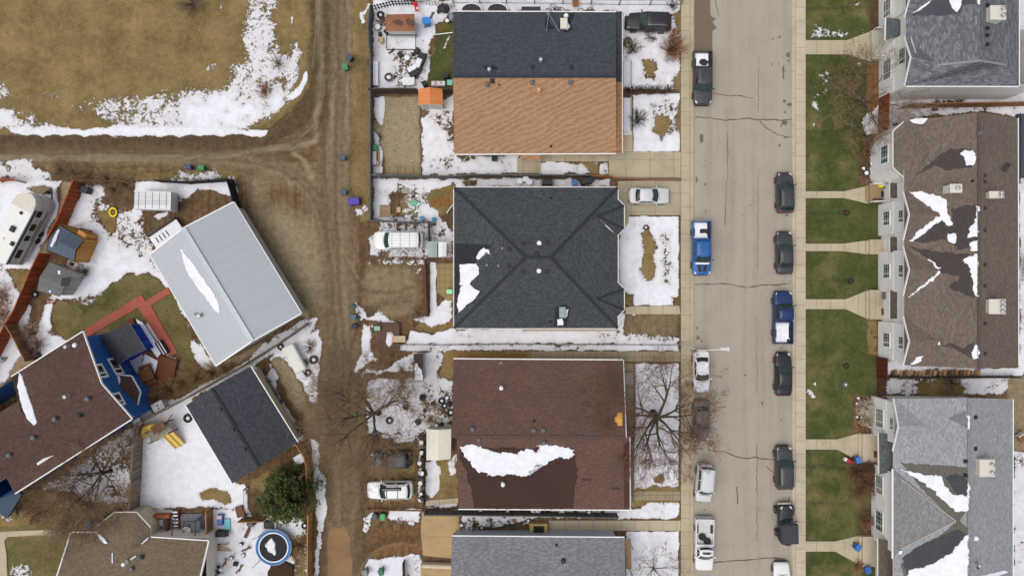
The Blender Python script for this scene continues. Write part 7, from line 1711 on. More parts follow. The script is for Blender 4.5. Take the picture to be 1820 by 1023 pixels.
# fire bowl, sofa, tarpaulin and dog house of the north yard
p = W(692,139); t_ = thing('fire_bowl', 'round rusty fire bowl in the snow of the north backyard', 'fire pit', (p.x,p.y,0))
q = MB(); q.lathe([(.25,0),(.46,.25),(.5,.34),(.42,.34),(.2,.2)], (p.x,p.y,0), 20); q.build('bowl', plain('rust_bowl', hexlin(86,78,72), .7, .2), t_); q = MB(); q.blob((p.x,p.y,.3),.25,2,.3,2,(1,1,.4)); q.build('ash', SNOW, t_, smooth=True)
blockthing('garden_sofa', 'black garden sofa with snow on its seat in the north backyard', 'sofa', 747, 112, [('frame', M_BLACKP, [(0,0,.25,.9,2.0,.4),(.4,0,.6,.2,2.0,.5)]), ('cushion', SNOW, [(-.08,-.2,.5,.6,1.0,.14)])], -22)
blockthing('garden_sofa', 'grey garden chair with a white cushion beside the black sofa', 'chair', 734, 126, [('frame', M_VENTD, [(0,-.5,.3,1.2,.5,.5),(0,.1,.25,1.2,.6,.4)]), ('cushion', SNOW, [(0,.1,.52,1.0,.5,.12)])], 30)
blockthing('swing_frame', 'black metal swing frame in front of the brown roofed shed', 'frame', 716, 78, [('rail', M_BLACKP, [(0,-.75,.3,3.6,.08,.08)]), ('rail', M_BLACKP, [(0,.6,.9,3.4,.08,.08)]), ('side', M_BLACKP, [(-1.7,0,.5,.08,1.5,.08)]), ('side', M_BLACKP, [(1.5,0,.5,.08,1.5,.08)]), ('seat', M_WDL, [(-2.3,.3,.3,.4,.6,.4)])])
p = W(728,147); t_ = thing('tarpaulin', 'white pointed tarpaulin cover at the south end of the north backyard', 'cover', (p.x,p.y,0))
q = MB(); q.prism([W(*k)[:2] for k in ((711,146),(720,139),(738,139),(738,153),(726,155))], .05, .5); q.build('cover', plain('tarp_white', hexlin(224,226,230), .7, .05), t_, bevel=.08)
blockthing('long_trough', 'long white covered trough along the lane fence', 'trough', 669, 133, [('body', M_SHW, [(0,0,.25,.55,2.7,.5)]), ('cover', SNOW, [(0,0,.53,.56,2.72,.08)])])
blockthing('dirt_box', 'open timber box with snow by the gravel pad fence', 'box', 667, 281, [('frame', M_WDL, [(-.42,0,.2,.08,1.7,.4),(.42,0,.2,.08,1.7,.4),(0,.85,.2,.9,.08,.4),(0,-.85,.2,.9,.08,.4)]), ('snow_fill', SNOW, [(-.1,0,.15,.55,1.5,.25)]), ('bottom', M_WD, [(.2,.2,.1,.3,1.0,.15)])])
for i in range(4):
    blockthing('cold_frame', 'timber frame on the gravel pad, %s of four' % ('first from the west','second from the west','third from the west','fourth from the west')[i], 'frame', 697+i*14.5, 302, [('edging', M_WDL, [(-.42,0,.06,.05,.8,.1),(.42,0,.06,.05,.8,.1),(0,.42,.06,.9,.05,.1),(0,-.42,.06,.9,.05,.1)])], 0, 0, 'timber frames on the gravel')
blockthing('red_ladder', 'red and white step stool by the slatted white fence', 'stool', 741, 17, [('frame', plain('stool_red', hexlin(206,30,40), .5), [(0,0,.6,.35,.9,.15),(-.05,.35,.8,.5,.35,.12)]), ('step', M_WHITE, [(.1,-.2,.7,.2,.2,.05)])], 10)
p = W(757,23); t_ = thing('covered_heap', 'dark covered heap beside the white slatted fence', 'heap', (p.x+2.5,p.y,0)); q = MB(); q.blob((p.x+2.0,p.y+.3,.4),.7,5,.3,2,(1,.8,.6)); q.build('cover', M_BLACKP, t_); q = MB(); q.blob((p.x+2.9,p.y-.6,.3),.5,7,.3,2,(.8,1,.6)); q.build('sack', plain('sack_grey', hexlin(130,134,140), .7), t_)
q = MB(); a_, b_ = W(771,62,.6), W(805,58,1.6); t_ = thing('white_pole', 'white pole lying across the green lawn of the north backyard', 'pole', tuple(a_)); q.tube([a_, b_], .05, 6); q.build('pole', M_WHITE, t_)
blockthing('dog_kennel', 'white kennel with coloured lids by the orange roofed shed', 'kennel', 780, 151, [('body', M_SHW, [(0,0,.3,1.5,.5,.6)]), ('lid', plain('lid_pinkish', hexlin(190,150,150), .6), [(-.3,0,.62,.3,.4,.05),(.3,.05,.62,.2,.3,.05)])])
blockthing('kettle_drum', 'dark drum with a turquoise lid at the tan roof corner', 'drum', 797, 146, [('body', M_VENTD, [(-.2,.5,.4,.5,.5,.8)]), ('lid', plain('lid_turquoise', hexlin(130,190,176), .5), [(.2,-.2,.3,.6,.6,.5)])])
blockthing('wood_pallet', 'weathered pallet stacked near the lane fence on snow', 'pallet', 685, 375, [('slat', lined('pallet_slats', hexlin(160,128,106), .16, 'v', .5, .85), [(0,0,.12,1.2,1.3,.14)]), ('block', M_WD, [(0,0,.03,1.1,.2,.05)])])
blockthing('garden_slab', 'pale square slab in the snowy yard with the rust lawn', 'slab', 721, 339, [('slab', plain('slab_olive', hexlin(150,148,126), .85), [(0,0,.06,.75,.6,.1)])]); blockthing('garden_slab', 'brown plank leaning by the bare patch of the rust lawn yard', 'plank', 709, 373, [('plank', M_WDL, [(0,0,.15,.45,.6,.2)])])
p = W(736,361); t_ = thing('sandbox_turtle', 'mint green sandbox lid on the lawn behind the charcoal house', 'sandbox', (p.x,p.y,0)); q = MB(); q.blob((p.x,p.y,.15),.45,3,.15,2,(1.1,.8,.5)); q.build('lid', plain('mint_lid', hexlin(120,176,146), .5), t_); q = MB(); q.blob((p.x+.45,p.y-.1,.12),.25,4,.2,2,(1,1,.5)); q.build('knob', plain('mint_lid_pale', hexlin(180,216,206), .5), t_)
q = MB(); t_ = thing('garden_hose', 'white hose arch beside the charcoal roof corner', 'hose', tuple(W(800,372))); P = [W(794,379,.3),W(798,372,.5),W(803,366,.6),W(807,362,.6)]; q.tube(P, .05, 6); q.build('hose', M_WHITE, t_)
p = W(201,377,.2); t_ = thing('toy_ring', 'yellow toy ring on the brown patch of the west yard', 'toy', (p.x,p.y,0)); q = MB(); q.tube([(p.x+.38*math.cos(k*PI/8), p.y+.45*math.sin(k*PI/8), .2) for k in range(17)], .1, 8); q.build('ring', plain('toy_yellow', hexlin(236,204,44), .4), t_); q = MB(); q.blob((p.x,p.y,.15),.22,3,.2,2,(1,1,.6)); q.build('seat', plain('toy_brown', hexlin(130,96,50), .6), t_)
blockthing('snow_shovel', 'red handled shovel in the snow left of the lawn', 'shovel', 90, 538, [('handle', plain('shovel_red', hexlin(176,36,60), .5), [(0,0,.1,1.0,.12,.1)]), ('blade', M_VENTD, [(-.6,0,.06,.3,.3,.05)])], 5)
blockthing('water_barrel', 'dark blue barrel box by the head of the rust red fence', 'barrel', 158, 339, [('body', plain('barrel_navy', hexlin(52,60,74), .6), [(0,0,.45,.85,.65,.9)]), ('lid', M_VENTD, [(0,0,.92,.9,.7,.05)])], -20)
blockthing('wheelbarrow', 'grey wheelbarrow with a red load beside the orange timber shed', 'wheelbarrow', 157, 412, [('tray', M_VENTD, [(0,0,.5,1.2,.5,.3)]), ('handle', M_WD, [(-.9,.12,.45,.8,.06,.06)]), ('load', plain('load_red', hexlin(160,60,56), .7), [(.5,0,.7,.4,.35,.1)])], -12)
blockthing('scrap_frame', 'white framed scrap crate between the two west sheds', 'crate', 133, 470, [('frame', M_WHITE, [(-.5,0,.25,.08,.7,.5),(.5,0,.25,.08,.7,.5),(0,.33,.25,1.0,.08,.5),(0,-.33,.25,1.0,.08,.5)])], -32)
# patio furniture right of the six sided bay
M_TERR = plain('terracotta', hexlin(160,92,58), .8, .2)
blockthing('patio_counter', 'terracotta coloured patio counter by the six sided bay', 'counter', 282, 913, [('counter', M_TERR, [(0,0,.45,3.2,.35,.9)]), ('top_clutter', plain('clutter_orange', hexlin(190,110,70), .7), [(-.8,0,.93,.5,.25,.06),(.6,.05,.93,.3,.2,.06)])])
sheet('patio', [(254,903),(312,906),(312,953),(266,953)], .05, plain('patio_pale', hexlin(196,194,190), .85, .08))
blockthing('garden_chair', 'black padded garden chair on the pale patio', 'chair', 275, 927, [('seat', M_BLACKP, [(0,0,.4,.7,.9,.5)]), ('backrest', M_BLACKP, [(.0,.4,.8,.7,.2,.5)]), ('footrest', M_BLACKP, [(.3,-.7,.3,.5,.4,.2)])], 20)
blockthing('garden_bench', 'brown patio bench standing beside the metal stairs', 'bench', 301, 930, [('seat', M_WD, [(0,0,.4,.5,1.4,.1)]), ('backrest', M_WD, [(.25,0,.7,.08,1.4,.6)]), ('table', M_SHW, [(-.7,.3,.5,.5,.7,.06)])])
blockthing('wooden_steps', 'white and dark patio steps beside the grey gazebo frame', 'steps', 315, 926, [('tread*', SNOW, [(0,y,.15+.06*i,.55,.16,.08) for i, y in enumerate((-1.2,-.8,-.4,0,.4,.8,1.2))]), ('stringer*', M_WD, [(-.32,0,.2,.06,2.8,.3),(.32,0,.2,.06,2.8,.3)])])
p = W(345,930); t_ = thing('gazebo_frame', 'dark grey metal gazebo frame over a snowy patio table', 'gazebo', (p.x,p.y,0))
q = MB(); q.prism([W(*k)[:2] for k in ((322,912),(366,912),(366,956),(322,956))], .05, .12); q.build('floor', plain('gazebo_floor', hexlin(112,116,122), .7, .15), t_)
for x, y in ((324,913),(364,913),(364,954),(324,954)): b_ = W(x,y); q = MB(); q.box((b_.x,b_.y,1.15),(.08,.08,2.1)); q.build('post', M_VENTD, t_)
for (x0,y0,x1,y1) in ((324,913,364,913),(364,913,364,954),(364,954,324,954),(324,954,324,913)): a_, b_ = W(x0,y0), W(x1,y1); q = MB(); q.bar((a_.x,a_.y,2.2),(b_.x,b_.y,2.2),.07,.1); q.build('beam', M_VENTD, t_)
for k in range(5):
    q = MB(); q.bar((p.x+(-1.2+k*.6),p.y+1.2,2.2),(p.x+.2,p.y,2.7),.04,.04); q.build('rafter', M_VENTD, t_)
q = MB(); q.box((p.x+.7,p.y-.2,1.2),(1.0,1.8,.03)); q.build('canopy_panel', plain('canopy_slate', hexlin(92,98,106), .7), t_)
q = MB(); q.lathe([(.55,0),(.55,.05)], (p.x-.5,p.y-.6,.7), 16); q.lathe([(.06,-.6),(.06,0)], (p.x-.5,p.y-.6,.7), 8); q.build('table', M_SHW, t_)
p = W(314,949); t_ = thing('planter_pot', 'round dark plum planter pot at the gazebo corner', 'pot', (p.x,p.y,0)); q = MB(); q.lathe([(.25,0),(.38,.5),(.42,.52),(.36,.54),(.1,.46)], (p.x,p.y,.05), 18); q.build('pot', plain('pot_plum', hexlin(76,50,46), .6), t_); q = MB(); q.lathe([(.3,0),(.05,.03)], (p.x,p.y,.52), 14); q.build('soil', M_DARK, t_)
fence('brown timber privacy screen on the east side of the gazebo', [(378,900),(379,952)], 1.6, B_BROWN)
blockthing('outdoor_sofa', 'blue and white patterned outdoor lounger east of the brown screen', 'lounger', 394, 921, [('seat', plain('lounger_blue', hexlin(80,104,170), .6), [(0,0,.3,.6,1.2,.4)]), ('cushion', plain('cushion_pink', hexlin(206,180,190), .7), [(0,.35,.55,.5,.4,.12)])])
blockthing('outdoor_rug', 'turquoise sheet on the snow beside the patterned lounger', 'sheet', 405, 930, [('sheet', plain('sheet_turquoise', hexlin(120,190,200), .7), [(0,0,.12,.6,1.2,.2)])]); blockthing('grill', 'black flat grill south of the patterned lounger', 'grill', 398, 944, [('body', M_BLACKP, [(0,0,.45,1.1,.6,.8)]), ('shelf', M_VENTD, [(.7,0,.7,.3,.5,.05)])])
blockthing('pallet_stack', 'broken timber pallets stacked on the snow west of the trampoline', 'pallets', 394, 972, [('slat', M_WDL, [(0,.3,.2,1.8,.14,.1,.2),(0,0,.3,1.7,.14,.1,-.25),(.2,-.3,.2,1.9,.12,.1)]), ('block', M_VENTD, [(-.3,.1,.1,.3,.6,.2)])])
blockthing('cinder_block', 'dark round stump in the snow north of the trampoline', 'stump', 449, 928, [('stump', M_VENTD, [(0,0,.3,.75,.6,.6)]), ('cap', M_VENT, [(0,0,.62,.45,.35,.06)])], 30); blockthing('compost_box', 'black open compost box at the foot of the evergreen', 'box', 482, 930, [('frame*', M_SHW, [(-.65,0,.3,.08,.8,.6),(.65,0,.3,.08,.8,.6)]), ('inside', M_BLACKP, [(0,0,.25,1.25,.75,.5)])])
blockthing('plank_pile', 'dark brown plank propped in the snow left of the trampoline', 'plank', 440, 946, [('plank', M_WD, [(0,0,.15,.35,1.1,.12)])], -25); blockthing('brown_tarp', 'brown tarpaulin at the end of the short brown fence', 'tarpaulin', 428, 907, [('sheet', plain('tarp_brown', hexlin(110,80,58), .85, .2), [(0,0,.2,.8,1.2,.35),(.3,-.7,.15,.4,.7,.25)])], 15)
p = W(500,1016); t_ = thing('mulch_mound', 'dark round mulch mound south of the trampoline', 'mound', (p.x,p.y,0)); q = MB(); q.blob((p.x,p.y,0),1.3,4,.15,3,(1.1,1,.25)); q.build('mound', plain('mulch', hexlin(64,48,36), .95, .3, 6), t_, smooth=True)
for i in range(4): blockthing('garden_chair', 'dark chair with snow on its seat at the bottom left patio, %s in its row' % ('topmost','second','third','lowest')[i], 'chair', 391+(i % 2)*4, 1004+i*5, [('seat', SNOW if i % 2 else M_BLACKP, [(0,0,.4,.4,.3,.08)]), ('backrest', M_BLACKP, [(-.25,0,.65,.06,.34,.5)])], 10*i, 0, 'chairs on the bottom left patio')
blockthing('spa_box', 'white boxed spa on the tan fenced corner beside the black garage', 'box', 538, 811, [('case', M_SHW, [(0,0,.45,1.2,1.0,.9)]), ('lid', SNOW, [(0,0,.94,1.22,1.02,.08)])], 32)
blockthing('blue_tarp', 'crumpled blue tarpaulin behind the six sided bay', 'tarpaulin', 163, 931, [('sheet', plain('tarp_blue', hexlin(96,116,168), .6, .2), [(0,0,.3,1.0,.7,.5),(.4,.2,.4,.6,.5,.6)])], 20)
# junk rows: individually placed small boards, pots and boxes
def junk(spots, names, grp, where, seed):
    rnd = random.Random(seed)
    cols = {'pot': (92,70,58), 'crate': (70,66,64), 'bucket': (120,124,128), 'plank': (120,98,76), 'box': (54,54,58), 'stone': (110,104,98), 'log': (150,118,84)}
    words = ('dark','black','grey','worn','small','low','muddy','narrow','tilted','round')
    for i, (x, y) in enumerate(spots):
        k = names[i % len(names)]; p = W(x, y); c = cols[k]; f = rnd.uniform(.7, 1.2); m = plain('junk_%s_%d' % (k, i % 3), hexlin(*[min(255, int(v*(.7+.25*(i % 3)))) for v in c]), .8, .2)
        t_ = thing(dict(pot='flower_pot', crate='crate', bucket='bucket', plank='plank', box='box', stone='stone', log='log')[k], where[i] if isinstance(where, (list, tuple)) else where, k, (p.x,p.y,0), grp)
        q = MB(); s = rnd.uniform(.22,.4); a = rnd.uniform(0,3)
        if k in ('pot','bucket'):
            q.lathe([(s*.7,0),(s,.35*f)], (p.x,p.y,0), 12); q.build('pot' if k == 'pot' else 'pail', m, t_); q = MB(); q.lathe([(s*.85,0),(.02,.04)], (p.x,p.y,.35*f+.004), 10); q.build('filling', SNOW if i % 2 else M_DARK, t_)
        elif k == 'plank': q.bbox((p.x,p.y,.08),(s*3.2,.16,.08),a,.02); q.build('board', m, t_); q = MB(); q.bbox((p.x+.1,p.y+.1,.15),(s*2,.12,.06),a+.5,.02); q.build('board', m, t_)
        elif k in ('stone',): q.blob((p.x,p.y,.08),s*.8,i,.3,2,(1,1,.5)); q.build('stone', m, t_); q = MB(); q.blob((p.x,p.y,.2),s*.5,i,.3,2,(1,1,.3)); q.build('snow_cap', SNOW, t_)
        elif k == 'log': q.tube([(p.x-f*.06,p.y-.3,.2),(p.x+f*.06,p.y+.3*f,.2)],.11+.06*f,10); q.build('log', m, t_); q = MB(); q.tube([(p.x,p.y-.32,.2),(p.x,p.y-.305,.2)],.13,10); q.build('cut_end', M_WDL, t_)
        else: q.bbox((p.x,p.y,.2*f),(s*1.6,s*1.3,.4*f),a,.03); q.build('body', m, t_); q = MB(); q.bbox((p.x,p.y,.4*f+.03),(s*1.2,s*1.0,.05),a,.02); q.build('lid', SNOW if i % 2 else M_VENTD, t_)
rj = random.Random(3)
junk([(749+rj.uniform(-3,3), y) for y in range(776, 890, 9)], ('crate','pot','plank','box'), 'junk along the black slatted fence', 'small dark junk lined up along the black slatted fence', 1)
junk([(752,705),(754,716),(756,728),(751,740),(765,744),(778,727),(770,716),(795,706),(800,716),(801,752),(786,752),(776,754),(744,748),(716,708),(722,722),(738,752)], ('pot','plank','bucket','crate'), 'pots and junk in the brown house backyard', 'small junk scattered in the snowy backyard of the brown house', 2)
junk([(1585+i*6.6+rj.uniform(-2,2), 661+rj.uniform(-2,2)) for i in range(24)], ('log',), 'logs lined up below the taupe row', 'short cut log in the row below the taupe town houses', 3)
junk([(830+i*24, 907.5) for i in range(11)], ('box','bucket','crate'), 'junk in the gap south of the brown roof', 'small item stored in the narrow gap south of the brown roof', 4)
junk([(688,58),(676,40),(680,34),(672,50),(676,62),(703,105),(712,98),(724,104),(735,98),(696,92),(742,92),(720,150),(755,150),(766,30),(780,22),(795,38),(798,32)], ('box','plank','crate','pot'), 'junk in the north backyard', 'small dark junk in the snow of the north backyard', 5)
junk([(815+rj.uniform(0,125), 930+rj.uniform(-8,8)) for i in range(10)], ('plank','stone'), 'scraps north of the grey bungalow', 'snowy scrap north of the grey bungalow roof', 6)
junk([(382,985),(400,998),(412,990),(430,965),(438,975),(433,985),(420,1000),(426,1010)], ('crate','plank','stone'), 'scraps west of the trampoline', 'dark scrap on the snow west of the trampoline', 7)
junk([(1548,268+i*8) for i in range(6)]+[(1533,300),(1538,308)], ('stone','pot'), 'stones at the taupe row bay', 'stone in the dark bed beside the northern bay', 8)
junk([(rj.uniform(1520,1546), rj.uniform(704,764)) for i in range(9)], ('stone',), 'rocks in the corner bed', 'rock in the rockery beside the lower right town house', 9)
q = MB(); t_ = thing('drain_pipe', 'black flexible pipe curving along the grey bungalow wall', 'pipe', tuple(W(845,935))); q.tube([W(850,938,.1),(W(880,938,.1)),(W(905,934,.12)),(W(925,929,.12)),(W(944,922,.12))], .09, 8); q.build('pipe', M_BLACKP, t_)
for x, y, l in ((948,907.5,'left'),(957,908,'right')): p = W(x,y,.8); t_ = thing('propane_tank', 'white round tank top in the gap south of the brown roof, %s one' % l, 'tank', (p.x,p.y,0), 'white tanks'); q = MB(); q.lathe([(.28,0),(.3,.1),(.3,.6),(.2,.78),(.06,.82)], (p.x,p.y,0), 14); q.build('tank', M_WHITE, t_); q = MB(); q.lathe([(.08,0),(.08,.1)], (p.x,p.y,.81), 8); q.build('valve', M_VENT, t_)
def bicycle(px, py, rz, label):
    p = W(px, py); t_ = thing('bicycle', label, 'bicycle', (0,0,0), 'bicycles at the dark slate roof')
    for x in (-.5, .5): q = MB(); q.tube([(x+.33*math.cos(k*PI/10), 0, .33+.33*math.sin(k*PI/10)) for k in range(21)], .03, 6); q.build('wheel', M_TYRE, t_)
    q = MB(); q.tube([(-.5,0,.33),(-.15,0,.75),(.35,0,.8),(.5,0,.33)], .025, 6); q.tube([(-.15,0,.75),(0,0,.3),(.35,0,.8)], .025, 6); q.build('frame', M_BLACKP, t_)
    q = MB(); q.tube([(.33,-.28,.95),(.35,0,.95),(.33,.28,.95)], .02, 6); q.build('handlebar', M_GALV, t_); q = MB(); q.bbox((-.18,0,.82),(.26,.14,.06)); q.build('saddle', M_BLACKP, t_)
    t_.location = (p.x,p.y,0); t_.rotation_euler = (R(55),0,R(rz))
bicycle(982, 14, 10, 'dark bicycle leaning in the snow above the chimney flue'); bicycle(992, 11, -20, 'second bicycle just right of the one above the flue'); bicycle(1040, 15, 5, 'bicycle half hidden by the eave near the black parked car')
blockthing('garden_ladder', 'brown plank board crossing the top edge between the houses', 'board', 1022, 6, [('board', boards('plank_tan_brown', hexlin(140,100,66)), [(0,0,.6,.65,1.2,.1)]), ('leg', M_WD, [(0,.4,.3,.5,.08,.5)])])
# front yard bits
p = W(1148,404); t_ = thing('stone_ring', 'small stone ring with snow on the lawn patch of the charcoal house', 'ring', (p.x,p.y,0)); q = MB(); q.tube([(p.x+.22*math.cos(k*PI/8), p.y+.22*math.sin(k*PI/8), .06) for k in range(17)], .08, 7); q.build('ring', M_VENTD, t_); q = MB(); q.blob((p.x,p.y,.04),.14,1,.2,2,(1,1,.4)); q.build('snow_fill', SNOW, t_)
q = MB(); t_ = thing('porch_rail_front', 'thin white railing beside the front yard of the charcoal house', 'railing', tuple(W(1101,450)))
for x in (1100, 1103): a_, b_ = W(x,425), W(x,500); q = MB(); q.bar(a_+Vector((0,0,.5)), b_+Vector((0,0,.5)), .05, .05); q.build('rail', M_WHITE, t_)
for y in range(425, 501, 15): b_ = W(1101.5,y); q = MB(); q.box((b_.x,b_.y,.3),(.06,.06,.6)); q.build('post', M_FASCIA, t_)
blockthing('front_porch', 'pale front porch with steps at the tan half of the north duplex', 'porch', 1113, 205, [('deck', plain('porch_snow', hexlin(214,216,222), .8, .05), [(0,0,.25,.8,3.6,.5)]), ('step', M_FASCIA, [(.1,-2.0,.12,.9,.5,.24),(.05,-1.8,.25,.8,.4,.2)]), ('rail', M_SHW, [(.42,.0,.8,.05,3.6,.06)])])
blockthing('front_porch', 'pale narrow porch at the dark half of the north duplex', 'porch', 1113, 135, [('deck', MATS['porch_snow'], [(0,0,.25,.8,2.9,.5)]), ('rail', plain('rail_rosy', hexlin(160,120,110), .7), [(.42,0,.7,.06,2.9,.07)])])
for i, (x, y, w, h_) in enumerate(((1546,354,24,9),)): pass
blockthing('porch_chair', 'yellow and teal toys on the upper taupe row deck', 'toys', 1564, 331, [('toy', plain('toy_lemon', hexlin(220,214,50), .5), [(0,0,.2,.5,.35,.3)]), ('basket', plain('basket_teal', hexlin(60,130,150), .6), [(.5,-.1,.2,.4,.4,.35)])], 0, .5); blockthing('door_mat', 'dark mat and box on the upper taupe row deck', 'mat', 1570, 345, [('mat', M_VENTD, [(0,0,.03,.5,.7,.04)]), ('box', M_BLACKP, [(-.7,-.7,.2,1.0,.3,.35)])], 0, .5)
blockthing('door_mat', 'brown door mat on the third pale porch of the taupe row', 'mat', 1570, 554, [('mat', plain('mat_brown', hexlin(110,72,44), .9), [(0,0,.02,.45,.7,.03)]), ('edge', M_WD, [(0,.36,.02,.45,.04,.035)])], 0, .5); blockthing('porch_bench', 'dark bench on the third pale porch of the taupe row', 'bench', 1570, 524, [('seat', M_VENT, [(0,0,.35,.55,.9,.1)]), ('leg*', M_VENTD, [(0,.35,.15,.4,.06,.3),(0,-.35,.15,.4,.06,.3)])], 0, .5)
blockthing('door_mat', 'brown door mat on the porch of the light grey row', 'mat', 1556, 807, [('mat', MATS['mat_brown'], [(0,0,.02,.4,.7,.03)]), ('edge', M_WD, [(0,.36,.02,.4,.04,.035)])], 0, .5)
for i, (x, y) in enumerate(((1504,378),(1512,499),(1504,650),(1503,683))):
    p = W(x,y); t_ = thing('garden_stump', ('dark stump ring on the lawn between the second and third walks','muddy hole with a cap on the lawn between the third and fourth walks','dark stump on the long lawn beside the taupe row','pale capped stub on the long lawn near its snow')[i], 'stump', (p.x,p.y,0), 'stubs on the east lawns'); q = MB(); q.lathe([(.34,0),(.3,.06),(.16,.07),(.14,.02)], (p.x,p.y,0.0), 14); q.build('ring', M_DARK if i < 3 else M_VENT, t_); q = MB(); q.lathe([(.13,0),(.1,.1)], (p.x,p.y,.01), 10); q.build('cap', M_WD if i < 3 else M_WHITE, t_)
# sheds and things at the right edge behind the rows
blockthing('shed_roof_block', 'dark teal garden tent at the right edge behind the taupe row', 'tent', 1822, 480, [('roof', plain('tent_teal', hexlin(36,106,98), .7), [(0,0,1.6,1.6,2.6,.5)]), ('post*', M_WHITE, [(-.7,1.1,.7,.08,.08,1.4),(-.7,-1.1,.7,.08,.08,1.4)])])
blockthing('patio_box', 'dark slate deck at the right edge behind the taupe row', 'deck', 1822, 260, [('deck', plain('deck_slate', hexlin(70,72,82), .8), [(0,0,.2,2.2,7,.4)]), ('rail', M_VENTD, [(-1.05,0,.7,.06,7,.08)])])
blockthing('patio_table', 'brown round backed chair at the right edge beside the light grey row', 'chair', 1812, 775, [('seat', plain('chair_brown', hexlin(130,90,64), .7), [(0,0,.4,.9,.9,.2)]), ('backrest', M_SHW, [(0,.5,.6,1.0,.12,.6)])], 35)
# outdoor gas line / meters on the garage walls are too small; log heap at the workshop end wall
blockthing('stacked_lumber', 'weathered lumber stacked against the garage wall near the lane', 'lumber', 486, 695, [('board', B_GREY, [(0,.2,.25,3.4,.12,.4),(0,0,.2,3.4,.12,.35)]), ('bracket*', M_BLACKP, [(-1.2,.1,.3,.08,.6,.5),(.4,.1,.3,.08,.6,.5),(1.4,.1,.3,.08,.6,.5)])], -60)
# ------------------------------------------------------------------ bare trees, shrubs, evergreen
def barkmat(nm, c): return plain(nm, hexlin(*c), .95, .25, 4)
BK = barkmat('bark_grey_brown', (76,63,54)); TW = barkmat('twig_brown', (120,92,72)); TW2 = barkmat('twig_tan', (138,114,90)); TWD = barkmat('twig_dark', (92,74,62)); TWR = barkmat('twig_rust', (150,106,74))
def bare_tree(label, px, py, h, spread, seed, bark=BK, twig=TW, name='bare_tree', lean=(0, 0), n0=7, depth=5, rise=.55, r0=.22, fork=.22, cat='tree', droop=0.0, kids=3, tw_r=.016):
    rnd = random.Random(seed); p = W(px, py)
    t_ = thing(name, label, cat, (p.x, p.y, 0)); base = Vector((p.x, p.y, -.05))
    tm, lm, fm = MB(), MB(), MB()
    top = base + Vector((lean[0]*.3, lean[1]*.3, h*fork))
    tm.tube([base, base.lerp(top, .15)+Vector((.02,.01,0)), base.lerp(top, .55)+Vector((rnd.uniform(-.08,.08), rnd.uniform(-.08,.08), 0)), top], [r0*1.5, r0*1.05, r0*.9, r0*.75], 9)
    def grow(a, d, L, r, lev):
        k = 4 if lev < 2 else (3 if lev < 4 else 2); P = [a]; d = d.copy()
        for i in range(k):
            jit = .34 if lev < 2 else .5
            d = (d + Vector((rnd.uniform(-1,1), rnd.uniform(-1,1), rnd.uniform(-.7,.7)-droop*lev*.3))*jit*.55).normalized()
            P.append(P[-1] + d*(L/k))
        rr = [max(tw_r*.5, r*(1-.62*i/k)) for i in range(k+1)]
        (lm if lev < 2 else fm).tube(P, rr, 6 if lev == 0 else (5 if lev == 1 else 3), cap=False)
        if lev >= depth: return
        nk = kids if lev > 0 else kids+2
        for i in range(nk):
            tt = rnd.uniform(.3, 1.0) if i < nk-1 else 1.0
            x = tt*k; j = min(int(x), k-1); q = P[j].lerp(P[j+1], x-j)
            ax = Vector((rnd.uniform(-1,1), rnd.uniform(-1,1), rnd.uniform(-.5,.9)))
            nd = (d*1.0 + ax*.85).normalized()
            nd.z = nd.z*.75 + .06
            grow(q, nd.normalized(), L*rnd.uniform(.48,.72), max(tw_r*.7, r*(1-.6*tt)*.72), lev+1)
    for i in range(n0):
        an = 2*PI*i/n0 + rnd.uniform(-.35,.35)
        el = rise*rnd.uniform(.6,1.3)
        d = Vector((math.cos(an), math.sin(an), el)) + Vector((lean[0], lean[1], 0))*.35
        grow(top - Vector((0,0,rnd.uniform(0, h*fork*.35))), d.normalized(), spread*rnd.uniform(.42,.6), r0*rnd.uniform(.38,.58), 0)
    tm.build('trunk', bark, t_, smooth=True); lm.build('limbs', bark, t_, smooth=True)
    f = fm.build('crown', twig, t_, smooth=False, uv=False)
    return t_
def shrub(label, px, py, r, h, seed, twig=TWR, n=60, name='bare_shrub', up=.9):
    rnd = random.Random(seed); p = W(px, py); t_ = thing(name, label, 'shrub', (p.x, p.y, 0)); sm, tm = MB(), MB()
    for i in range(n):
        an = rnd.uniform(0, 2*PI); rr = r*math.sqrt(rnd.uniform(.05, 1)); b = Vector((p.x+.22*r*math.cos(an)*rnd.random(), p.y+.22*r*math.sin(an)*rnd.random(), 0))
        e = Vector((p.x+rr*math.cos(an), p.y+rr*math.sin(an), h*rnd.uniform(.5,1.0)))
        m = b.lerp(e, .5)+Vector((rnd.uniform(-.1,.1)*r, rnd.uniform(-.1,.1)*r, h*.12*up)); (sm if i % 3 == 0 else tm).tube([b, m, e], [.022,.016,.008], 3, cap=False)
        for k in range(4):
            q = m.lerp(e, rnd.random()); d = Vector((math.cos(an+rnd.uniform(-.9,.9)), math.sin(an+rnd.uniform(-.9,.9)), rnd.uniform(0,.9)))*r*rnd.uniform(.15,.35); tm.tube([q, q+d*.5+Vector((0,0,.02)), q+d], [.011,.009,.006], 3, cap=False)
    sm.build('stems', BK, t_, uv=False); tm.build('twigs', twig, t_, uv=False); return t_

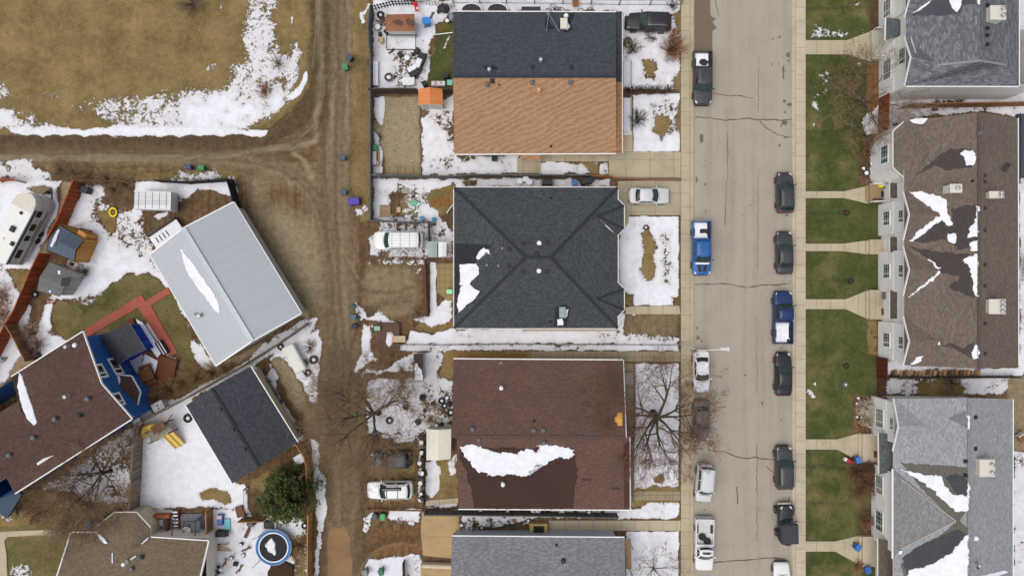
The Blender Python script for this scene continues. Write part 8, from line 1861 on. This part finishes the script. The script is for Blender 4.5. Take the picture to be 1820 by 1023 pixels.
bare_tree('large bare street tree with dark spreading limbs in the brown house front yard', 1161, 734, 9.0, 8.0, 11, n0=9, depth=5, kids=4, r0=.33, rise=.55, lean=(.25,-.45), twig=TW, tw_r=.014)
bare_tree('bare leaning tree between the dirt lane and the brown house backyard', 672, 733, 7.6, 7.8, 23, n0=9, depth=5, kids=4, r0=.26, rise=.5, lean=(-.8,.5), twig=TW2, tw_r=.014)
bare_tree('bare tree with dark forks in the strip beside the blue house', 196, 836, 6.5, 7.8, 31, n0=9, depth=5, kids=4, r0=.2, rise=.45, lean=(-.8,.3), twig=TW2)
bare_tree('bare bushy tree on the lawn beside the upper town houses', 1532, 182, 6.0, 6.4, 47, n0=11, depth=5, kids=3, r0=.14, rise=.6, fork=.08, twig=TW2, lean=(-.1,-.1))
bare_tree('slender bare tree at the lower bed under the upper lawn tree', 1530, 238, 3.6, 3.6, 49, n0=8, depth=3, kids=4, r0=.07, rise=.6, fork=.06, twig=TW2)
bare_tree('bare sapling in the snowy front yard at the bottom', 1161, 1008, 3.6, 4.2, 53, n0=11, depth=3, kids=3, r0=.08, rise=.6, fork=.08, twig=TW2)
bare_tree('small bare tree against the fence of the clean snowy yard', 228, 790, 4.5, 4.2, 59, n0=5, depth=3, kids=3, r0=.08, rise=.5, fork=.15, twig=TWD)
bare_tree('low bare tree over the brown thicket near the driftwood roof', 160, 892, 4.2, 5.5, 61, n0=9, depth=4, kids=3, r0=.1, rise=.5, fork=.06, twig=TW2, lean=(-.5,.1))
shrub('wide rusty brown bare shrub in the front yard beside the upper pavement', 1191, 92, 1.75, 1.9, 3, TWR, 150)
shrub('dark bare shrub beside the walk of the tan roofed house', 1131, 215, 1.15, 1.4, 4, TWD, 80)
for i, x in enumerate(range(1116, 1190, 9)): shrub('dark hedge plant in the low hedge between the two north front yards', x, 162+(i % 2), .62, .9, 20+i, TWD, 34, 'hedge_shrub')['group'] = 'low hedge plants'
shrub('small twiggy bush on the snow at the field corner, upper one', 495, 114, .95, .9, 6, TW2, 46); shrub('small rusty bush on the snow at the field corner, lower one', 470, 163, 1.05, .9, 7, TWR, 50)
shrub('purple grey bush at the top edge of the field', 345, 6, 1.7, .8, 8, barkmat('twig_purple', (128,104,96)), 80)
shrub('twiggy bush between the orange timber shed and the snow', 153, 482, .9, 1.0, 9, TWD, 50)
for i, (x, y, r) in enumerate(((60,588,1.3),(52,606,1.0),(70,610,1.1),(64,622,.8),(8,520,1.5),(10,560,1.3))): shrub(('pink tan dry grass clump by the brown branch fence, upper left','pink tan dry clump by the brown branch fence, lower left','pink tan dry clump by the brown branch fence, right','small dry clump at the foot of the brown branch fence','dry brush at the left edge by the red fence, upper one','dry brush at the left edge by the red fence, lower one')[i], x, y, r, .8, 70+i, barkmat('twig_pinkish', (172,146,130)), 70, 'dry_shrub')
for i, (x, y, r) in enumerate(((282,705,1.2),(305,690,1.3),(330,678,1.4),(355,668,1.4),(380,659,1.2),(404,653,.9))): shrub('brown bare vine bush in the row between deck and workshop, %s from the deck' % ('first','second','third','fourth','fifth','sixth')[i], x, y, r, 1.1, 80+i, barkmat('twig_vine', (142,112,76)), 110, 'vine_shrub')['group'] = 'vine bushes behind the workshop'
for i, (x, y, r) in enumerate(((110,300,1.3),(135,306,1.4),(165,312,1.5),(195,318,1.4),(225,326,1.2),(205,336,.9))): shrub('dry brushwood along the lane above the west yard, %s from the left' % ('first','second','third','fourth','fifth','sixth')[i], x, y, r, .8, 90+i, TW2, 70, 'dry_shrub')['group'] = 'brushwood along the lane'
for i, (x, y, r) in enumerate(((1520,835,1.6),(1536,850,1.5),(1530,868,1.6),(1540,830,1.0))): shrub('brown bare shrub before the light grey row, %s' % ('leftmost of the clump','right in the clump middle','lowest of the clump','uppermost small one')[i], x, y, r, 1.0, 100+i, barkmat('twig_mauve', (116,88,68)), 110)
shrub('brown shrub in the edged bed by the bottom front walk', 1538, 925, .9, .7, 110, TWR, 60); shrub('snow dusted pale shrub in the rockery bed, upper one', 1534, 722, 1.1, .9, 130, barkmat('twig_pale', (206,194,176)), 120); shrub('snow dusted pale shrub in the rockery bed, lower one', 1537, 742, 1.0, .8, 131, barkmat('twig_pale', (206,194,176)), 100); shrub('dry shrub at the corner bed by the rockery', 1532, 755, .9, .8, 111, TWR, 50); shrub('dark shrub by the porch of the bottom front walk', 1523, 1003, .8, .8, 112, TWR, 50); shrub('bare shrub under the bay of the taupe row', 1540, 262, 1.1, 1.0, 113, TWR, 70)
shrub('spiky dark plant in the snow at the upper front yard', 1122, 86, .9, .6, 114, TWD, 50); shrub('dark low plant beside the black parked car', 1155, 66, .8, .4, 115, TWD, 36); shrub('dark branch cluster at the snowy street corner', 1193, 12, .8, .8, 116, TWD, 40)
shrub('dark bushy plant at the left of the driftwood house lawn', 32, 900, 1.2, .9, 117, barkmat('twig_olive', (92,84,56)), 80); shrub('reddish heather clump on the driftwood house lawn', 70, 905, 1.8, .6, 118, barkmat('twig_heather', (128,88,64)), 120)
shrub('dry bush beside the pool of snow below the workshop', 552, 615, .9, .7, 119, TW2, 60); shrub('dry weeds by the bare yard above the deck platform', 745, 555, 1.0, .5, 120, TW2, 60)
shrub('pale pampas like bush south of the evergreen', 536, 965, 1.2, .9, 122, TW2, 80)
shrub('bare bush in the gap between the lower town houses', 1690, 682, 1.6, .6, 123, TW2, 90)

# evergreen: trunk, boughs and thousands of small needle sprays
p = W(520, 868); t_ = thing('evergreen_tree', 'dense evergreen tree beside the tan fence and the lane', 'tree', (p.x, p.y, 0))
q = MB(); q.tube([(p.x,p.y,-.05),(p.x,p.y,2.5),(p.x+.1,p.y,5.2)], [.22,.16,.04], 9); q.build('trunk', BK, t_, smooth=True)
rnd = random.Random(5); lm = MB(); NV = []; NF = []; NM = []
def spray(c_, d, s):
    """a needle spray: five thin leaflets fanned round a direction"""
    side = d.cross(Vector((0,0,1))); side = side.normalized() if side.length > .01 else Vector((1,0,0))
    upv = side.cross(d).normalized(); mi = 0 if rnd.random() < .5 else (1 if rnd.random() < .6 else 2)
    for k in range(5):
        a = (k-2)*.42+rnd.uniform(-.15,.15); dd = (d*math.cos(a) + side*math.sin(a) + upv*rnd.uniform(-.3,.35)).normalized(); w = dd.cross(upv).normalized()*s*.12
        b = len(NV); e = c_ + dd*s*rnd.uniform(.7,1.1)
        NV.extend([c_-w*.4, c_+dd*s*.5-w, e, c_+dd*s*.5+w]); NF.append([b,b+1,b+2,b+3]); NM.append(mi)
for i in range(140):
    tz = rnd.random()**1.25; z = .5+4.9*tz; rad = 3.2*(1-.72*tz)*(1+.22*math.sin(i*2.4+z*2)) ; an = i*2.399+rnd.uniform(-.3,.3)
    a = Vector((p.x+.05, p.y, z)); e = a + Vector((math.cos(an)*rad, math.sin(an)*rad, rnd.uniform(-.2,.5)+.25*rad*.3)); m = a.lerp(e,.55)+Vector((0,0,-.12))
    lm.tube([a, m, e], [.05,.03,.012], 4, cap=False)
    for k in range(62):
        u = rnd.uniform(.25,1.03); c_ = (a.lerp(m, u*2) if u < .5 else m.lerp(e, min(1.05, u*2-1))) + Vector((rnd.uniform(-1,1), rnd.uniform(-1,1), rnd.uniform(-.6,.7)))*.34*(.45+.6*u)
        d = ((e-a).normalized() + Vector((rnd.uniform(-1,1), rnd.uniform(-1,1), rnd.uniform(-.2,1.0)))*.8).normalized(); spray(c_, d, rnd.uniform(.17,.32))
lm.build('boughs', BK, t_)
q = MB(); q.v = NV; q.f = NF; q.m = NM; q.build('crown', [plain('needles_olive', hexlin(78,88,44), .8, .2, 2), plain('needles_green', hexlin(48,64,36), .8, .2, 2), plain('needles_yellow', hexlin(106,104,54), .8, .2, 2)], t_, uv=False)
q = MB()
for i in range(26):
    an = rnd.uniform(-.6,1.9); rr = rnd.uniform(.8,2.3); q.blob((p.x+rr*math.cos(an), p.y+rr*math.sin(an), 4.4-rr*1.2), rnd.uniform(.06,.13), i, .3, 1, (1,1,.5))
q.build('snow_specks', SNOW, t_)
